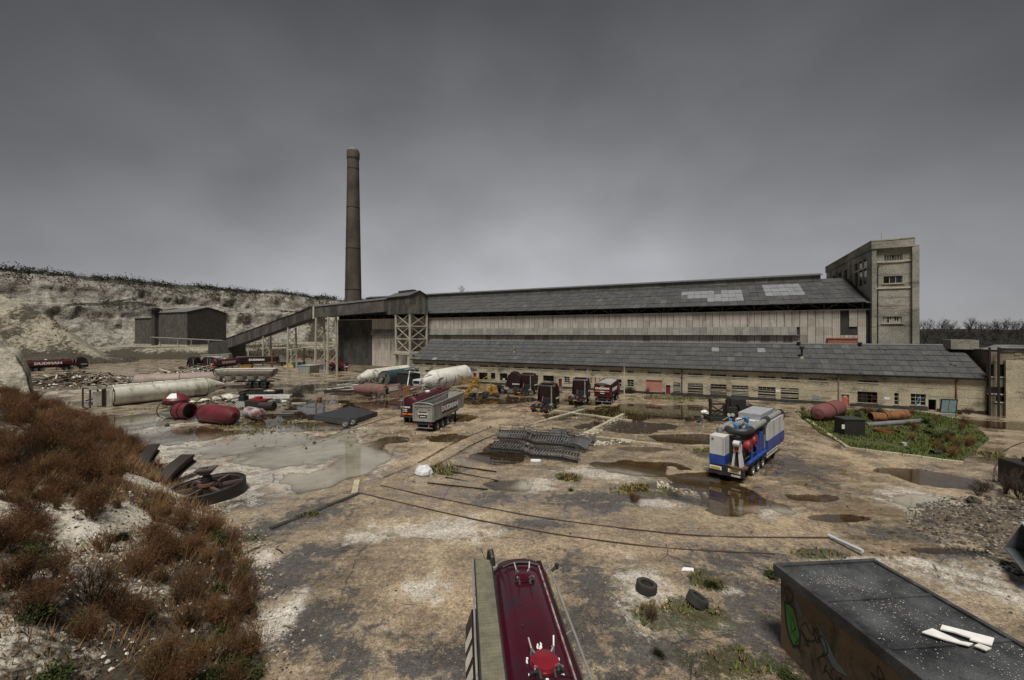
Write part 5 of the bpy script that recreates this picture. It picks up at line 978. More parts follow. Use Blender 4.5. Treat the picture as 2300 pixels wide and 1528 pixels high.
# side machinery
for i, x in enumerate((1.7, 3.2)):
    M_ = Matrix.Translation((x, -.95, 2.45+.12*i)); f = MB().lathe([(-.2, .2), (-.2, .42), (0, .46), (.2, .42), (.2, .2)], 16, M_ @ Matrix.Rotation(R(90), 4, 'Z')).tube([(x+.1, -.95, 2.9+.12*i), (x+.55, -1.0, 2.75+.12*i), (x+.7, -1.0, 2.3)], .14, 8).build('red_fan', redb, pt, True); MB().cyl((x, -1.2, 2.45+.12*i), (x, -1.12, 2.45+.12*i), .17, n=12).build('fan_hub', redp, f, True)
    MB().cyl((x+.75, -1.0, 1.2), (x+.75, -1.0, 2.3), .11, n=10).build('blue_riser', blue, pt, True)
MB().box(1.3, 2.0, -.8, -.3, 1.1, 2.6).build('black_tank', black, pt); MB().box(2.5, 3.4, -.75, .2, 1.1, 2.5).build('black_tank', black, pt); MB().cyl((2.3, .1, 1.1), (2.3, .1, 2.9), .4, n=14).build('drum', black, pt, True)
MB().cyl((4.9, -.92, 1.25), (4.9, -.92, 3.0), .26, n=16).cyl((4.9, -.92, 3.0), (4.9, -.92, 3.06), .2, .1, n=12).build('blue_cylinder', blue, pt, True)
for k in range(4): MB().cyl((.95+k*1.25, -1.15, 1.28), (1.95+k*1.25, -1.15, 1.28), .13, n=10).cyl((1.95+k*1.25, -1.15, 1.28), (2.05+k*1.25, -1.15, 1.28), .18, n=10).build('blue_tube', blue, pt, True)
for k in range(3): MB().tube([(1.2+k*1.3, -.9, 1.5), (1.5+k*1.3, -1.1, 1.75), (1.9+k*1.3, -.9, 1.45)], .05, 6).build('hose', black, pt)
MB().box(5.3, 6.2, -1.1, .9, 1.1, 3.1).build('radiator', black, pt); MB().box(5.5, 5.9, -1.14, -1.101, 1.5, 2.6).build('grille', steel, pt)
# container end
cb = MB().box(6.2, 11.9, -1.25, 1.25, 2.05, 3.55).build('container', whp, pt, bevel=.02); MB().box(6.19, 11.91, -1.26, 1.26, 1.15, 2.045).build('container_base', blue, cb)
f = MB()
for x in (8.1, 10.2): f.box(x-.02, x+.02, -1.275, -1.262, 1.2, 3.5)
f.box(8.1, 11.9, -1.275, -1.262, 1.36, 1.39); f.build('door_seam', black, cb); MB().box(11.6, 11.75, -1.29, -1.262, 3.05, 3.3).build('latch', black, cb)
MB().box(6.9, 11.2, -.55, 1.2, 3.555, 4.05).build('roof_box', mat('grey roof panel', (.33, .34, .35), (.25, .26, .27), .35, scale=1.5, dirt=(.5, .5, .48), dirt_amt=.2), cb, bevel=.02)
pg = mat('grey duct', (.24, .24, .235), (.17, .17, .165), .5, scale=2, dirt=(.1, .09, .08), dirt_amt=.3); rb = mat('black rubber elbow', (.02, .021, .024), (.03, .03, .032), .4)
MB().cyl((2.2, -1.0, 3.62), (6.0, -1.0, 3.68), .22, n=16).cyl((7.0, -1.0, 3.7), (11.0, -1.0, 3.75), .22, n=16).build('duct', pg, pt, True)
MB().tube([(6.0, -1.0, 3.68), (6.4, -1.0, 3.72), (7.0, -1.0, 3.7)], .28, 14).tube([(11.0, -1.0, 3.75), (11.5, -1.0, 3.75), (11.8, -1.02, 3.6), (11.9, -1.05, 3.2)], .27, 14).build('duct_sleeve', rb, pt, True)
MB().tube([(2.3, -1.0, 3.62), (1.7, -1.0, 3.6), (1.35, -.8, 3.55), (1.2, -.3, 3.5), (1.3, .2, 3.5), (1.7, .45, 3.52)], .27, 14).build('duct_elbow', rb, pt, True)
MB().cyl((1.7, .45, 3.52), (4.6, .3, 3.6), .24, n=14).build('duct', pg, pt, True); MB().cyl((1.5, 1.0, 3.4), (4.0, .95, 3.5), .24, n=14).cyl((1.5, 1.0, 3.1), (1.5, 1.0, 3.62), .2, n=10).build('duct', pg, pt, True); MB().cyl((2.4, -.35, 3.45), (6.0, -.45, 3.55), .12, n=10).build('duct', pg, pt, True)
for x, y in ((4.1, 1.0), (2.0, -.1), (2.5, .15), (2.9, -.6), (5.5, .1), (5.7, .3)): MB().cyl((x, y, 3.55), (x, y, 3.9), .13, n=10).cyl((x-.15, y, 3.82), (x+.15, y, 3.82), .08, n=8).build('valve', blue2, pt, True)
MB().box(5.0, 5.9, -.3, .9, 3.1, 3.5).box(3.4, 4.6, -.6, -.1, 3.2, 3.5).build('filter_box', alu, pt); MB().tube([(4.6, .3, 3.6), (5.2, .4, 3.8), (6.6, .3, 3.7)], .06, 6).tube([(3, -.6, 3.5), (4.4, -.2, 3.75), (6, .2, 3.6)], .05, 6).tube([(3.4, .7, 3.6), (4.4, .3, 3.9), (5.4, .7, 3.6)], .05, 6).build('hose', black, pt)
MB().box(6.2, 11.9, -.78, -.62, 3.6, 3.66).build('cable_tray', mat('olive tray', (.28, .27, .18), (.2, .19, .13), .6), pt)
MB().bar((5.9, -1.24, .75), (9.4, -1.24, .75), .05, .12).bar((5.9, -1.24, 1.0), (9.4, -1.24, 1.0), .05, .12).bar((6.2, -1.2, .7), (6.2, -1.2, 1.1), .05).bar((9.1, -1.2, .7), (9.1, -1.2, 1.1), .05).build('side_guard', whitep, pt)
for x in (2.4, 3.75, 5.1): axle(pt, x, .5, 1.0, False)
for s in (-1, 1): MB().box(9.8, 9.95, s*.8-.07, s*.8+.07, .1, 1.05).box(9.65, 10.1, s*.8-.15, s*.8+.15, .04, .12).build('landing_leg', black, pt)
MB().bar((.0, -1.1, .5), (.0, -1.1, 1.1), .08).tube([(.1, -1.1, 1.05), (-.05, -1.18, .8), (.1, -1.22, .5)], .03, 6).build('hose_drop', black, pt)
# ---------------- foreground tank trailer (x runs to its far end)
ft = thing('tank_trailer', 'large maroon tank trailer seen from above in the foreground', 'tanker trailer', (-.13, 14.35, 0), heading((.5, 9.1), (-.13, 14.35)))
mw = mat('wet maroon paint', (.052, .005, .012), (.03, .004, .010), .05, scale=.55, dirt=(.02, .013, .02), dirt_amt=.6, dscale=.9, rough2=.3, fine=.22, bscale=45)  # dark bluish patches: grime, with reflections put into the paint colour
yc, zc = -.3, 2.05
def sup(n, a, b, e):
    return [(math.copysign(abs(math.cos(t))**e, math.cos(t))*a, math.copysign(abs(math.sin(t))**e, math.sin(t))*b) for t in [2*math.pi*i/n for i in range(n)]]
sec = sup(40, 1.08, 1.2, .72); mb = MB(); xs = [(0, .25), (-.02, .7), (-.08, .88), (-.2, .965), (-.42, 1.0), (-11.2, 1.0), (-11.5, .9), (-11.6, .4)]
for x, k in xs: mb.v += [(x, yc+y*k, zc+z*k) for y, z in sec]
n = 40
for i in range(len(xs)-1): mb.f += [(i*n+j, (i+1)*n+j, (i+1)*n+(j+1) % n, i*n+(j+1) % n) for j in range(n)]
mb.f.append(tuple(range(n))); mb.build('tank', mw, ft, True)
def ring(x, w_, g): 
    r = MB()
    for xx in (x, x+w_): r.v += [(xx, yc+y*g, zc+z*g) for y, z in sec]
    r.f += [(j, n+j, n+(j+1) % n, (j+1) % n) for j in range(n)]; return r
ring(-.62, .09, 1.012).build('tank_band', maroond, ft, True); ring(-5.2, .06, 1.008).build('tank_band', maroond, ft, True)
# raised hatch coaming: long low kerbs either side of the crown
MB().tube([(-.75, yc-.62, 3.26), (-.66, yc-.3, 3.31), (-.63, yc, 3.33), (-.66, yc+.3, 3.31), (-.75, yc+.58, 3.26)], .03, 6).build('coaming', black, ft)
MB().box(-11, -.75, yc+.40, yc+.46, 3.17, 3.25).build('kerb', mw, ft); MB().box(-11, -.75, yc-.66, yc-.62, 3.05, 3.24).build('kerb', mat('worn kerb', (.33, .31, .3), (.12, .02, .03), .4, scale=4), ft)
MB().box(-11, -.1, yc-.84, yc-.68, 2.96, 3.04).build('side_gutter', maroond, ft)
wk = MB().box(-11.2, -.05, .62, 1.16, 3.1, 3.16).build('walkway', stripe, ft)
ck = MB()
for i in range(180):                                       # raised pattern of the plate
    for j in range(7):
        x = -.1-i*.06; y = .655+j*.075+(.035 if i % 2 else 0); a = .022 if i % 2 else -.022
        if y < 1.13: ck.add([(x-.02, y-a, 3.1605), (x+.004, y-a+.012, 3.1605), (x+.02, y+a, 3.1605), (x-.004, y+a-.012, 3.1605), (x, y, 3.172)], [(0, 1, 4), (1, 2, 4), (2, 3, 4), (3, 0, 4)])
tag(ck.build('plate_pattern', stripe, wk), kind='stuff')
MB().box(-11.2, -.04, 1.161, 1.2, 3.02, 3.2).box(-11.2, -.04, .58, .619, 3.05, 3.18).build('walkway_edge', black, wk)
MB().tube([(-.06, 1.24, 3.2), (-1.5, 1.26, 3.28), (-4, 1.27, 3.26), (-11, 1.24, 3.22)], .03, 6).build('grab_rail', alu, ft, True)
MB().tube([(-.3, yc-1.02, 3.1), (-4, yc-1.04, 3.12), (-11, yc-1.02, 3.1)], .035, 8).build('side_rail', alu, ft, True)
for x in np.arange(-.6, -11, -1.5): MB().bar((x, yc-1.02, 3.1), (x, yc-.8, 2.95), .035).build('rail_bracket', alu, ft)
def hatch(x, m, r=.27):
    z = 3.2; h = MB().cyl((x, yc-.03, z), (x, yc-.03, z+.1), r*1.12, n=24).lathe([(z+.1, r*1.05), (z+.16, r), (z+.19, r*.7), (z+.2, 0)], 24, Matrix.Translation((x, yc-.03, 0)), axis='z').build('hatch', m, ft, True)
    for k in range(4):
        a = R(45+90*k); c, s = math.cos(a), math.sin(a); p = Vector((x+c*r*1.25, yc-.03+s*r*1.25, z+.12))
        MB().cyl(p-Vector((0, 0, .15)), p+Vector((0, 0, .12)), .028, n=8).bar(p+Vector((0, 0, .1)), p+Vector((c*.28, s*.06, .22)), .035).bar(p+Vector((0, 0, .1)), p-Vector((c*.14, s*.14, 0)), .04).build('clamp', steel, h)
    MB().bar((x-r*.9, yc-.03-r*1.3, z+.08), (x-r*.9, yc-.03+r*1.3, z+.08), .06).bar((x-r*1.4, yc-.2, z+.05), (x-r*.7, yc-.2, z+.12), .05).bar((x-r*1.4, yc+.14, z+.05), (x-r*.7, yc+.14, z+.12), .05).build('hinge', black, h)
hatch(-1.42, mw, .24); hatch(-4.8, mat('wet red hatch', (.20, .012, .02), (.12, .01, .016), .15, scale=3, dirt=(.5, .45, .42), dirt_amt=.1), .31)
for k in range(26):                                        # torn sealant and paint flakes round the red hatch
    a = random.uniform(0, 6.3); d = random.uniform(.42, .62); x, y = -4.8+d*math.cos(a), yc-.03+d*math.sin(a)*.85
    MB().prism([(x+random.uniform(.02, .08)*math.cos(t_), y+random.uniform(.015, .05)*math.sin(t_)) for t_ in (0, 1.2, 2.3, 3.4, 4.6, 5.5)], 3.244-.06*abs(y-yc), 3.252-.06*abs(y-yc), axes='xy').build('paint_flake', white, ft)
for x, y in ((-2.6, yc+.25), (-3.5, yc+.3), (-5.5, yc-.2)): MB().cyl((x, y, 3.2), (x, y, 3.262), .035, n=8).build('bolt', black, ft)
MB().tube([(-.35, .55, 3.05), (-.3, .58, 3.35), (-.12, .62, 3.5), (.0, .66, 3.4), (.02, .68, 3.15)], .085, 10).build('vent_elbow', black, ft, True); MB().cyl((-.36, .55, 3.04), (-.36, .55, 3.12), .15, n=12).cyl((-.33, .56, 3.12), (-.3, .58, 3.42), .05, n=8).build('vent_base', alu, ft, True)
MB().cyl((-.9, yc-1.02, 3.1), (-.75, yc-1.25, 3.15), .05, n=8).cyl((-.75, yc-1.25, 3.1), (-.75, yc-1.25, 3.25), .07, n=8).build('side_lamp', black, ft)
# left flank: faded panels of the hose locker, leaning chevrons
MB().prism([(1.0, 1.3), (1.5, 1.3), (1.5, 2.2), (1.32, 2.72), (1.0, 2.75)], -11, -1.9, axes='yz').build('hose_locker', maroond, ft)
for k in range(13):
    x = -2.3-k*.66; MB().add([(x, 1.51, 1.35), (x-.42, 1.51, 1.35), (x-.62, 1.51, 2.2), (x-.2, 1.51, 2.2), (x-.75, 1.335, 2.72), (x-.33, 1.335, 2.72)], [(0, 3, 2, 1), (3, 5, 4, 2)]).build('chevron', whitep, ft)
MB().box(-11.2, -.6, -.8, -.65, .85, 1.1).box(-11.2, -.6, .1, .25, .85, 1.1).build('chassis', black, ft)
for s in (-1, 1): MB().box(-1.9, -1.75, yc+s*.7-.07, yc+s*.7+.07, .12, 1).box(-2.05, -1.6, yc+s*.7-.15, yc+s*.7+.15, .04, .12).build('landing_leg', black, ft)
for x in (-7.2, -8.5, -9.8):
    for s in (-1, 1): wheel(ft, x, yc+s*.95, .5, .35, s)
# ============================================================ SILOS, TANKS, SCRAP
def axis_thing(name, label, cat, a, b, group=None):
    a, b = Vector(a), Vector(b); return thing(name, label, cat, (a.x, a.y, 0), heading(a, b), group), (b-a).length
def strap(parent, x, r, zc, m=rustd, w_=.1): return MB().lathe([(x, r+.004), (x, r+.05), (x+w_, r+.05), (x+w_, r)], 24, Matrix.Translation((0, 0, zc))).build('band', m, parent, True)
# long white silo lying on its side
t, L_ = axis_thing('lying_silo', 'long grimy white silo lying on its side, cone pointing right', 'silo', G(246, 914), G(462, 889)); r = 1.6; zc = r+.05
MB().lathe([(0, 0), (0, r), (L_, r)], 36, Matrix.Translation((0, 0, zc))).build('shell', whitep, t, True); MB().lathe([(L_+.003, r), (L_+3.0, .28), (L_+3.0, 0)], 36, Matrix.Translation((0, 0, zc)) ).build('cone', whitep, t, True)
for x in (.05, L_-.3): strap(t, x, r, zc, rust if x < 1 else mat('mossy weld', (.10, .10, .03), (.2, .2, .1), .8))
MB().tube([(.2, -.7, zc+r+.12), (L_*.5, -.7, zc+r+.1), (L_, -.7, zc+r+.1)], .04, 6).tube([(.2, -.95, zc+r-.1), (L_*.5, -.95, zc+r-.12), (L_, -.95, zc+r-.1)], .03, 6).build('filler_pipe', black, t)
for x in np.linspace(.4, L_-.3, 9): MB().bar((x, -.6, zc+1.45), (x, -.8, zc+r+.12), .05).build('pipe_bracket', rust, t)
MB().box(L_+1.1, L_+1.35, -1.2, -1.0, zc-.1, zc+.15).build('plate', redp, t)
for y in (-1.4, 1.4):
    for z in (.1, 2.95): MB().bar((-.02, y, z+.1), (-2.6, y*1.08, z+.1), .2).build('leg', whitep, t)
for x in (-.9, -2.5): MB().bar((x, -1.45, .2), (x, 1.45, .2), .16).bar((x, -1.45, 3.05), (x, 1.45, 3.05), .16).bar((x, -1.45, .2), (x, -1.45, 3.05), .18).bar((x, 1.45, .2), (x, 1.45, 3.05), .18).build('leg_frame', rust, t)
MB().box(-2.2, -.4, -1.5, -1.44, .5, 2.6).build('skirt_plate', whitep, t); MB().box(-1.3, -.95, -1.54, -1.5, .3, 2.9).build('rust_plate', rustd, t)
p = G(206, 912); tag(MB().lathe([(0, .7), (0, .85), (.12, .9), (.2, .75), (.2, .65)], 20, Matrix.Translation((p.x, p.y, .75)) @ Matrix.Rotation(R(12), 4, 'X'), axis='z').lathe([(-.75, .38), (.0, .42), (.0, 0)], 14, Matrix.Translation((p.x, p.y, .75)), axis='z').build('hopper_ring', mat('blue grey steel', (.10, .13, .16), (.07, .09, .11), .5), None, True), 'blue grey steel hopper ring by the legs of the long white silo', 'hopper')
# faded pink tank behind it
t, L_ = axis_thing('lying_tank', 'faded pink tank lying behind the long white silo', 'tank', (-74, 80.5, 0), (-62.5, 87.8, 0)); r = 1.45
MB().lathe([(-.3, 0), (-.28, .7), (-.1, 1.2), (.1, r), (L_, r), (L_+.2, 1.2), (L_+.4, .5), (L_+.4, 0)], 30, Matrix.Translation((0, 0, r+.05))).build('shell', pinkt, t, True); MB().lathe([(-.36, 0), (-.34, .7), (-.16, 1.2), (.02, r+.02), (.08, r+.02)], 30, Matrix.Translation((0, 0, r+.05))).build('end_cap', greyp, t, True); strap(t, L_*.5, r, r+.05, rust); strap(t, L_-.1, r, r+.05, black)
# old bulk trailer
t, L_ = axis_thing('bulk_trailer', 'derelict grey green bulk trailer with scalloped hoppers and rust', 'trailer', G(486, 870), G(606, 866)); t.rotation_euler.z = R(8); L_ = 11.5
bd = MB(); secs = []
for x, k, zb in ((0, .35, 2.9), (.15, .7, 2.45), (.8, .95, 2.1), (1.6, 1, 1.9), (L_-1.2, 1, 1.9), (L_-.3, .97, 2.2), (L_, .8, 2.6)):
    zt = 3.75; secs.append([(x, 1.2*k*math.cos(a_), (zt-.35*abs(math.cos(a_))**3 if math.sin(a_) >= 0 else zb+(zt-.35-zb)*(1+math.sin(a_)))) for a_ in np.linspace(0, 2*math.pi, 24, endpoint=False)])
for s_ in secs: bd.v += s_
for i in range(len(secs)-1): bd.f += [(i*24+j, (i+1)*24+j, (i+1)*24+(j+1) % 24, i*24+(j+1) % 24) for j in range(24)]
bd.f += [tuple(range(24)), tuple(range(6*24+23, 6*24-1, -1))]; bd.build('body', mat('rust stained pink grey', (.30, .24, .20), (.22, .21, .18), .6, scale=.8, dirt=(.09, .05, .035), dirt_amt=.45, streak=3), t, True)
MB().tube([(.3, -1.0, 3.72), (L_*.5, -1.05, 3.8), (L_, -.9, 3.72)], .09, 8).tube([(.3, 1.0, 3.72), (L_, .9, 3.72)], .09, 8).build('top_rail', whitep, t, True)
MB().tube([(.3, -1.0, 3.7), (-.1, -.95, 3.2), (.1, -.9, 2.6), (.8, -1.1, 2.2)], .1, 8).tube([(L_-.1, -1.0, 3.7), (L_-.15, -1.1, 2.8), (L_-.5, -1.05, 2.0)], .1, 8).build('end_hoop', black, t, True)
for k in range(4): MB().lathe([(2.35, 1.12), (1.6, .95), (1.15, .35), (1.1, 0)], 18, Matrix.Translation((2.6+k*2.15, 0, 0)), axis='z').build('hopper', greyp, t, True)
MB().box(3.5, L_-.5, -.5, -.35, .95, 1.2).box(3.5, L_-.5, .35, .5, .95, 1.2).bar((.9, -.9, .1), (1.6, -.9, 2.2), .16).bar((.9, .9, .1), (1.6, .9, 2.2), .16).bar((2.2, -1, .1), (1.2, -1, 2.0), .14).build('chassis', black, t)
for x in (6.6, 8.0, 9.4): axle(t, x, .5, .98, False, black)
# white and teal silos in the middle
t, L_ = axis_thing('lying_silo', 'pale cream silo lying beside the teal one, blunt cone towards the left', 'silo', (-30.9, 88.5, 0), (-25.0, 104, 0)); r = 1.6
MB().lathe([(-3.3, 0), (-3.2, .45), (0, r), (L_, r), (L_, 0)], 34, Matrix.Translation((0, 0, r+.1))).build('shell', whitep, t, True); strap(t, .05, r, r+.1, MATS['mossy weld']); strap(t, 1.2, r, r+.1, MATS['mossy weld']); MB().tube([(.1, -1.0, 2.95), (1.0, -1.05, 3.0), (1.4, -1.5, 2.2)], .06, 6).build('pipe', rust, t)
t, L_ = axis_thing('lying_silo', 'dark teal silo lying with its round end to the camera', 'silo', (-27.2, 87, 0), (-23.2, 98.5, 0)); r = 1.5
MB().lathe([(.15, r*.9), (0, r), (L_, r), (L_, 0)], 34, Matrix.Translation((0, 0, r+.1))).build('shell', teal, t, True); MB().lathe([(.1, 0), (.1, r*.92)], 34, Matrix.Translation((0, 0, r+.1))).build('end_plate', mat('dull olive end', (.13, .13, .10), (.07, .07, .06), .7, dirt=(.03, .03, .025), dirt_amt=.4), t); MB().cyl((.1, .1, 1.5), (-.25, .1, 1.5), .3, n=14).cyl((.1, -.5, 2.3), (-.1, -.5, 2.3), .2, n=12).build('flange', rustd, t, True); MB().box(-.35, -.2, .5, 1.1, .6, 1.2, Matrix.Rotation(R(12), 4, 'X')).build('name_plate', steel, t); MB().tube([(-.3, .1, 1.5), (-.5, .3, 1.3), (-.4, .45, .8)], .07, 8).build('elbow', whitep, t)
MB().bar((6, -1.2, 2.9), (13, -1.5, 3.0), .22).bar((9, -1.5, 2.9), (11.5, -2.2, .2), .16).build('leg', mat('striped strut grey', (.2, .2, .2), (.5, .5, .47), .6, scale=1.2, contrast=.15), t)
# rust-streaked white silo with its leg frame
t, L_ = axis_thing('lying_silo', 'rust-streaked white silo with splayed legs lying near the yellow crane', 'silo', (-15.0, 76.6, 0), (-9.2, 81.6, 0)); r = 1.85; zc = 2.3
MB().lathe([(-2.2, 0), (-2.1, .5), (0, r*.97), (.4, r), (L_, r), (L_+.3, r*.9), (L_+.35, 0)], 36, Matrix.Translation((0, 0, zc)) @ Matrix.Rotation(R(-5), 4, 'Y')).build('shell', rustst, t, True)
for x in (.5, 2.0, 4.0, 5.6): strap(t, x, r-.02, zc+.06*x, rustd, .07)
sm = MATS['striped strut grey']
for a, b in [((1.4, -1.8, 3.0), (-3.4, -2.6, 1.9)), ((1.4, -1.8, 1.6), (-3.4, -2.6, 1.9)), ((1.2, 1.6, 3.4), (-4.2, .6, 4.2)), ((1.4, -1.8, 3.0), (-4.2, .6, 4.2)), ((-4.2, .6, 4.2), (-5.8, -1.5, 1.1)), ((-5.8, -1.5, 1.1), (-3.4, -2.6, 1.9)), ((-3.4, -2.6, 1.9), (-3.4, -2.8, .05)), ((-3.4, -2.6, 1.9), (-1.8, -2.5, .1)), ((-2.4, -.2, 2.5), (1.4, -1.8, 3.0))]: MB().bar(a, b, .15).build('leg', sm, t)
MB().prism([(L_+.0, 3.6), (L_+2.0, 3.5), (L_+2.3, 3.9), (L_+.6, 4.4), (L_-.2, 4.2)], -.9, .6).build('end_hood', mat('grey plastic hood', (.13, .14, .15), (.1, .1, .11), .5), t, bevel=.1)
# broken yellow crane / access boom
t = thing('yellow_boom', 'crumpled yellow lattice boom lying beside the white silo', 'crane', G(1075, 892), R(28))
def boom(a, b, w_, n):
    a, b = Vector(a), Vector(b); d = (b-a); u = d.normalized().cross(Vector((0, 0, 1))).normalized()*w_; v = u.cross(d.normalized()).normalized()*w_; cs = [u+v, u-v, -u-v, -u+v]
    for c in cs: MB().bar(a+c, b+c, .14).build('chord', yellow, t)
    for i in range(n):
        p, q = a+d*(i/n), a+d*((i+1)/n)
        for k in range(4): MB().bar(p+cs[k], q+cs[(k+1) % 4], .08).build('lacing', yellow, t)
boom((-3.8, .5, 3.6), (2.2, -.6, 1.0), .34, 7); boom((-3.2, -1.2, .4), (-.6, -.9, 3.3), .22, 4)
MB().box(1.6, 3.2, -1.3, .3, .5, .9).box(2.2, 3.2, -1.1, .2, .9, 1.9, None, (.15, .1)).build('base', yellow, t, bevel=.04); MB().bar((2.4, -.8, 1.5), (1.4, -.3, 3.6), .16).bar((.2, 0, 2.6), (1.4, -.3, 3.6), .1).bar((-.5, -.8, 0.1), (-.2, -.4, 3.4), .14).build('strut', yellow, t); MB().box(-1.2, -.2, -.8, .3, 3.0, 3.5).build('bracket', yellow, t)
for k in range(7): MB().bar((random.uniform(-4, 2), random.uniform(-1.5, 1), .1), (random.uniform(-4, 3), random.uniform(-2, 1), random.uniform(.2, 1.2)), .12).build('bent_bar', rustd, t)
# tanks in red, brown and grey
def tank(name, label, a, b, r, m, prof=None, zc=None, tilt=0.0, cat='tank', capm=None, bands=()):
    t, L_ = axis_thing(name, label, cat, a, b); zc = zc or r+.02; M_ = Matrix.Translation((0, 0, zc)) @ Matrix.Rotation(tilt, 4, 'Y')
    MB().lathe([(x*L_, q*r) for x, q in (prof or [(-.06, 0), (-.05, .5), (0, .9), (.06, 1), (.94, 1), (1, .9), (1.05, .5), (1.06, 0)])], 30, M_).build('shell', m, t, True)
    for x in bands: MB().lathe([(x*L_, r*1.01), (x*L_, r*1.06), (x*L_+.12, r*1.06), (x*L_+.12, r*1.01)], 30, M_).build('band', rustd, t, True)
    return t, L_, M_
t, L_, M_ = tank('pressure_tank', 'large dull red tank lying with its cone end towards the right', G(458, 948), G(522, 955.5), 1.12, redp, [(-.12, 0), (-.12, .5), (-.06, .72), (.0, .8), (.14, 1), (.86, 1), (1.0, .93), (1.1, .35), (1.1, 0)]); t.rotation_euler.z = R(-22)
strap(t, .1, 1.0, 1.14, rustd, .1); strap(t, -.05, .88, 1.14, maroond, .1); MB().cyl((L_*1.1, 0, 1.14), (L_*1.1+.12, 0, 1.14), .22, n=14).build('flange', maroond, t, True); MB().box(-.3, L_*.9, -.5, .5, .02, .25).build('cradle', black, t)
t, L_, M_ = tank('grey_tank', 'scraped grey and maroon cylinder beside the large red tank', G(555, 938), G(590, 943), .72, mat('scraped grey tank', (.32, .31, .29), (.14, .05, .05), .5, scale=1.6, contrast=.25, dirt=(.06, .05, .04), dirt_amt=.3)); t.rotation_euler.z = R(-30)
t, L_, M_ = tank('brown_tank', 'brown oxide tank with rounded ends beside the teal silo', G(806, 889), G(852, 895), 1.15, brown, [(-.1, .45), (-.1, .62), (-.06, .62), (-.06, .68), (-.02, .68), (.3, .98), (.5, 1), (.85, .95), (1, .75), (1.03, 0)]); t.rotation_euler.z = R(-18); MB().cyl((L_*.62, -.95, .9), (L_*.62, -1.2, .85), .2, n=12).build('port', rustd, t, True)
# red dome and open drums
p = G(396, 908); t = thing('tank_dome', 'dull red dished tank end with a white patch behind the open drum', 'tank end', p, R(20)); MB().lathe([(0, 1.65), (.5, 1.7), (1.0, 1.35), (1.35, .8), (1.5, 0)], 26, Matrix.Translation((0, 0, .25)), axis='z').build('dome', redp, t, True); MB().lathe([(0, 1.7), (.2, 1.74), (.3, 1.72)], 26, Matrix.Translation((0, 0, .1)), axis='z').build('rim', maroond, t, True)
pb = MB(); 
for i in range(4):
    for j in range(3):
        a0_, a1_ = R(235+i*14), R(235+(i+1)*14); rr_ = [1.5, 1.28, 1.02, .7]; zz = [1.0, 1.27, 1.5, 1.67]
        pb.add([(rr_[j]*math.cos(a0_), rr_[j]*math.sin(a0_), zz[j]+.09), (rr_[j]*math.cos(a1_), rr_[j]*math.sin(a1_), zz[j]+.09), (rr_[j+1]*math.cos(a1_), rr_[j+1]*math.sin(a1_), zz[j+1]+.09), (rr_[j+1]*math.cos(a0_), rr_[j+1]*math.sin(a0_), zz[j+1]+.09)], [(0, 1, 2, 3)])
pb.build('white_patch', white, t)
t, L_ = axis_thing('open_drum', 'open-ended dark drum with red jacket and steel hoops', 'drum', G(372, 938), G(424, 937)); t.rotation_euler.z = R(-12)
MB().lathe([(2.2, .95), (2.2, 1.02), (3.6, 1.02), (4.0, .98), (4.0, .9), (2.4, .88)], 26, Matrix.Translation((0, 0, 1.02))).build('jacket', redp, t, True); MB().lathe([(0, 0), (0.05, .8), (.4, .9), (2.3, .86)], 22, Matrix.Translation((0, 0, .95)), a0=R(180), a1=R(380)).build('torn_shell', greyp, t, True); MB().lathe([(3.2, 0), (3.2, .9)], 22, Matrix.Translation((0, 0, 1.02))).build('back_plate', black, t)
for x in (-.1, 2.1, 3.0, 4.0): MB().lathe([(x, 1.03), (x, 1.1), (x+.09, 1.1), (x+.09, 1.03)], 26, Matrix.Translation((0, 0, 1.03))).build('hoop', rustd, t, True)
# engine scrap with chequer panel
t = thing('scrap_engine', 'black scrap engine with a chequered side panel behind the grey cylinder', 'scrap', G(548, 918), R(-8))
MB().box(-.8, 3.2, -.7, .8, .3, 1.25).box(-.6, .3, -.4, .6, 1.25, 1.9).box(-.5, .1, -.3, .4, 1.9, 2.3).build('engine_block', black, t, bevel=.04)
for i in range(8):
    for j in range(6):
        if (i+j) % 2: MB().box(-.78+i*.19, -.6+i*.19, -.73, -.705, .35+j*.14, .48+j*.14).build('chequer', white, t)
MB().cyl((3.4, -.9, .62), (5.6, -.9, .66), .58, n=18).build('roller', rustd, t, True); MB().box(1.4, 3.9, -.5, .6, 1.26, 1.5).box(2.2, 2.9, -.4, .2, 1.5, 1.85).build('red_casing', redb, t); MB().tube([(1.2, 0, 1.3), (1.8, .2, 1.8), (2.6, .1, 1.4)], .08, 6).build('pipe', steel, t)
p = G(600, 899); t = thing('sign_board', 'long white sign board lying on edge in the mud', 'sign', p, R(4)); MB().box(-3.7, 3.6, -.04, .04, .25, .92).build('panel', white, t); letter('DUDMAN', t, (.6, -.05, .6), -90, .4, 1.2, m=mat('faded blue print', (.35, .37, .45), (.45, .46, .5), .6)); MB().box(1.9, 3.2, -.05, -.042, .5, .58).build('small_print', MATS['faded blue print'], t); MB().bar((2.2, .06, 0), (2.2, .06, .8), .08).bar((-2.4, .06, 0), (-2.4, .06, .8), .08).build('prop', rustd, t)
p = G(588, 885); t = thing('steel_tray', 'low black steel tray holding pale lumps of rubble', 'tray', p, R(3)); MB().box(-3.2, 3.1, -1.5, -1.4, .05, .65).box(-3.2, 3.1, 1.4, 1.5, .05, .65).box(-3.2, -3.1, -1.4, 1.4, .05, .65).box(3.0, 3.1, -1.4, 1.4, .05, .65).box(-3.1, 3.0, -1.4, 1.4, .05, .1).bar((-1.3, -1.4, .5), (-1.3, 1.4, .5), .1).build('frame', black, t)
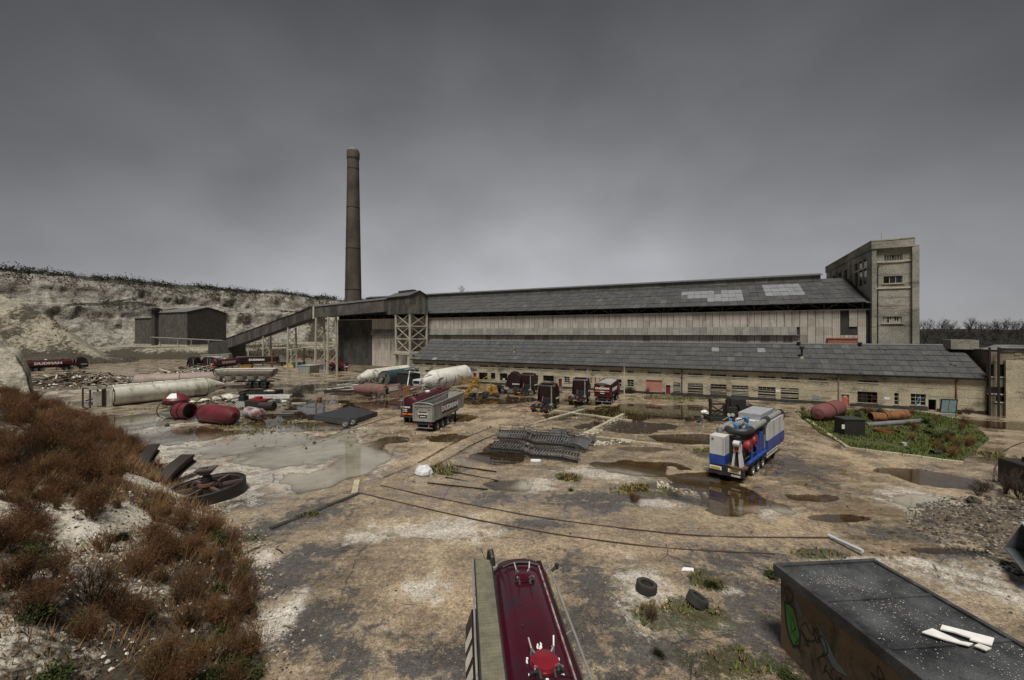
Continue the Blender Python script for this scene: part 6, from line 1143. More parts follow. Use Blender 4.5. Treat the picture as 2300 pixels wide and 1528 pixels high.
def rock(r, sq=.7, n=7):
    mb = MB(); ico = []
    for i in range(4):
        for k in range(n): ph = (i+.5)/4*math.pi; th = 2*math.pi*(k+.5*(i % 2))/n; q = r*random.uniform(.75, 1.15); ico.append((q*math.sin(ph)*math.cos(th), q*math.sin(ph)*math.sin(th), q*math.cos(ph)*sq))
    ico += [(0, 0, r*sq), (0, 0, -r*sq)]; F = []
    for i in range(3):
        for k in range(n): F.append((i*n+k, (i+1)*n+k, (i+1)*n+(k+1) % n, i*n+(k+1) % n))
    for k in range(n): F += [(28, k, (k+1) % n), (29, 3*n+(k+1) % n, 3*n+k)]
    return mb.add(ico, F) if n == 7 else mb
for k in range(7): MB().add([Vector(v)+Vector((random.uniform(.6, 2.4), random.uniform(-.8, .8), .45)) for v in rock(random.uniform(.2, .4)).v], rock(1).f).build('lump', whitep if k < 5 else chalk, t)
p = G(668, 893); t = thing('wire_tangle', 'knot of black wire and bent strips standing in the mud', 'scrap', p, 0)
for k in range(26):
    a = random.uniform(0, 6.3); MB().tube([(.3*math.cos(a), .3*math.sin(a), .1), (random.uniform(-.9, .9), random.uniform(-.6, .6), random.uniform(.6, 1.8)), (random.uniform(-1.3, 1.6), random.uniform(-.8, .8), random.uniform(.2, 1.9))], .03, 5).build('wire', black, t)
MB().prism([(-1.2, .1), (-.4, .7), (.5, .5), (1.2, .15), (.2, .02)], -.4, .4).build('twisted_plate', rustd, t)
for k, (px, py) in enumerate(((640, 930), (655, 925))):
    p = G(px, py); tag(MB().box(-1.4, 1.2, -.16, .16, .0, .08, Matrix.Translation((p.x, p.y, .06)) @ Matrix.Rotation(R(6+8*k), 4, 'Z')).box(-1.2, 1.0, -.5, -.26, .05, .12, Matrix.Translation((p.x, p.y, .06)) @ Matrix.Rotation(R(3), 4, 'Z')).build('steel_channel', steel), ['nearer', 'farther'][k]+' steel channel lying at the puddle by the scrap engine', 'steel scrap')
# black slatted bed with two wheels
C = [G(785, 957), G(846, 937), G(787, 924), G(700, 945)]; ctr = sum(C, Vector())/4; t = thing('slatted_bed', 'flat black slatted bed lying on the ground with loose wheels', 'flatbed', (ctr.x, ctr.y, 0), 0); C = [c-ctr for c in C]; z = .62
def lerp2(u, v): return (C[0]*(1-u)+C[1]*u)*(1-v)+(C[3]*(1-u)+C[2]*u)*v
for k in range(22):
    v0, v1 = k/22, (k+.66)/22; a, b, c, d = lerp2(0, v0), lerp2(1, v0), lerp2(1, v1), lerp2(0, v1); h = Vector((0, 0, z)); h2 = Vector((0, 0, z+.09)); MB().add([a+h, b+h, c+h, d+h, a+h2, b+h2, c+h2, d+h2], [(3, 2, 1, 0), (4, 5, 6, 7), (0, 1, 5, 4), (1, 2, 6, 5), (2, 3, 7, 6), (3, 0, 4, 7)]).build('slat', mat('blue black slat', (.035, .038, .044), (.055, .058, .06), .4, scale=2), t)
for a, b in ((0, 1), (1, 2), (2, 3), (3, 0)): MB().bar(C[a]+Vector((0, 0, .36)), C[b]+Vector((0, 0, .36)), .16, .5).build('edge_beam', mat('grey black beam', (.06, .06, .058), (.03, .03, .03), .6, dirt=(.15, .13, .1), dirt_amt=.3), t)
for k in range(9): p = lerp2(k/8, -.012); MB().bar(p+Vector((0, 0, .1)), p+Vector((0, 0, .68)), .1).build('stake', black, t)
for k, px in enumerate((779, 795)):
    q = G(px, 960-5*k)-Vector((ctr.x, ctr.y, 0)); o = wheel(t, q.x, q.y-.3, .5, .3, -1); o.rotation_euler = (R(-14), 0, R(-8))
MB().box(-.4, .3, -.3, .3, .1, .75, Matrix.Translation(C[3])).build('corner_box', black, t)
# pipes and bars lying by the cream silo
grp = 'loose pipes in the heap left of the cream silo'
pt_ = thing('pipe_heap', 'heap of loose pale pipes and lattice frames left of the cream silo', 'scrap heap', G(770, 880), 0)
for k in range(20): a = Vector((random.uniform(-5.5, 1), random.uniform(-1, 9), random.uniform(.1, .5))); MB().cyl(a, a+Vector((random.uniform(3, 6.5), random.uniform(-.3, 2.2), random.uniform(0, .5))), random.uniform(.07, .16), n=8).build('pipe', [steel, whitep, rust, black, greyp][k % 5], pt_, True)
for f_ in range(5):
    a = Vector((random.uniform(-5.5, -1), 4+f_*1.5, .3)); d = Vector((random.uniform(5, 8), random.uniform(-.5, 1.5), random.uniform(.2, .9))); h = Vector((0, .3, 1.1))
    MB().bar(a, a+d, .09).bar(a+h, a+h+d, .09).build('chord', greyp, pt_)
    for i in range(9): MB().bar(a+d*(i/9)+h*(i % 2), a+d*((i+1)/9)+h*((i+1) % 2), .06).build('lacing', greyp if f_ % 2 else rust, pt_)
MB().box(-2.6, 2.4, -2.2, -1.2, .05, .5).build('black_plate', black, pt_)
for k in range(9): MB().bar((-.8+k*.1, -4+k*.22, .12), (3.2+k*.2, -4.6+k*.22, .14), .14).build('channel', [black, rustd, rusto][k % 3 if k != 8 else 2], pt_)
for k in range(30): MB().add([Vector(v)+Vector((random.uniform(1, 6), random.uniform(-2.5, 1), .15)) for v in rock(random.uniform(.1, .28)).v], rock(1).f).build('lump', [redp, black, rustd, whitep][k % 4], pt_)
# scrap between brown tank and trailers
sp_ = thing('scrap_pile', 'pile of rusty and orange scrap beside the brown tank', 'scrap heap', G(885, 893), R(12))
MB().prism([(-2.6, .1), (-2.7, 1.5), (-1.4, 1.6), (-1.2, .2)], -.8, .9).prism([(-.6, .1), (-.9, 2.0), (.9, 2.3), (1.6, .6), (.8, .05)], -.9, 1.2).build('crushed_cab', brown, sp_, bevel=.05); MB().prism([(-.7, 1.2), (-.8, 1.9), (.6, 2.1), (.8, 1.4)], -.97, -.91).build('torn_panel', greyp, sp_); MB().prism([(1.7, .2), (1.5, 1.8), (2.6, 2.0), (2.8, .4)], -.9, .9).build('orange_panel', rusto, sp_)
for k in range(26): a = Vector((random.uniform(-4, 4), random.uniform(-.6, 5), random.uniform(.2, 1.9))); MB().bar(a, a+Vector((random.uniform(1.5, 4), random.uniform(-.6, 1.2), random.uniform(-.3, .6))), random.uniform(.1, .24), .12).build('bar', [rust, rustd, wood, greyp, rusto][k % 5 if k % 9 else 4], sp_)
wheel(sp_, -1.9, -1.05, .5, .3, -1); wheel(sp_, -3.2, -.9, .45, .3, -1)
def scrap_scatter(label, px, py, wx, wy, n, seed):
    r_ = random.Random(seed); o = G(px, py); t = thing('scrap_scatter', label, 'scrap heap', o, 0)
    for k in range(n):
        x, y, z = r_.gauss(0, wx), r_.gauss(0, wy), r_.uniform(.05, .5); L_ = r_.uniform(.6, 3.2); a = r_.uniform(-.7, .7); m = r_.choice((rustd, rust, black, greyp, wood, whitep, rusto, black, plinth)); u = r_.random()
        if u < .5: MB().bar((x, y, z), (x+L_*math.cos(a), y+L_*math.sin(a), z+r_.uniform(-.05, .6)), r_.uniform(.06, .2), r_.uniform(.05, .14)).build('bar', m, t)
        elif u < .75: MB().box(-.5, .5, -.5, .5, -.02, .02, Matrix.Translation((x, y, z)) @ Matrix.Rotation(r_.uniform(-.5, .5), 4, 'X') @ Matrix.Rotation(a, 4, 'Z') @ Matrix.Diagonal((L_*.5, r_.uniform(.4, 1.1), 1, 1))).build('plate', m, t)
        elif u < .9: MB().cyl((x, y, z), (x+L_*.5*math.cos(a), y+L_*.5*math.sin(a), z+.05), r_.uniform(.1, .32), n=10).build('pipe', m, t, True)
        else: MB().box(-.3, .3, -.25, .25, 0, .5, Matrix.Translation((x, y, 0)) @ Matrix.Rotation(a, 4, 'Z')).build('block', m, t)
scrap_scatter('low scatter of bars and plates between the red tanks and the white sign board', 560, 905, 4.5, 1.6, 55, 61)
scrap_scatter('dense scatter of bars and plates in front of the cream and teal silos', 830, 874, 5.0, 2.2, 60, 62)
scrap_scatter('dense scatter of rusty scrap between the brown tank and the striped silo legs', 905, 880, 4.0, 3.0, 70, 63)
scrap_scatter('scatter of dark scrap round the foot of the yellow boom', 1060, 890, 3.6, 1.6, 45, 64)
scrap_scatter('scatter of scrap at the foot of the black gantry and crusher', 1640, 944, 2.2, .8, 30, 65)
b1 = thing('dark_tank', 'black square tank standing between the teal and white silos', 'tank', G(918, 868), R(-25)); MB().box(-1.9, 1.9, -1.4, 1.4, .1, 2.8).build('body', teal if False else black, b1, bevel=.06); MB().box(-2, 2, -1.5, 1.5, 2.8, 2.95).build('lid', mat('dark green lid', (.02, .035, .03), (.03, .04, .035), .6), b1)
# ---------------- iron flywheel and leaning rim pieces
fc = G(467, 1096, .55); t = thing('iron_flywheel', 'large rusted iron flywheel lying flat with a plate on its hub', 'flywheel', (fc.x, fc.y, 0), R(15)); RF = 2.2
Mf = Matrix.Translation((0, 0, .42)) @ Matrix.Rotation(R(-4), 4, 'Y') @ Matrix.Rotation(R(1.5), 4, 'X')
MB().lathe([(-.34, RF-.1), (-.34, RF), (.34, RF), (.38, RF-.06), (.38, RF-.14), (.3, RF-.16), (.24, RF-.3), (.0, RF-.3), (-.0, RF-.14), (-.34, RF-.1)], 56, Mf, axis='z').build('rim', rustd, t, True)
for k in range(6):
    a = k*math.pi/3+.2; M2 = Mf @ Matrix.Rotation(a, 4, 'Z'); MB().box(.35, RF-.2, -.09, .09, .12, .3, M2).box(.35, RF-.2, -.03, .03, -.1, .12, M2).build('spoke', mat('worn spoke iron', (.10, .075, .065), (.06, .04, .035), .45, scale=3), t)
MB().lathe([(-.3, .5), (.42, .5), (.44, .3), (.9, .3), (.9, .22), (1.1, .22)], 20, Mf, axis='z').box(-.62, .62, -.42, .42, .2, .42, Mf).build('hub', rustd, t, True); MB().lathe([(.35, .56), (.5, .52), (.52, .34)], 20, Mf, axis='z').build('hub_collar', rust, t, True)
MB().add([Mf @ Vector(p_) for p_ in [(-.25, -.25, 1.08), (.25, -.25, 1.08), (.25, .25, 1.08), (-.25, .25, 1.08), (-.52, -.4, 1.4), (.52, -.4, 1.4), (.52, .4, 1.4), (-.52, .4, 1.4)]], [(0, 3, 2, 1), (4, 5, 6, 7), (0, 1, 5, 4), (1, 2, 6, 5), (2, 3, 7, 6), (3, 0, 4, 7)]).box(-.56, .56, -.44, .44, 1.4, 1.48, Mf).box(-.2, .1, -.1, .12, 1.48, 1.56, Mf).build('hub_plate', mat('pitted hub plate', (.09, .07, .065), (.05, .04, .036), .5, scale=4), t)
MB().tube([Mf @ Vector(v) for v in ((.62, -.3, .3), (.8, -.3, .55), (.75, .2, .6), (.62, .3, .35))], .05, 6).tube([Mf @ Vector(v) for v in ((-.62, -.3, .3), (-.8, -.3, .55), (-.75, .2, .6))], .05, 6).build('clamp_rod', rust, t)
def rim_piece(label, a, b, za, zb, wd, rz):
    a, b = Vector(a), Vector(b); t = thing('rim_segment', label, 'iron rim', (a.x, a.y, 0), 0, 'rusted rim segments leaning on the bank'); d = b-a; d.z = zb-za; s_ = Vector((d.y, -d.x, 0)).normalized(); up = d.cross(s_).normalized(); up = up if up.z > 0 else -up; n = 10
    for off, th, wk, nm in ((.0, .2, 1.0, 'rim_plate'), (-.55, .16, .92, 'inner_plate')):
        mb = MB(); 
        for i in range(n+1):
            f = i/n; c = d*f+up*(off+.2*math.sin(math.pi*f))+Vector((0, 0, za)); ww = wd*wk
            mb.v += [tuple(c-s_*ww/2), tuple(c+s_*ww/2), tuple(c+s_*ww/2+up*th), tuple(c-s_*ww/2+up*th)]
        for i in range(n): 
            for k in range(4): mb.f.append((i*4+k, i*4+(k+1) % 4, (i+1)*4+(k+1) % 4, (i+1)*4+k))
        mb.f += [(3, 2, 1, 0), (n*4, n*4+1, n*4+2, n*4+3)]; mb.build(nm, rustd, t)
    mb = MB()
    for i in range(n+1):
        f = i/n; c = d*f+up*(-.47+.2*math.sin(math.pi*f))+Vector((0, 0, za)); mb.v += [tuple(c-s_*wd*.3), tuple(c+s_*wd*.3), tuple(c+s_*wd*.3+up*.5), tuple(c-s_*wd*.3+up*.5)]
    for i in range(n):
        for k in range(4): mb.f.append((i*4+k, i*4+(k+1) % 4, (i+1)*4+(k+1) % 4, (i+1)*4+k))
    mb.build('web', rust, t); return t
rim_piece('rusted rim segment leaning up out of the brown scrub, farther left', G(300, 1092), G(346, 1050), .25, 1.75, .75, 0)
rim_piece('rusted rim segment leaning between the flywheel and the scrub', G(352, 1104), G(424, 1072), .2, 1.6, .95, 0)
q = G(352, 1085); t = thing('bearing_block', 'small rusted bearing block between the two leaning rim segments', 'iron block', q, R(30)); MB().box(-.6, .6, -.35, .35, 0, .7).box(-.35, .35, -.3, .3, .7, 1.05).build('body', rustd, t, bevel=.04); MB().cyl((-.2, -.42, .55), (-.2, -.3, .55), .2, n=12).build('bore', mat('bright worn steel', (.2, .17, .15), (.12, .1, .09), .4), t, True)
# ---------------- heap of steel stair flights
def stair_flight(label, a, rz, L_=8.0, wd=1.1, roll=0.0, z=.2, rail=True):
    t = thing('steel_stair', label, 'staircase', a, rz, 'steel stair flights in a heap'); M_ = Matrix.Translation((0, 0, z)) @ Matrix.Rotation(roll, 4, 'X'); sm_ = mat('black stair steel', (.03, .031, .033), (.055, .054, .052), .5, scale=2, dirt=(.1, .08, .06), dirt_amt=.2); hl = mat('stair tread highlight', (.12, .125, .13), (.05, .05, .05), .45)  # treads paler than the stringers: grey highlights painted into their colour
    prof_ = [(0, .25), (L_*.36, .25), (L_*.5, -.0+.0), (L_*.84, .0), (L_, -.15)]; pr2 = [(x, y_*2.2) for x, y_ in prof_]
    for y in (0, wd):
        for (x0, s0), (x1, s1) in zip(pr2[:-1], pr2[1:]): MB().bar(M_ @ Vector((x0, y+s0, .3)), M_ @ Vector((x1, y+s1, .3)), .06, .26).build('stringer', sm_, t)
    n = 30
    for k in range(n):
        x = L_*(k+.5)/n; s0 = np.interp(x, [p_[0] for p_ in pr2], [p_[1] for p_ in pr2])
        if x > L_*.36 and x < L_*.5 and k % 2: continue
        MB().bar(M_ @ Vector((x, s0+.02, .38)), M_ @ Vector((x+.22, s0+wd-.02, .38)), .1, .04).build('tread', hl, t)
    if rail:
        for y, e in ((0, -1), (wd, 1)):
            for h in (.4, .75):
                MB().tube([M_ @ Vector((x, y+s+e*.05, .3+h*(.75 if e < 0 else 1))) for x, s in pr2], .03, 6).build('handrail', sm_, t)
            for x in np.linspace(.1, L_-.1, 7): s0 = np.interp(x, [p_[0] for p_ in pr2], [p_[1] for p_ in pr2]); MB().bar(M_ @ Vector((x, y+s0+e*.05, .3)), M_ @ Vector((x+.1, y+s0+e*.05, .3+.75*(.75 if e < 0 else 1))), .04).build('rail_post', sm_, t)
    return t
a = G(1096, 1022); stair_flight('front steel stair flight of the heap, half in the puddle', a, R(-17), 8.2, 1.1, R(16), .0)
a = G(1104, 1008); stair_flight('middle steel stair flight of the heap', a+Vector((.4, .7, 0)), R(-10), 7.6, 1.1, R(24), .25)
a = G(1140, 985); stair_flight('rear steel stair flight of the heap with railings sticking up', a, R(-20), 9.0, 1.0, R(-14), .1)
a = G(1225, 1000); stair_flight('short steel stair flight lying skewed across the right end of the heap', a, R(-38), 4.6, 1.1, R(30), .3, False)
for k in range(14):
    q = G(random.uniform(1110, 1290), random.uniform(985, 1035)); tag(MB().tube([q+Vector((0, 0, .2)), q+Vector((random.uniform(-.8, 1.2), random.uniform(-.4, .6), random.uniform(.5, 1.3))), q+Vector((random.uniform(.8, 2.4), random.uniform(-.8, .8), random.uniform(.2, 1.0)))], .03, 6).build('bent_rail', MATS['black stair steel']), 'bent black rail tangled in the heap of steel stairs', 'rail', 'bent rails in the stair heap')
p = G(1203, 1040); tag(MB().box(-.42, .42, -.2, .2, .02, .16, Matrix.Translation((p.x, p.y, gz(p.x, p.y)))).box(-.4, .4, -.18, .18, .16, .2, Matrix.Translation((p.x, p.y, gz(p.x, p.y)))).build('plastic_tub', white, bevel=.03), 'small white plastic tub in front of the stair heap', 'tub')
# ---------------- dark gantry and machine left of the plant trailer
t = thing('gantry_frame', 'black cross-braced steel gantry standing left of the plant trailer', 'gantry', G(1612, 944), R(2))
for x in (-1.1, 1.1): MB().box(x-.14, x+.14, -.4, -.12, .1, 2.75).box(x-.2, x+.2, -.46, -.06, 2.4, 2.55).build('post', rustd, t)
MB().bar((-1.1, -.26, 2.1), (1.1, -.26, 2.1), .2).bar((-1.1, -.26, .55), (1.1, -.26, .55), .2).build('beam', rustd, t); MB().bar((-1.1, -.26, 2.0), (1.1, -.26, .6), .14).bar((1.1, -.2, 2.0), (-1.1, -.2, .6), .14).build('brace', rustd, t)
MB().box(-1.4, 1.9, -.9, .9, .05, .5).build('base', black, t); MB().bar((.1, -1.0, .2), (1.3, -1.0, .8), .08).build('lever', greyp, t)
for x in (.9, 1.4): MB().cyl((x, -1.05, .85), (x, -.9, .85), .2, n=14).build('dial', whitep, t, True)
t = thing('crusher_machine', 'black crusher with a grey hopper between the gantry and the plant trailer', 'machine', G(1655, 942), R(-8)); MB().box(-1.4, 1.2, -1, 1, .1, 1.7).box(-.9, .9, -.6, .8, 1.7, 2.7).build('body', black, t, bevel=.05); MB().add([(0.0, -1.1, 1.2), (1.2, -1.1, 1.2), (1.7, -1.5, 2.0), (-.3, -1.5, 2.0), (0, .2, 1.2), (1.2, .2, 1.2), (1.7, .5, 2.0), (-.3, .5, 2.0)], [(0, 1, 2, 3), (7, 6, 5, 4), (0, 3, 7, 4), (1, 5, 6, 2), (0, 4, 5, 1)]).build('hopper', mat('dark grey hopper', (.06, .06, .06), (.04, .04, .04), .5), t); MB().cyl((-.2, -1.15, 1.0), (-.2, -1.02, 1.0), .2, n=12).build('pulley', redp, t, True)
p = G(1583, 930); tag(MB().add([Vector(v)*1.0+Vector((p.x, p.y, .25)) for v in rock(.55, .5).v], rock(1).f).build('white_sack', white), 'crumpled white sack left of the black gantry', 'sack')
# ---------------- overgrown island: tank, black box, orange pipes
tank('lying_tank', 'maroon rusted tank lying in weeds before the orange door', G(1842, 949), G(1882, 935), 1.1, mat('rusted maroon', (.16, .04, .04), (.11, .05, .04), .75, scale=1.5, dirt=(.06, .04, .03), dirt_amt=.4), [(-.12, 0), (-.1, .6), (0, .95), (.08, 1), (.92, 1), (1, .9), (1.06, 0)], bands=(.3,))
t = thing('steel_box', 'black open-topped steel box with a white notice on the grass', 'steel box', G(1908, 980), R(-6)); MB().box(-1.0, 1.0, -.8, -.75, .05, 1.9).box(-1.0, 1.0, .75, .8, .05, 1.9).box(-1.0, -.95, -.75, .75, .05, 1.9).box(.95, 1.0, -.75, .75, .05, 1.9).box(-.95, .95, -.75, .75, .05, .1).build('walls', black, t); MB().box(-1.06, 1.06, -.86, .86, 1.9, 1.98).build('lid', mat('green black lid', (.02, .03, .022), (.03, .035, .03), .6), t); MB().box(-1.3, -1.02, -.84, -.81, .95, 1.4).build('notice', white, t)
for k, (px, py, ln, dz) in enumerate(((1955, 948, 1.5, .3), (1985, 946, 2.4, .42), (2010, 945, 2.0, .36))):
    p = G(px, py); tag(MB().lathe([(0, .52), (0, .6), (ln, .6), (ln, .52), (0, .52)], 20, Matrix.Translation((p.x, p.y, .6)) @ Matrix.Rotation(R(-10+14*k), 4, 'Z')).build('rusty_pipe', rusto, None, True), ['leftmost', 'middle', 'rightmost'][k]+' of three orange rusted pipe ends lying on the grass', 'pipe', 'orange rusted pipe ends')
a, b = G(1945, 962), G(2064, 953); tag(MB().cyl(Vector((a.x, a.y, .35)), Vector((b.x, b.y, .35)), .3, n=16).cyl(Vector((b.x, b.y, .35)), Vector((b.x+.3, b.y-.02, .35)), .34, n=16).build('long_pipe', mat('grey main', (.15, .155, .155), (.1, .1, .1), .6, dirt=(.06, .06, .05), dirt_amt=.3), None, True), 'long grey pipe lying across the grass behind the black box', 'pipe')
p = G(1992, 976); tag(MB().lathe([(0, .95), (0, 1.08), (.42, 1.08), (.42, .95), (0, .95)], 26, Matrix.Translation((p.x, p.y, .1)), axis='z', a0=R(-30), a1=R(250)).build('rusty_ring', rusto, None, True), 'broken orange rusted ring lying on the grass', 'ring')
p = G(2031, 1004); tag(MB().lathe([(0, .16), (.32, .2), (.32, .18), (.04, .15), (.04, 0)], 14, Matrix.Translation((p.x, p.y, .1)), axis='z').build('white_bucket', white, None, True), 'small white bucket standing on the grass', 'bucket')
p = G(2103, 1024); tag(MB().lathe([(0, .25), (.9, .25), (.9, .2), (0, .2)], 14, Matrix.Translation((p.x-.4, p.y, .27)) @ Matrix.Rotation(R(8), 4, 'Z')).build('black_pipe', black, None, True), 'short black pipe at the front of the grass patch', 'pipe')
# ---------------- far yard odds: skip, containers
def skip(label, loc, rz, l, w_, h, m, lid=None):
    t = thing('steel_skip', label, 'skip', loc, rz); MB().add([(-l/2+.3, -w_/2, .1), (l/2-.3, -w_/2, .1), (l/2, -w_/2, h), (-l/2, -w_/2, h), (-l/2+.3, w_/2, .1), (l/2-.3, w_/2, .1), (l/2, w_/2, h), (-l/2, w_/2, h)], [(0, 1, 2, 3), (7, 6, 5, 4), (0, 3, 7, 4), (1, 5, 6, 2), (0, 4, 5, 1), (3, 2, 6, 7)] if lid else [(0, 1, 2, 3), (7, 6, 5, 4), (0, 3, 7, 4), (1, 5, 6, 2), (0, 4, 5, 1)]).build('body', m, t); MB().bar((-l/2, -w_/2, h), (l/2, -w_/2, h), .12).bar((-l/2, w_/2, h), (l/2, w_/2, h), .12).bar((-l/2, -w_/2, h), (-l/2, w_/2, h), .12).bar((l/2, -w_/2, h), (l/2, w_/2, h), .12).build('rim', m, t)
    for x in np.linspace(-l/2+.6, l/2-.6, 4): MB().box(x-.06, x+.06, -w_/2-.08, -w_/2-.002, .2, h-.1).build('rib', m, t)
    if lid: MB().box(-l/2-.1, l/2+.1, -w_/2-.1, w_/2+.1, h+.07, h+.15).build('lid', lid, t)
skip('turquoise skip in the far yard beside the orange post', G(672, 825), R(6), 3.4, 2, 1.5, tealb); skip('small yellow skip in front of the maroon box trailer', G(555, 828), R(6), 3.2, 1.8, 1.1, yellow)
skip('grey green box container with a pale lid in the middle of the far yard', G(694, 838), R(-18), 4.2, 3.6, 2.1, greyp, mat('pale lid', (.3, .32, .32), (.24, .25, .25), .5))
def cone_heap(name, label, loc, r, h, m): 
    tag(MB().lathe([(h, 0), (h*.92, r*.16), (h*.55, r*.5), (h*.2, r*.82), (-.1, r*1.1)], 26, Matrix.Translation(loc) , axis='z').build(name, m, None, True), label, 'heap')
cone_heap('sand_heap', 'small yellow sand heap behind the turquoise skip', G(655, 823), 2.6, 1.3, mat('yellow sand', (.42, .28, .08), (.34, .22, .07), .95)); cone_heap('gravel_heap', 'dark grey gravel heap left of the mixer lorry', G(722, 829), 3.0, 1.5, mat('dark gravel', (.06, .065, .075), (.04, .042, .05), .9, bump=.5, bscale=9))
# ---------------- timber and rubble heap on the left
tp = thing('timber_heap', 'long heap of broken timber and planks left of the white silo', 'timber heap', G(200, 868), 0); c0 = G(200, 868)
def heap_z(x, y): return 1.9*math.exp(-((x+5)/8)**2-((y-1)/4)**2)+2.4*math.exp(-((x-14)/6)**2-((y-12)/5)**2)+.9*math.exp(-((x-4)/12)**2-((y-6)/6)**2)
X, Y = np.meshgrid(np.linspace(-18, 34, 70), np.linspace(-6, 24, 44)); Z = np.vectorize(heap_z)(X, Y)*(1+.5*fbm(X, Y, o=4, s=.5))+.35*fbm(X, Y, o=4, s=1.2)-.18
mb = MB(); mb.v = [tuple(v) for v in np.stack([X.ravel(), Y.ravel(), Z.ravel()], 1)]; mb.f = [(j*70+i, j*70+i+1, (j+1)*70+i+1, (j+1)*70+i) for j in range(43) for i in range(69) if max(Z[j:j+2, i:i+2].ravel()) > .05]; tag(mb.build('spoil', dirtm, tp, True), kind='stuff')
pm = []
for k, m in enumerate((wood, woodl, rustd, wood, whitep, rust)):
    me = MB().prism([(-.5, -.5), (.5, -.46), (.47, .5), (-.44, .47)], -.5, .5, axes='xy').mesh('plank'); me.materials.append(m); pm.append(me)
for k in range(290):
    u = random.random(); x, y = (random.gauss(-5, 6), random.gauss(1, 2.6)) if u < .62 else (random.gauss(13, 6), random.gauss(11, 3))
    ln = random.uniform(1.4, 6.0); inst('plank', pm[k % 6 if random.random() < .6 else 0], tp, (x, y, heap_z(x, y)+random.uniform(.1, .6)), (random.uniform(-.3, .3), random.uniform(-.35, .35), random.uniform(-1.0, 1.0) if random.random() < .8 else random.uniform(0, 3)), (ln, random.uniform(.14, .42), random.uniform(.06, .18)))
mb = MB()
for k in range(900):
    u = random.random(); x, y = (random.gauss(-3, 7), random.gauss(2, 3.5)) if u < .5 else (random.gauss(14, 7), random.gauss(11, 4)); q = rock(random.uniform(.08, .3)); mb.add([Vector(v)+Vector((x, y, heap_z(x, y)+.1)) for v in q.v], q.f)
tag(mb.build('rubble', chalk, tp), kind='stuff')
for k, (px, py, r_) in enumerate(((560, 900, .5), (585, 893, .9), (615, 893, .6), (450, 906, .55), (480, 903, .7), (505, 896, .5), (535, 903, .5))):
    p = G(px-70 if k < 3 else px-20, py); q = rock(r_, .5); tag(MB().add([Vector((v[0]*1.6, v[1], v[2]))+Vector((p.x, p.y, r_*.3)) for v in q.v], q.f).build('chalk_lump', chalk), 'chalky concrete lump lying along the cone of the long white silo', 'rubble', 'concrete lumps by the silo cone')
# ---------------- lamp pole and wires by the shed
p = G(1402, 886); t = thing('lamp_pole', 'thin pale pole standing against the long shed', 'pole', p, 0); MB().cyl((0, 0, 0), (0, 0, 5.6), .1, .07, n=8).build('post', concw, t, True); MB().bar((-.35, 0, 3.1), (.35, 0, 3.1), .1).bar((0, 0, 5.5), (0, -.5, 5.6), .06).build('cross_arm', concw, t)
MB().tube([(-.3, 0, 3.1), (-9, 1.5, 2.9), (-17.5, 7.0, 3.6)], .025, 5).tube([(-.3, 0, 3.2), (-9, 1.5, 3.05), (-17.5, 7.0, 3.7)], .025, 5).build('cable', concw, t)
# ---------------- tram rails set in the yard
def rail(label, pts):
    P = [G(*p) for p in pts]; fine_ = []
    for i in range(len(P)-1):
        p0, p1, p2, p3 = P[max(0, i-1)], P[i], P[i+1], P[min(len(P)-1, i+2)]
        for k in range(14): s = k/14; fine_.append(.5*((2*p1)+(p2-p0)*s+(2*p0-5*p1+4*p2-p3)*s*s+(3*p1-p0-3*p2+p3)*s**3))
    fine_.append(P[-1]); t = thing('tram_rail', label, 'rail', P[0], 0, 'rails set flush in the yard')
    for nm, off, w_, h, m in (('rail_head', 0, .05, .112, rust), ('flange_groove', .06, .04, .098, plinth)):
        mb = MB(); n_ = len(fine_)
        for i, p in enumerate(fine_):
            d = (fine_[min(i+1, n_-1)]-fine_[max(i-1, 0)]); s_ = Vector((d.y, -d.x, 0)).normalized(); c = p-P[0]+s_*off
            mb.v += [tuple(c-s_*w_/2+Vector((0, 0, -.1))), tuple(c+s_*w_/2+Vector((0, 0, -.1))), tuple(c+s_*w_/2+Vector((0, 0, h))), tuple(c-s_*w_/2+Vector((0, 0, h)))]
        for i in range(n_-1):
            for k in range(4): mb.f.append((i*4+k, i*4+(k+1) % 4, i*4+4+(k+1) % 4, i*4+4+k))
        mb.f += [(3, 2, 1, 0), ((n_-1)*4, (n_-1)*4+1, (n_-1)*4+2, (n_-1)*4+3)]; mb.build(nm, m, t)
rail('nearer curved rail set in the yard in front of the foreground tank trailer', [(808, 1110), (1030, 1162), (1200, 1195), (1300, 1211), (1500, 1235), (1740, 1248)])
rail('farther curved rail set in the yard, ending at the white pipe', [(855, 1093), (1000, 1125), (1200, 1163), (1400, 1190), (1600, 1208), (1858, 1211)])
rail('short curved rail near the right edge, beside the grass', [(2230, 1085), (2235, 1050), (2252, 1018), (2290, 998), (2330, 990)]); rail('short curved rail at the very right edge of the yard', [(2288, 1060), (2295, 1035), (2330, 1012)])
for k, (a, b) in enumerate((((1022, 1050), (1115, 1064)), ((1010, 1062), (1118, 1082)), ((1000, 1076), (1112, 1092)), ((960, 1088), (1095, 1104)))):
    a, b = G(*a), G(*b); tag(MB().bar(Vector((a.x, a.y, gz(a.x, a.y)+.03)), Vector((b.x, b.y, gz(b.x, b.y)+.03)), .07, .12).bar(Vector((a.x, a.y+.09, gz(a.x, a.y)+.0)), Vector((b.x, b.y+.09, gz(b.x, b.y)+.0)), .05, .1).build('floor_channel', rustd), ['farthest', 'second', 'third', 'nearest'][k]+' of four rusty channels set in the ground right of the white bag', 'floor channel', 'rusty floor channels')
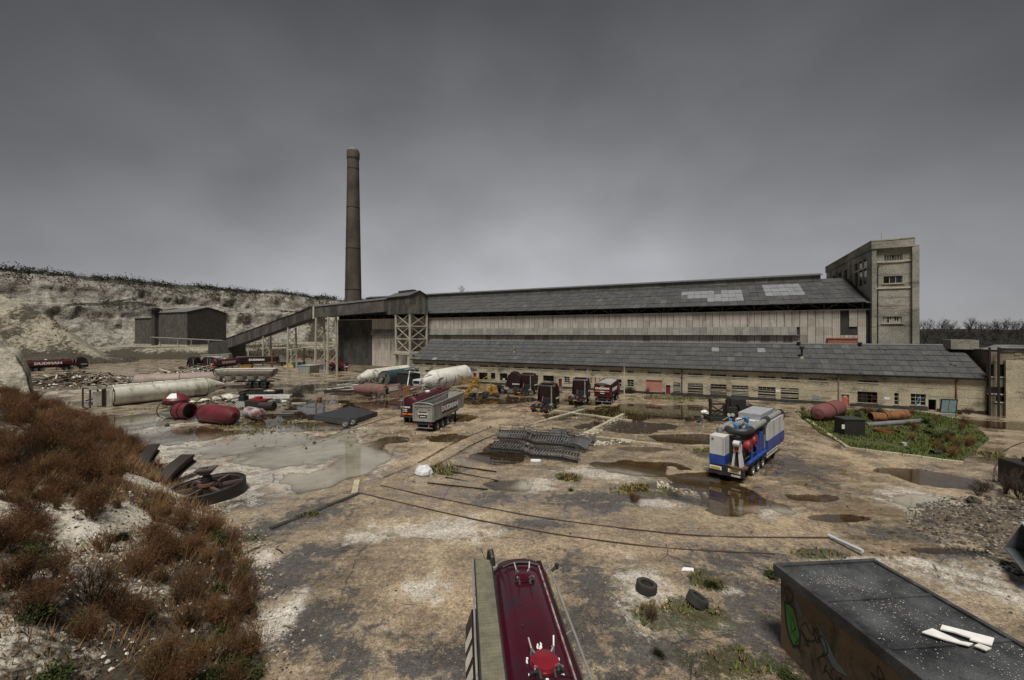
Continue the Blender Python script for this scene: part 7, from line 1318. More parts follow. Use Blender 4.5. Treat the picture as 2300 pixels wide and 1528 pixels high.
def kerb(label, a, b, w_=.35, h=.1, m=None):
    a, b = G(*a), G(*b); d = b-a; n_ = max(1, int(d.length/1.1)); t = thing('kerb', label, 'kerb', a, 0)
    for i in range(n_): p, q = d*(i/n_), d*((i+.96)/n_); MB().bar(p+Vector((0, 0, .03+random.uniform(-.03, .03))), q+Vector((0, 0, .03+random.uniform(-.03, .03))), w_, .2+h).build('kerb_stone', m or conc, t)
kerb('drain kerb running from the rails to the brown scrub', (806, 1112), (606, 1192), .3, .02, plinth); kerb('short kerb beside the big puddle at the rail ends', (802, 1082), (796, 1112), .4, .02); kerb('broken kerb line left of the weedy slab', (1310, 921), (1168, 962), .4, .06); kerb('broken kerb line through the weedy slabs', (1400, 932), (1302, 982), .4, .06)
kerb('kerb line along the far side of the weedy slab', (1245, 923), (1420, 947), .4, .04); kerb('kerb along the near side of the broken slabs', (1345, 984), (1490, 1002), .4, .05); kerb('stone kerb along the near edge of the grass island', (1792, 930), (1905, 1008), .35, .1); kerb('stone kerb along the front of the grass island', (1905, 1008), (2165, 1042), .35, .1)
# ---------------- white pipe, bag, tyres
a, b = G(1862, 1212), G(1938, 1254); tag(MB().cyl(Vector((a.x, a.y, .2)), Vector((b.x, b.y, .35)), .085, n=12).cyl(Vector((a.x, a.y, .2)), Vector((a.x, a.y, .2))+(Vector((b.x, b.y, .35))-Vector((a.x, a.y, .2))).normalized()*.25, .105, n=12).build('white_pipe', mat('pale blue white pipe', (.45, .48, .52), (.38, .4, .43), .4), None, True), 'pale plastic pipe leaning beyond the corner of the graffiti hut', 'pipe')
p = G(951, 1069); mb = MB(); n_ = 16
for i, (z, r_) in enumerate(((0, .55), (.2, .66), (.45, .58), (.62, .4), (.72, .26))):
    for k in range(n_): a = 2*math.pi*k/n_; q = r_*(1+.1*math.sin(k*2.7+i*1.1)+random.uniform(-.08, .08)); mb.v.append((p.x+q*math.cos(a), p.y+.7*q*math.sin(a), z*(1+.22*math.sin(k*.8+1))+.02))
for i in range(4): mb.f += [(i*n_+k, i*n_+(k+1) % n_, (i+1)*n_+(k+1) % n_, (i+1)*n_+k) for k in range(n_)]
mb.f.append(tuple(4*n_+k for k in range(n_))); tag(mb.build('rubble_bag', mat('white woven bag', (.52, .53, .54), (.40, .41, .42), .6)), 'slumped white woven bag standing on weeds by the rails', 'bag')
for lab, px, py, r_, tl_ in (('nearer-to-camera-left worn black tyre lying flat with sand inside', 1452, 1331, .42, 8), ('black tyre sunk in weeds nearer the graffiti hut', 1566, 1362, .39, 26)):
    p = G(px, py); M_ = Matrix.Translation((p.x, p.y, gz(p.x, p.y)+.17)) @ Matrix.Rotation(R(tl_), 4, 'Y'); k_ = MB().lathe([(-.16, r_*.6), (-.2, r_*.75), (-.18, r_*.93), (-.1, r_), (0, r_*1.01), (.1, r_), (.18, r_*.93), (.2, r_*.75), (.16, r_*.6), (0.0, r_*.68), (-.16, r_*.6)], 34, M_, axis='z')
    for i in range(34): a = 2*math.pi*i/34; k_.box(r_*.985, r_*1.025, -.03, .03, -.15, .15, M_ @ Matrix.Rotation(a, 4, 'Z'))
    tag(k_.build('old_tyre', rubber, None, True), lab.replace('nearer-to-camera-left ', ''), 'tyre', 'two loose tyres')
# ---------------- graffiti hut
HU = Vector((9.25, 14.4, 0)); hd_ = math.atan2(-1, .085); hut = thing('graffiti_hut', 'flat-roofed hut with graffiti on brown render and black felt roof', 'hut', HU, hd_)   # x runs towards the camera, y to the right (east)
HWd, HL, HH = 3.75, 9.5, 2.72
MB().box(.12, HL, .12, HWd-.12, 0, HH).build('wall', render_, hut)
rf = MB(); nx2, ny2 = 60, 26
for i in range(nx2+1):
    for j in range(ny2+1):
        x, y = HL*i/nx2+.0, HWd*j/ny2; rf.v.append((x, y, HH+.12+.05*float(fbm(x, y, o=3, s=.7)[0])+.02*float(fbm(x, y, o=3, s=3)[0])))
rf.f = [(i*(ny2+1)+j, (i+1)*(ny2+1)+j, (i+1)*(ny2+1)+j+1, i*(ny2+1)+j+1) for i in range(nx2) for j in range(ny2)]; rf.build('roof_felt', felt, hut, True)
MB().box(-.04, HL, -.05, .1, HH-.16, HH+.2).box(-.04, HL, HWd-.1, HWd+.05, HH-.16, HH+.2).box(-.045, .1, .1, HWd-.1, HH-.16, HH+.2).build('fascia', felt, hut, bevel=.02)
mb = MB()
for k in range(900):
    cxx, cyy = random.choice(((.9, 1.2), (1.1, 1.5), (3.2, 2.0), (3.6, 1.0), (5.0, 2.4), (4.2, 3.2), (2.2, 1.9))); x, y = (random.gauss(cxx, .5), random.gauss(cyy, .4)) if random.random() < .55 else (random.uniform(.2, HL-.2), random.uniform(.2, HWd-.2))
    if .15 < x < HL-.1 and .15 < y < HWd-.15:
        q = rock(random.uniform(.004, .018), .6); mb.add([Vector(v)+Vector((x, y, HH+.14+.05*float(fbm(x, y, o=3, s=.7)[0]))) for v in q.v], q.f)
for x in (1.9, 3.8, 5.7, 7.6): MB().box(x, x+.1, .1, HWd-.1, HH+.1, HH+.165).build('felt_seam', felt, hut)
tag(mb.build('roof_grit', mat('pale grit', (.48, .46, .4), (.3, .28, .24), .9), hut), kind='stuff')
WB = lambda l, z=HH+.2: l
def wpaint(pts, m, nm, w_=None, y=.117):
    """paint on the west wall: x along the wall, z up"""
    if w_ is None: return MB().prism(pts, y, y-.004).build(nm, m, hut)
    mb = MB()
    for a, b in zip(pts[:-1], pts[1:]): mb.bar((a[0], y-.002, a[1]), (b[0], y-.002, b[1]), .006, w_) if False else None
    for a, b in zip(pts[:-1], pts[1:]):
        d = Vector((b[0]-a[0], b[1]-a[1])); 
        if d.length < 1e-4: continue
        n2 = Vector((-d.y, d.x)).normalized()*w_/2; e = d.normalized()*w_*.35
        mb.add([(a[0]-e.x+n2.x, y-.006, a[1]-e.y+n2.y), (a[0]-e.x-n2.x, y-.006, a[1]-e.y-n2.y), (b[0]+e.x-n2.x, y-.0062, b[1]+e.y-n2.y), (b[0]+e.x+n2.x, y-.0062, b[1]+e.y+n2.y)], [(0, 1, 2, 3)])
    return mb.build(nm, m, hut)
ink = mat('black spray paint', (.012, .012, .012), (.02, .02, .018), .6); grn = mat('green spray paint', (.07, .22, .035), (.05, .16, .03), .6); cyan = mat('faded blue spray paint', (.09, .19, .21), (.14, .15, .12), .8, scale=6)
gp = [(.32, 1.75), (.52, 1.85), (.72, 1.8), (.85, 1.5), (.98, 1.15), (.95, .75), (.7, .55), (.48, .8), (.36, 1.2)]; wpaint(gp, grn, 'graffiti'); wpaint(gp+[gp[0]], ink, 'graffiti', .07)
wpaint([(.5+.16*math.cos(a)+.05*math.sin(2*a), 2.08+.24*math.sin(a)) for a in np.linspace(0, 6.28, 16)], ink, 'graffiti', .055); wpaint([(.62, 1.5), (.8, 1.2), (.66, 1.0), (.9, .9), (.78, .7), (1.05, .62)], ink, 'graffiti', .04); wpaint([(.5, 1.5), (.62, 1.2), (.6, .9)], ink, 'graffiti', .025)
wpaint([(.75, 2.2), (.95, 2.05), (1.1, 1.8), (.98, 1.75), (.82, 1.95)], cyan, 'graffiti'); wpaint([(1.7, 2.0), (2.0, 1.7), (2.3, 1.35), (2.7, 1.2), (2.3, 1.05), (1.9, 1.35)], cyan, 'graffiti')
for k in range(15):
    x0_ = [1.2, 1.35, 2.0, 2.3, 2.6, 3.0, 3.3, 3.6, 3.9, 4.3, 4.7, 5.1, 5.5, 6, 6.4][k]; z0_ = random.uniform(.5, 1.7); q = [(x0_, z0_)]
    for _ in range(11): q.append((min(HL-.2, max(.2, q[-1][0]+random.uniform(-.22, .34))), min(2.3, max(.2, q[-1][1]+random.uniform(-.38, .38)))))
    q2 = []
    for i in range(len(q)-1):
        p0, p1, p2, p3 = [Vector(q[min(len(q)-1, max(0, i+o_))]) for o_ in (-1, 0, 1, 2)]
        for s in (0, .25, .5, .75): q2.append(tuple(.5*((2*p1)+(p2-p0)*s+(2*p0-5*p1+4*p2-p3)*s*s+(3*p1-p0-3*p2+p3)*s**3)))
    wpaint(q2, ink, 'graffiti', random.choice((.02, .03, .045)))
# broken white panel lying on the roof
M_ = Matrix.Translation(HU) @ Matrix.Rotation(hd_, 4, 'Z')
t = thing('broken_panel', 'broken white board lying on the black felt roof of the hut', 'board', M_ @ Vector((3.72, 2.3, HH+.21)), hd_+R(8)); t.scale = (1.35, 1.35, 1)
MB().prism([(-.25, -.55), (-.28, -.22), (.1, -.1), (.2, .05), (.22, -.1), (.02, -.34)], 0, .03, axes='xy').build('board', white, t)
MB().prism([(-.22, -.1), (-.3, .08), (.2, .62), (.32, .32), (.12, .1), (.1, .18), (-.1, .06)], .01, .045, axes='xy').build('board', white, t)
MB().prism([(.24, .0), (.22, .16), (.36, .24), (.38, .06)], 0, .03, axes='xy').build('shard', whitep, t)
# ---------------- loader bucket and burnt machine at the right edge
t = thing('loader_bucket', 'grey steel loader bucket resting on the rubble at the right edge', 'bucket', (22.4, 18.3, .9), R(-38)); bm = mat('scuffed grey bucket', (.10, .11, .115), (.065, .07, .075), .5, scale=2, dirt=(.2, .18, .15), dirt_amt=.25)
side = [(0, 0), (1.3, .1), (1.5, .9), (1.1, 1.35), (.55, 1.3)]
for y in (-1.3, 1.25): MB().prism(side, y, y+.05).build('side_plate', bm, t)
MB().prism([(0, 0), (1.3, .1), (1.3, .15), (0, .05)], -1.25, 1.25).prism([(1.25, .15), (1.45, .9), (1.5, .9), (1.3, .12)], -1.25, 1.25).prism([(1.46, .9), (1.06, 1.33), (1.1, 1.37), (1.51, .92)], -1.25, 1.25).build('shell', bm, t); MB().box(.5, 1.12, -1.3, 1.3, 1.34, 1.4).build('top_edge', mat('bright edge', (.35, .37, .38), (.25, .26, .27), .4), t)
MB().box(1.4, 2.6, -.8, -.6, .5, .75).box(1.4, 2.6, .6, .8, .5, .75).build('arm', black, t); MB().cyl((1.5, -.7, .9), (2.8, -.7, 1.3), .08, n=8).build('ram', steel, t, True)
t = thing('burnt_machine', 'burnt black machine body half overgrown at the right edge', 'machine', G(2335, 1108), R(-12)); MB().box(-1.3, 2.6, -1.1, 1.4, .2, 2.0).build('body', black, t, bevel=.08); MB().box(-.6, .6, -.7, .5, 2.0, 2.35).box(.8, 1.6, -.5, .8, 2.0, 2.6).build('engine_top', rust, t); MB().cyl((-.5, -.4, 2.45), (.4, -.4, 2.5), .2, n=12).build('cylinder', steel, t, True); wheel(t, -.6, -1.2, .5, .3, -1)
# ============================================================ VEGETATION, STONES
def leaf_mat(name, a, b, c, sc_=1.2):
    m = mat(name, a, b, .75, scale=sc_, dirt=c, dirt_amt=.42, dscale=sc_*2.5, spec=.2); return m
twm  = mat('bare brown twig', (.060, .037, .023), (.032, .022, .015), .85, scale=1.5)
twr  = mat('russet twig', (.14, .06, .021), (.05, .025, .012), .8, scale=.8, dirt=(.035, .022, .012), dirt_amt=.35)
twt  = mat('tan dry stalk', (.24, .14, .05), (.11, .065, .027), .8, scale=.9)
lfr  = leaf_mat('russet leaf', (.12, .05, .017), (.05, .03, .012), (.10, .085, .028))
lfg  = leaf_mat('dull green leaf', (.042, .055, .014), (.022, .03, .009), (.085, .082, .022))
grm  = leaf_mat('wet grass', (.12, .15, .025), (.055, .07, .014), (.19, .145, .05), .5)
scm  = leaf_mat('winter scrub', (.030, .026, .015), (.016, .014, .009), (.058, .043, .022), .25)
def v3(*a): return Vector(a)
def branch(mb, p, d, ln, r, depth, rnd, spread=.55, kids=3, up=.15, seg=3, tips=None, n=4):
    pts = [p.copy()]; q = p.copy(); e = d.normalized()
    for i in range(seg):
        e = (e+Vector((rnd.gauss(0, .12), rnd.gauss(0, .12), rnd.gauss(0, .08)+up*.3))).normalized(); q = q+e*(ln/seg); pts.append(q.copy())
    mb.tube(pts, r, n, r*.55)
    if depth <= 0:
        if tips is not None: tips += [(pt.copy(), e.copy()) for pt in pts[1:]]
        return
    for k in range(kids):
        f = rnd.uniform(.35, 1); b = pts[min(seg, int(f*seg)+0)] if f < 1 else pts[-1]
        nd = (e+Vector((rnd.gauss(0, spread), rnd.gauss(0, spread), rnd.gauss(0, spread*.6)+up))).normalized()
        branch(mb, b, nd, ln*rnd.uniform(.5, .8), r*.52, depth-1, rnd, spread, kids, up, seg, tips, max(3, n-1))
def leafquads(mb, pts, size, rnd, per=2, droop=0.0):
    for p, e in pts:
        for _ in range(per):
            s = size*rnd.uniform(.6, 1.4); a = Vector((rnd.gauss(0, 1), rnd.gauss(0, 1), rnd.gauss(0, .7)-droop)).normalized(); b = a.orthogonal().normalized()*s*.45; c = p+Vector((rnd.gauss(0, s), rnd.gauss(0, s), rnd.gauss(0, s)))
            mb.add([c-b*.3, c+a*s*.5+b, c+a*s, c+a*s*.5-b], [(0, 1, 2, 3)])
def shrub_meshes(seed, h, stems, depth, kids, leafsize, leafper, tw, lf, spread=.5, r=.02, lean=.5, up=.12):
    rnd = random.Random(seed); mb = MB(); tips = []
    for k in range(stems):
        a = rnd.uniform(0, 6.3); d = Vector((math.cos(a)*rnd.uniform(.1, lean), math.sin(a)*rnd.uniform(.1, lean), 1)); branch(mb, Vector((rnd.gauss(0, .12)*h*.4, rnd.gauss(0, .12)*h*.4, -.05)), d, h*rnd.uniform(.4, .7), r*rnd.uniform(.7, 1.2), depth, rnd, spread, kids, up, 3, tips, 3)
    me = mb.mesh('stems'); me.materials.append(tw); ml_ = None
    if leafper:
        lb = MB(); leafquads(lb, tips, leafsize, rnd, leafper); ml_ = lb.mesh('leaves'); ml_.materials.append(lf)
    return me, ml_
RUS = [shrub_meshes(s, 1.25, 30, 2, 4, .032, 1, twr, lfr, .45, .009, 1.1, .2) for s in (1, 2, 3)]
TAN = [shrub_meshes(s, 1.1, 44, 1, 4, .03, 1, twt, lfr, .4, .008, .9, .3) for s in (4, 5)]
GRN = [shrub_meshes(s, .7, 18, 2, 3, .05, 3, twm, lfg, .8, .01, 1.3, -.02) for s in (6, 7)]
BAR = [shrub_meshes(s, 2.1, 15, 3, 3, .0, 0, twm, lfr, .5, .026, 1.0, .1) for s in (8, 9)]
def plant(name, label, kind, loc, rz, s, group, cat='shrub', sz=1.0):
    st_, lv_ = kind; t = thing(name, label, cat, loc, rz, group); t.scale = (s, s, s*sz); inst('stems', st_, t)
    if lv_ is not None: inst('leaves', lv_, t)
    return t
def bz(x, y): return float(bank_h(np.array([x]), np.array([y]))[0])
rnd = random.Random(5)
# scrub on the near bank: single shrubs, thick along the middle of the slope
spots = []
tries = 0
while len(spots) < 285 and tries < 9000:
    tries += 1; y = rnd.uniform(8.0, 56); f = rnd.random(); xe = float(np.interp(y, [p[1] for p in BP], [p[0] for p in BP])); x = xe-rnd.uniform(-.25, 13 if y > 16 else 9)
    d = float(pdist(np.array([x]), np.array([y]), BP)[0])
    if d < .1 or x < -1.32*y-3: continue
    chalkhole = float(bank_veg(np.array([x]), np.array([y]), np.array([0.]))[0])
    pxl = CXP+CF*x/y; pyl = CYP+CF*(CH-bz(x, y))/y
    if pyl > 1590 or pxl < -60: continue
    # bare chalk shows low on the left of the bank and in a scar half way up
    bare = (pyl > 1270 and pxl < 400) or (1150 < pyl < 1270 and 120 < pxl < 330)
    if bare and rnd.random() < .84: continue
    if 262 < pxl < 440 and 1030 < pyl < 1128 or 380 < pxl < 580 and 1085 < pyl < 1185: continue
    if any((x-a)**2+(y-b)**2 < (.028*y)**2*1.2 for a, b, *_ in spots): continue
    spots.append((x, y, d, pxl, pyl))
for k, (x, y, d, pxl, pyl) in enumerate(spots):
    z = bz(x, y)-.05; u = rnd.random()
    if pyl > 1330 and u < .35 or d < 1.0 and u < .15: kd, nm, lb, gp_ = rnd.choice(GRN), 'bramble_clump', 'low dark green bramble clump on the chalk bank', 'bramble clumps on the bank'
    elif u < .64: kd, nm, lb, gp_ = rnd.choice(RUS), 'russet_shrub', 'russet brown leafless shrub on the near chalk bank', 'russet shrubs on the bank'
    elif u < .90: kd, nm, lb, gp_ = rnd.choice(TAN), 'dry_weed', 'clump of tan dry stalks on the near chalk bank', 'dry weed clumps on the bank'
    else: kd, nm, lb, gp_ = rnd.choice(GRN), 'bramble_clump', 'low dark green bramble clump on the chalk bank', 'bramble clumps on the bank'
    lb += ', '+('high up below the chalk spur' if y > 38 else 'beside the leaning iron' if y > 24 else 'above the flywheel' if y > 18 else 'nearest the asphalt' if d < 2.5 else 'near the bare bush' if y > 10.5 else 'lowest in the corner')
    plant(nm, lb, kd, (x, y, z), rnd.uniform(0, 6.3), rnd.uniform(.75, 1.25)*(1 if y < 22 else 1.25), gp_)
p = Vector((-13.0, 12.7, 0)); p.z = bz(p.x, p.y); plant('bare_bush', 'bare spreading many-stemmed bush on the pale chalk scar', BAR[0], p, 0, .78, None)
for k, (px_r, py_r, s, lab) in enumerate(((-24, 20, .9, 'dark bare bush high on the bank at the left edge'), (-30, 27, 1.1, 'dark bare bush on the bank crest below the chalk spur'))):
    plant('bare_bush', lab, BAR[1], (px_r, py_r, bz(px_r, py_r)), k*2, s, None)
# fine litter and grass over the bank: nobody could count it
mb = MB(); rb_ = random.Random(3)
for k in range(42000):
    y = rb_.uniform(6, 48)**1; xe = float(np.interp(y, [p[1] for p in BP], [p[0] for p in BP])); x = xe-rb_.uniform(-.4, 11); pxl = CXP+CF*x/y
    if pxl < -80: continue
    z = None
    mb.v += [(x, y, 0)]*0
    s = rb_.uniform(.12, .5)*(1+y/40); a = rb_.uniform(0, 6.3); wd_ = min(.05*s, .02)*(1+y/25); mb.add([(x, y, 0), (x+wd_*math.cos(a), y+wd_*math.sin(a), 0), (x+s*.6*math.cos(a+1), y+s*.6*math.sin(a+1), s*rb_.uniform(.3, 1.1))], [(0, 1, 2)])
arr = np.array(mb.v); base = np.repeat(bank_h(arr[0::3, 0], arr[0::3, 1]), 3); vgm = np.repeat(bank_veg(arr[0::3, 0], arr[0::3, 1], 0)+rng_ if False else bank_veg(arr[0::3, 0], arr[0::3, 1], 0), 3)
arr[:, 2] += base-.01; keepf = [f for f in mb.f if vgm[f[0]] > .18]; mb.v = [tuple(v) for v in arr]; h1 = len(keepf)//2; mb.f = keepf[:h1]; ms = MB(); ms.v = mb.v; ms.f = keepf[h1:]
tag(mb.build('bank_dead_grass', twt), 'thin brown dead grass standing all over the chalk bank', 'dead grass', kind='stuff'); tag(ms.build('bank_grass', twr), 'russet dead stems standing all over the chalk bank', 'grass', kind='stuff')
# grass island in front of the shed
IS = [G(*p) for p in ((1785, 926), (1842, 975), (1905, 1004), (2000, 1019), (2160, 1038), (2222, 990), (2185, 952), (2080, 930), (1900, 922))]
def inside(x, y, P):
    c = False; j = len(P)-1
    for i in range(len(P)):
        if (P[i].y > y) != (P[j].y > y) and x < (P[j].x-P[i].x)*(y-P[i].y)/(P[j].y-P[i].y)+P[i].x: c = not c
        j = i
    return c
tag(MB().prism([(p.x, p.y) for p in IS], .0, .16, axes='xy').build('grass_island', mat('dark turf soil', (.045, .055, .015), (.03, .03, .012), .9, scale=.8, dirt=(.075, .11, .02), dirt_amt=.5)), kind='structure')
def tufts(name, label, test, n, box_, h, m, seed, zf, kind='stuff'):
    r_ = random.Random(seed); mb = MB(); c = 0
    while c < n:
        x, y = r_.uniform(box_[0], box_[1]), r_.uniform(box_[2], box_[3]); 
        if not test(x, y): c += .2; continue
        c += 1; z = zf(x, y)
        for _ in range(4):
            a = r_.uniform(0, 6.3); s = h*r_.uniform(.4, 1.3); w_ = s*.14; lx, ly = s*.5*math.cos(a+1.3), s*.5*math.sin(a+1.3); mb.add([(x+r_.gauss(0, .05)-w_*math.cos(a), y-w_*math.sin(a), z-.02), (x+w_*math.cos(a), y+w_*math.sin(a), z-.02), (x+lx, y+ly, z+s)], [(0, 1, 2)])
    tag(mb.build(name, m), label, 'grass', kind=kind)
bx_ = (min(p.x for p in IS), max(p.x for p in IS), min(p.y for p in IS), max(p.y for p in IS))
dens = lambda x, y: inside(x, y, IS) and float(fbm(np.array([x]), np.array([y]), o=3, s=.35)[0]) > -.14
tufts('island_grass', 'bright wet grass covering the island in front of the shed', dens, 7000, bx_, .22, grm, 21, lambda x, y: .16)
isl = lambda x, y: inside(x, y, IS) and (x > 35 or y > 47)
for k in range(46):
    for _ in range(40):
        x, y = rnd.uniform(*bx_[:2]), rnd.uniform(*bx_[2:]); pxl = CXP+CF*x/y; pyl = CYP+CF*CH/y
        if inside(x, y, IS) and (pxl > 2030 or pyl < 955 or (1880 < pxl < 1960 and pyl > 985 and k % 4 == 0)): break
    else: continue
    u = rnd.random(); plant('dry_weed' if u < .55 else 'bramble_clump', 'clump of brown dead stalks on the grass island' if u < .55 else 'dark green bramble clump on the grass island', rnd.choice(TAN) if u < .55 else rnd.choice(GRN), (x, y, .14), rnd.uniform(0, 6), rnd.uniform(.8, 1.4), 'dead stalk clumps on the grass island' if u < .55 else 'bramble clumps on the grass island')
# weeds in the yard: moss cushions along the joints
MO = [(e, 1) for e in MOSS]
def mtest(x, y):
    for e, _ in MO:
        dx, dy = (x-e[0])/e[2], (y-e[1])/e[3]
        if dx*dx+dy*dy < .55+.9*float(fbm(np.array([x]), np.array([y]), o=3, s=.8)[0]): return True
    return False
r_ = random.Random(9); mb = MB(); mg = MB()
for e in MOSS:
    n_ = int(min(420, 60+e[2]*e[3]*26))
    for k in range(n_):
        a = r_.uniform(0, 6.3); q = math.sqrt(r_.random()); x, y = e[0]+e[2]*q*math.cos(a), e[1]+e[3]*q*math.sin(a)
        if float(fbm(np.array([x]), np.array([y]), o=3, s=.9)[0]) < -.02: continue
        z = gz(x, y)
        for _ in range(4):
            a = r_.uniform(0, 6.3); s = r_.uniform(.05, .2)*(1 if y < 25 else 1.5); w_ = s*.22; (mb if r_.random() < .6 else mg).add([(x-w_*math.cos(a), y-w_*math.sin(a), z-.02), (x+w_*math.cos(a), y+w_*math.sin(a), z-.02), (x+s*.7*math.cos(a+1.3), y+s*.7*math.sin(a+1.3), z+s)], [(0, 1, 2)])
tag(mb.build('yard_weeds', grm), 'low green weeds growing in cracks of the yard', 'weeds', kind='stuff'); tag(mg.build('yard_dead_weeds', twt), 'low dead weeds growing in cracks of the yard', 'weeds', kind='stuff')
for px, py, kd, s, lab in ((1425, 1133, RUS[0], .8, 'single dark weed bush between rails and stair heap'), (1462, 1395, RUS[1], .62, 'dark weed bush on the sandy patch below the left tyre'), (1600, 1325, GRN[0], .8, 'green weed beside the crack above the right tyre'), (1735, 1300, GRN[1], .8, 'green weed at the far corner of the graffiti hut'), (1480, 1480, GRN[0], .6, 'small weed at the edge of the dark asphalt strip'), (1265, 1078, GRN[1], .55, 'small green weed left of the single dark bush'), (1282, 1105, GRN[0], .5, 'smaller green weed just below another on the grey asphalt')):
    p = G(px, py); plant('weed_bush', lab, kd, (p.x, p.y, gz(p.x, p.y)-.03), px, s, None, 'weed')
for k, (x, y, s) in enumerate(((8.75, 13.0, .8), (8.6, 11.9, .95), (8.7, 10.9, 1.0), (8.3, 11.2, .8), (8.8, 12.4, .9), (7.9, 11.0, .7))): plant('bramble_clump', 'dark bramble clump at the foot of the graffiti hut wall', GRN[k % 2], (x, y, 0), k, s, 'brambles at the foot of the hut')
for k, (x, y, s) in enumerate(((33.8, 28.0, 1.2), (32.6, 28.3, .9), (33.4, 27.0, 1.1), (31.4, 27.6, .8), (34.6, 26.4, 1.2), (33.0, 24.6, 1.1))): plant('bare_bush', 'thin bare bush round the burnt machine at the right edge', BAR[k % 2], (x, y, .1), k, s*.75, 'bare bushes round the burnt machine')
for k in range(12):
    x = FP(random.choice((1480, 1250, 1310, 2150, 2170, 2190, 1400)), 880)[0]+random.uniform(-2, 2); q = PL+UV*x-NV*random.uniform(.4, 1.2); plant('weed_bush', 'straggling weed at the foot of the long shed', rnd.choice(GRN+BAR), (q.x, q.y, .05), k, rnd.uniform(.6, .9), 'weeds at the foot of the long shed', 'weed')
# scrub along the cliff top and on its ledges
def scrub_mass(name, label, pts, m, seed, per=16, size=.9):
    r_ = random.Random(seed); mb = MB()
    for x, y, z, s in pts:
        for _ in range(per):
            a = Vector((r_.gauss(0, 1), r_.gauss(0, 1), r_.gauss(.3, .8))).normalized(); c = Vector((x+r_.gauss(0, s*.5), y+r_.gauss(0, s*.5), z+abs(r_.gauss(0, s*.5)))); b = a.orthogonal().normalized()*s*.1*size; l = a*s*.5*size*r_.uniform(.5, 1.3)
            mb.add([c-b, c+b, c+l], [(0, 1, 2)])
    tag(mb.build(name, m), label, 'scrub', kind='stuff')
pts = []; r_ = random.Random(4)
for k in range(3600):
    u = r_.randrange(60, nu_-60); v = int(nv_*min(.99, r_.uniform(.80, .93))) if r_.random() < .8 else int(nv_*r_.uniform(.5, .6))
    if v < nv_*.7 and fbm(np.array([su[u]]), np.array([v*1.]), o=3, s=.05)[0] < -.03: continue
    pts.append((CX_[v, u], CY_[v, u], CZ_[v, u]-.3, r_.uniform(1.2, 3.0)))
scrub_mass('cliff_scrub', 'dark winter scrub along the top and ledges of the quarry cliff', pts, scm, 6)
pts = []
for k in range(1500):
    x, y = r_.uniform(-260, -138), r_.uniform(88, 200); d = float(pdist(np.array([x]), np.array([y]), MP)[0])
    if d < 0 or d > 60: continue
    z = float(mound_h(np.array([x]), np.array([y]))[0]); f_ = float(fbm(np.array([x]), np.array([y]), o=5, s=.07)[0])
    if f_ > .06 or d < 4 and r_.random() < .8: pts.append((x, y, z-.2, r_.uniform(.7, 1.9)))
scrub_mass('slope_scrub', 'brown scrub on the chalk slope at the left', pts, mat('brown slope scrub', (.060, .042, .022), (.03, .024, .013), .85, scale=.3, dirt=(.10, .055, .024), dirt_amt=.4), 7)
pts = [(r_.uniform(-132, -64), r_.uniform(176, 200), 0, r_.uniform(.8, 2.0)) for k in range(420)]; pts = [(x, y, max(0, float(terr_h(np.array([x]), np.array([y]))[0]))-.1, s) for x, y, _, s in pts]
scrub_mass('terrace_scrub', 'russet scrub on the bank below the far shed', pts, MATS['brown slope scrub'], 8)
# ---------------- bare trees
def tree_mesh(seed, h, depth=4, kids=3):
    rnd = random.Random(seed); tr_, br = MB(), MB(); p = Vector((0, 0, -.3)); pts = [p]; e = Vector((0, 0, 1))
    for i in range(4): e = (e+Vector((rnd.gauss(0, .07), rnd.gauss(0, .07), .2))).normalized(); pts.append(pts[-1]+e*h*.13)
    tr_.tube(pts, h*.022, 7, h*.013)
    for k in range(8): b = pts[rnd.randrange(1, 5)]; a = rnd.uniform(0, 6.3); branch(br, b, Vector((math.cos(a)*.7, math.sin(a)*.7, .9)), h*rnd.uniform(.24, .36), h*.008, depth-1, rnd, .42, kids, .14, 3, None, 3)
    a, b = tr_.mesh('trunk'), br.mesh('crown'); 
    for q in (a, b): q.materials.append(twm if q is a else mat('dark winter branch', (.03, .024, .018), (.02, .017, .013), .9))
    return a, b
TR_ = [tree_mesh(s, 10, 4, 3) for s in (31, 32, 33)]
def tree(label, loc, s, k, group=None):
    t = thing('bare_tree', label, 'tree', loc, k*1.3, group); t.scale = (s, s, s); a, b = TR_[k % 3]; inst('trunk', a, t); inst('crown', b, t); return t
def P2(px, py, d): return Vector(((px-CXP)/CF*d, d, CH-(py-CYP)/CF*d))
# distant wooded rise at the right
def rise_h(X, Y): return np.interp(Y, [150, 190, 260, 420], [-1, 3, 11, 16])*np.clip((X-90)/60, 0, 1)+3*fbm(X, Y, o=3, s=.02)
hfield('wooded_rise', 95, 460, 150, 420, 6, rise_h, earth_mat('dark woodland floor', (.05, .045, .03), (.03, .028, .02), (.02, .018, .01), .9, .1), lambda X, Y, Z: .7+0*X)
r_ = random.Random(12); n_ = 0; pts = []
for k in range(62):
    px = 2050+k*4.6+r_.uniform(-3, 3) if k < 58 else 2060+60*(k-58); d = r_.uniform(185, 300); x = (px-CXP)/CF*d; z = float(rise_h(np.array([x]), np.array([d]))[0]); tree('bare winter tree in the dark wood beyond the annex', (x, d, z-.2), r_.uniform(.75, 1.25), k, 'trees of the wood beyond the annex')
for k in range(3200):
    px = r_.uniform(2040, 2420); d = r_.uniform(160, 260); x = (px-CXP)/CF*d; pts.append((x, d, float(rise_h(np.array([x]), np.array([d]))[0]), r_.uniform(1.2, 3.4)))
scrub_mass('wood_undergrowth', 'dark undergrowth of the wood beyond the annex', pts, mat('dark undergrowth', (.016, .015, .01), (.01, .009, .007), .9, scale=.2, dirt=(.03, .026, .015), dirt_amt=.3), 13)
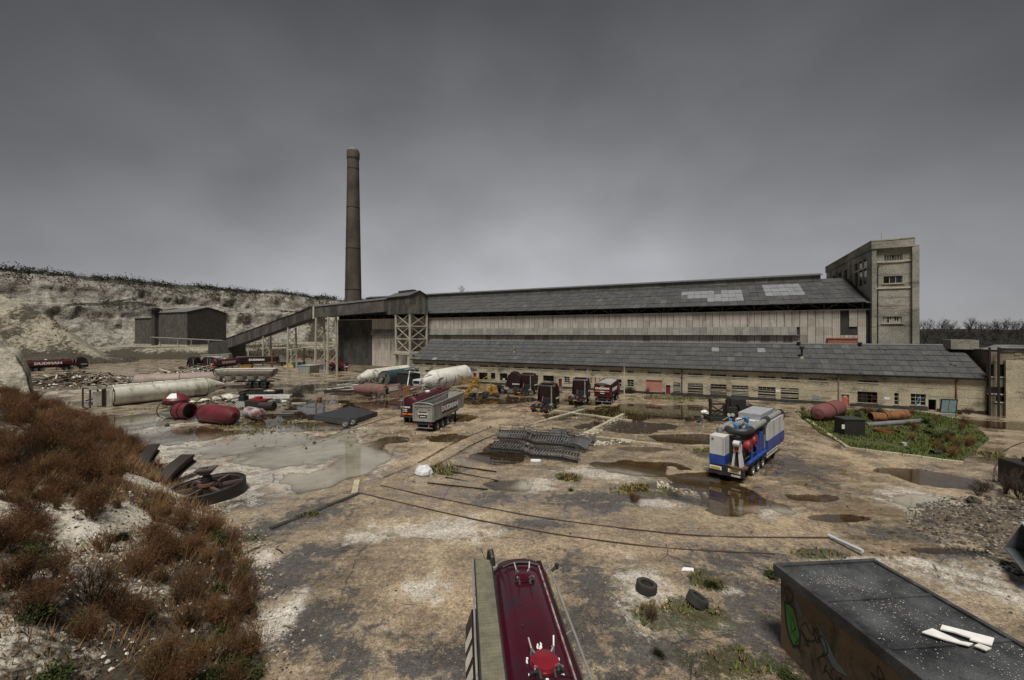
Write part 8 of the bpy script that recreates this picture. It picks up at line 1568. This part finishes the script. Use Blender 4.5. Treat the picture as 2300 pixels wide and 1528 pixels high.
p = P2(1036, 664, 345); tree('bare round tree on the skyline behind the hall', p-Vector((0, 0, 3)), 1.35, 0); p = P2(1052, 664, 350); tree('second bare skyline tree just right of the round one', p-Vector((0, 0, 3)), 1.0, 1)
q0 = None
for k in range(16):
    px = 560+k*32+r_.uniform(-12, 12); u = int(np.argmin(np.abs(CX_[int(nv_*.86)]/CY_[int(nv_*.86)]-(px-CXP)/CF))); v = int(nv_*.86); tree('small dark tree on the cliff top skyline', (CX_[v, u], CY_[v, u], CZ_[v, u]-.4), r_.uniform(.28, .5), k, 'small trees on the cliff top')
for k in range(22):
    px = -10+k*26+r_.uniform(-12, 12); u = int(np.argmin(np.abs(CX_[int(nv_*.86)]/CY_[int(nv_*.86)]-(px-CXP)/CF))); v = int(nv_*.86); tree('small dark tree on the cliff top skyline', (CX_[v, u], CY_[v, u], CZ_[v, u]-.4), r_.uniform(.22, .42), k, 'small trees on the cliff top')
# ---------------- stones
def scatter(name, label, m, n, fn, seed, cat='stones'):
    r_ = random.Random(seed); mb = MB(); base = [rock(1.0, .65) for _ in range(4)]
    for k in range(n):
        q = fn(r_)
        if q is None: continue
        x, y, z, s = q; b = base[k % 4]; a = r_.uniform(0, 6.3); c_, s_ = math.cos(a)*s, math.sin(a)*s
        if s < .045: mb.add([(x+s, y, z), (x-s*.6, y+s*.7, z), (x-s*.5, y-s*.8, z), (x, y, z+s*.9)], [(0, 1, 3), (1, 2, 3), (2, 0, 3)])
        else: mb.add([(x+v[0]*c_-v[1]*s_, y+v[0]*s_+v[1]*c_, z+v[2]*s) for v in b.v], b.f)
    tag(mb.build(name, m), label, cat, kind='stuff')
pale = mat('pale flint', (.46, .43, .35), (.28, .25, .19), .85, scale=3); dark = mat('dark clod', (.055, .042, .03), (.03, .024, .018), .8, scale=3)
def near(r_):
    y = 8+r_.random()**1.6*34; x = r_.uniform(-1.0, 1.3)*y
    if float(pdist(np.array([x]), np.array([y]), BP)[0]) > .6: return None
    return x, y, gz(x, y), r_.uniform(.008, .028)*(1+y/45)*(2.2 if r_.random() < .04 else 1)
scatter('yard_grit', 'pale flint chips scattered over the yard', mat('dull flint', (.30, .27, .215), (.17, .15, .115), .85, scale=3), 3600, near, 1); scatter('yard_clods', 'dark clods scattered over the yard', dark, 3200, near, 2)
def foot(r_):
    y = r_.uniform(8, 40); xe = float(np.interp(y, [p[1] for p in BP], [p[0] for p in BP])); x = xe+r_.gauss(.2, .8); return x, y, max(gz(x, y), bz(x, y)), r_.uniform(.01, .045)*(1+y/50)
scatter('bank_foot_flints', 'pale flints at the foot of the chalk bank', pale, 1800, foot, 3); scatter('bank_foot_clods', 'dark clods at the foot of the chalk bank', dark, 1200, foot, 4)
def bankst(r_):
    y = 7+r_.random()**1.4*34; xe = float(np.interp(y, [p[1] for p in BP], [p[0] for p in BP])); x = xe-r_.uniform(0, 10)
    return (x, y, bz(x, y), r_.uniform(.012, .07)) if x > -1.35*y else None
scatter('bank_chalk_lumps', 'chalk lumps lying over the near bank', chalk, 4200, bankst, 14); scatter('bank_clods', 'brown clods lying over the near bank', dark, 2600, bankst, 15)
def heapst(r_):
    a = r_.uniform(0, 6.3); q = math.sqrt(r_.random())*1.15; x, y = HP[0]+7.4*q*math.cos(a), HP[1]+5.8*q*math.sin(a); z = float(heap_h(np.array([x]), np.array([y]))[0]); return x, y, max(z, gz(x, y)), r_.uniform(.02, .075)*(2.4 if r_.random() < .05 else 1)
scatter('heap_flints', 'white and grey flints in the rubble bank at the right', mat('dull flint', (.30, .27, .215), (.17, .15, .115), .85), 3600, heapst, 5); scatter('heap_clods', 'brown clods in the rubble bank at the right', dark, 4600, heapst, 6); scatter('heap_grey_stones', 'grey stones in the rubble bank at the right', mat('grey rubble', (.13, .115, .09), (.07, .06, .048), .85), 3000, heapst, 16)
def mids(r_):
    y = r_.uniform(40, 92); x = r_.uniform(-.95, .75)*y; return x, y, gz(x, y), r_.uniform(.03, .12)
scatter('yard_rubble', 'small dark rubble scattered over the muddy middle of the yard', dark, 2600, mids, 7); scatter('yard_pale_rubble', 'small pale rubble scattered over the muddy middle of the yard', pale, 1300, mids, 8)
def line_stones(a, b, n, s0, s1, wd):
    A, B = G(*a), G(*b)
    def f(r_): t = r_.random(); x, y = A.x+(B.x-A.x)*t+r_.gauss(0, wd), A.y+(B.y-A.y)*t+r_.gauss(0, wd); return x, y, gz(x, y), r_.uniform(s0, s1)
    return f
for k, (a, b, n_) in enumerate((((1310, 921), (1168, 962), 200), ((1400, 932), (1300, 985), 260), ((1300, 985), (1420, 1000), 120), ((1330, 1000), (1420, 990), 90), ((1240, 930), (1320, 925), 80), ((1480, 1090), (1560, 1110), 80))):
    scatter('kerb_rubble', 'broken rubble along the kerb lines of the weedy slabs', pale if k % 2 else mat('grey rubble', (.13, .115, .09), (.07, .06, .048), .85), n_, line_stones(a, b, n_, .05, .2, .35), 40+k, 'rubble')
for px, py, r0, lab in ((2197, 1160, .42, 'dark clod of mud standing in the pale puddle at the right'), (2186, 1132, .4, 'brown boulder at the edge of the pale puddle at the right'), (375, 957, .28, 'dark block lying in front of the red tanks'), (1811, 1091, .14, 'small dark stone on the sand right of the plant trailer'), (706, 996, .18, 'dark stone in the middle of the big pale puddle'), (688, 1008, .12, 'smaller dark stone in the big pale puddle')):
    p = G(px, py); q = rock(r0, .75); tag(MB().add([Vector(v)+Vector((p.x, p.y, r0*.45)) for v in q.v], q.f).build('loose_stone', dark), lab, 'stone')
for k, (a, b, lab) in enumerate((((556, 1246), (584, 1234), 'black iron bar lying on the asphalt below the scrub'), ((620, 1238), (636, 1248), 'short black stick lying on the asphalt'), ((1712, 1252), (1738, 1258), 'short stick with a white end near the rails'), ((636, 1412), (664, 1422), 'curved dark branch lying by the bank foot'))):
    a, b = G(*a), G(*b); tag(MB().tube([Vector((a.x, a.y, gz(a.x, a.y)+.04)), (Vector((a.x, a.y, 0))+Vector((b.x, b.y, 0)))/2+Vector((0, .04, .13)), Vector((b.x, b.y, gz(b.x, b.y)+.04))], .03, 6).build('iron_bar' if k == 0 else 'stick', black if k < 2 else wood), lab, 'bar' if k == 0 else 'stick')
for px, py in ((522, 1267), (1543, 1286)):
    p = G(px, py); tag(MB().prism([(-.3, -.1), (.25, -.14), (.34, .08), (-.1, .16)], 0, .05, Matrix.Translation((p.x, p.y, gz(p.x, p.y)+.02)), axes='xy').build('paper_scrap', white), 'white scrap lying '+('at the foot of the scrub' if px < 900 else 'above the two tyres'), 'litter')
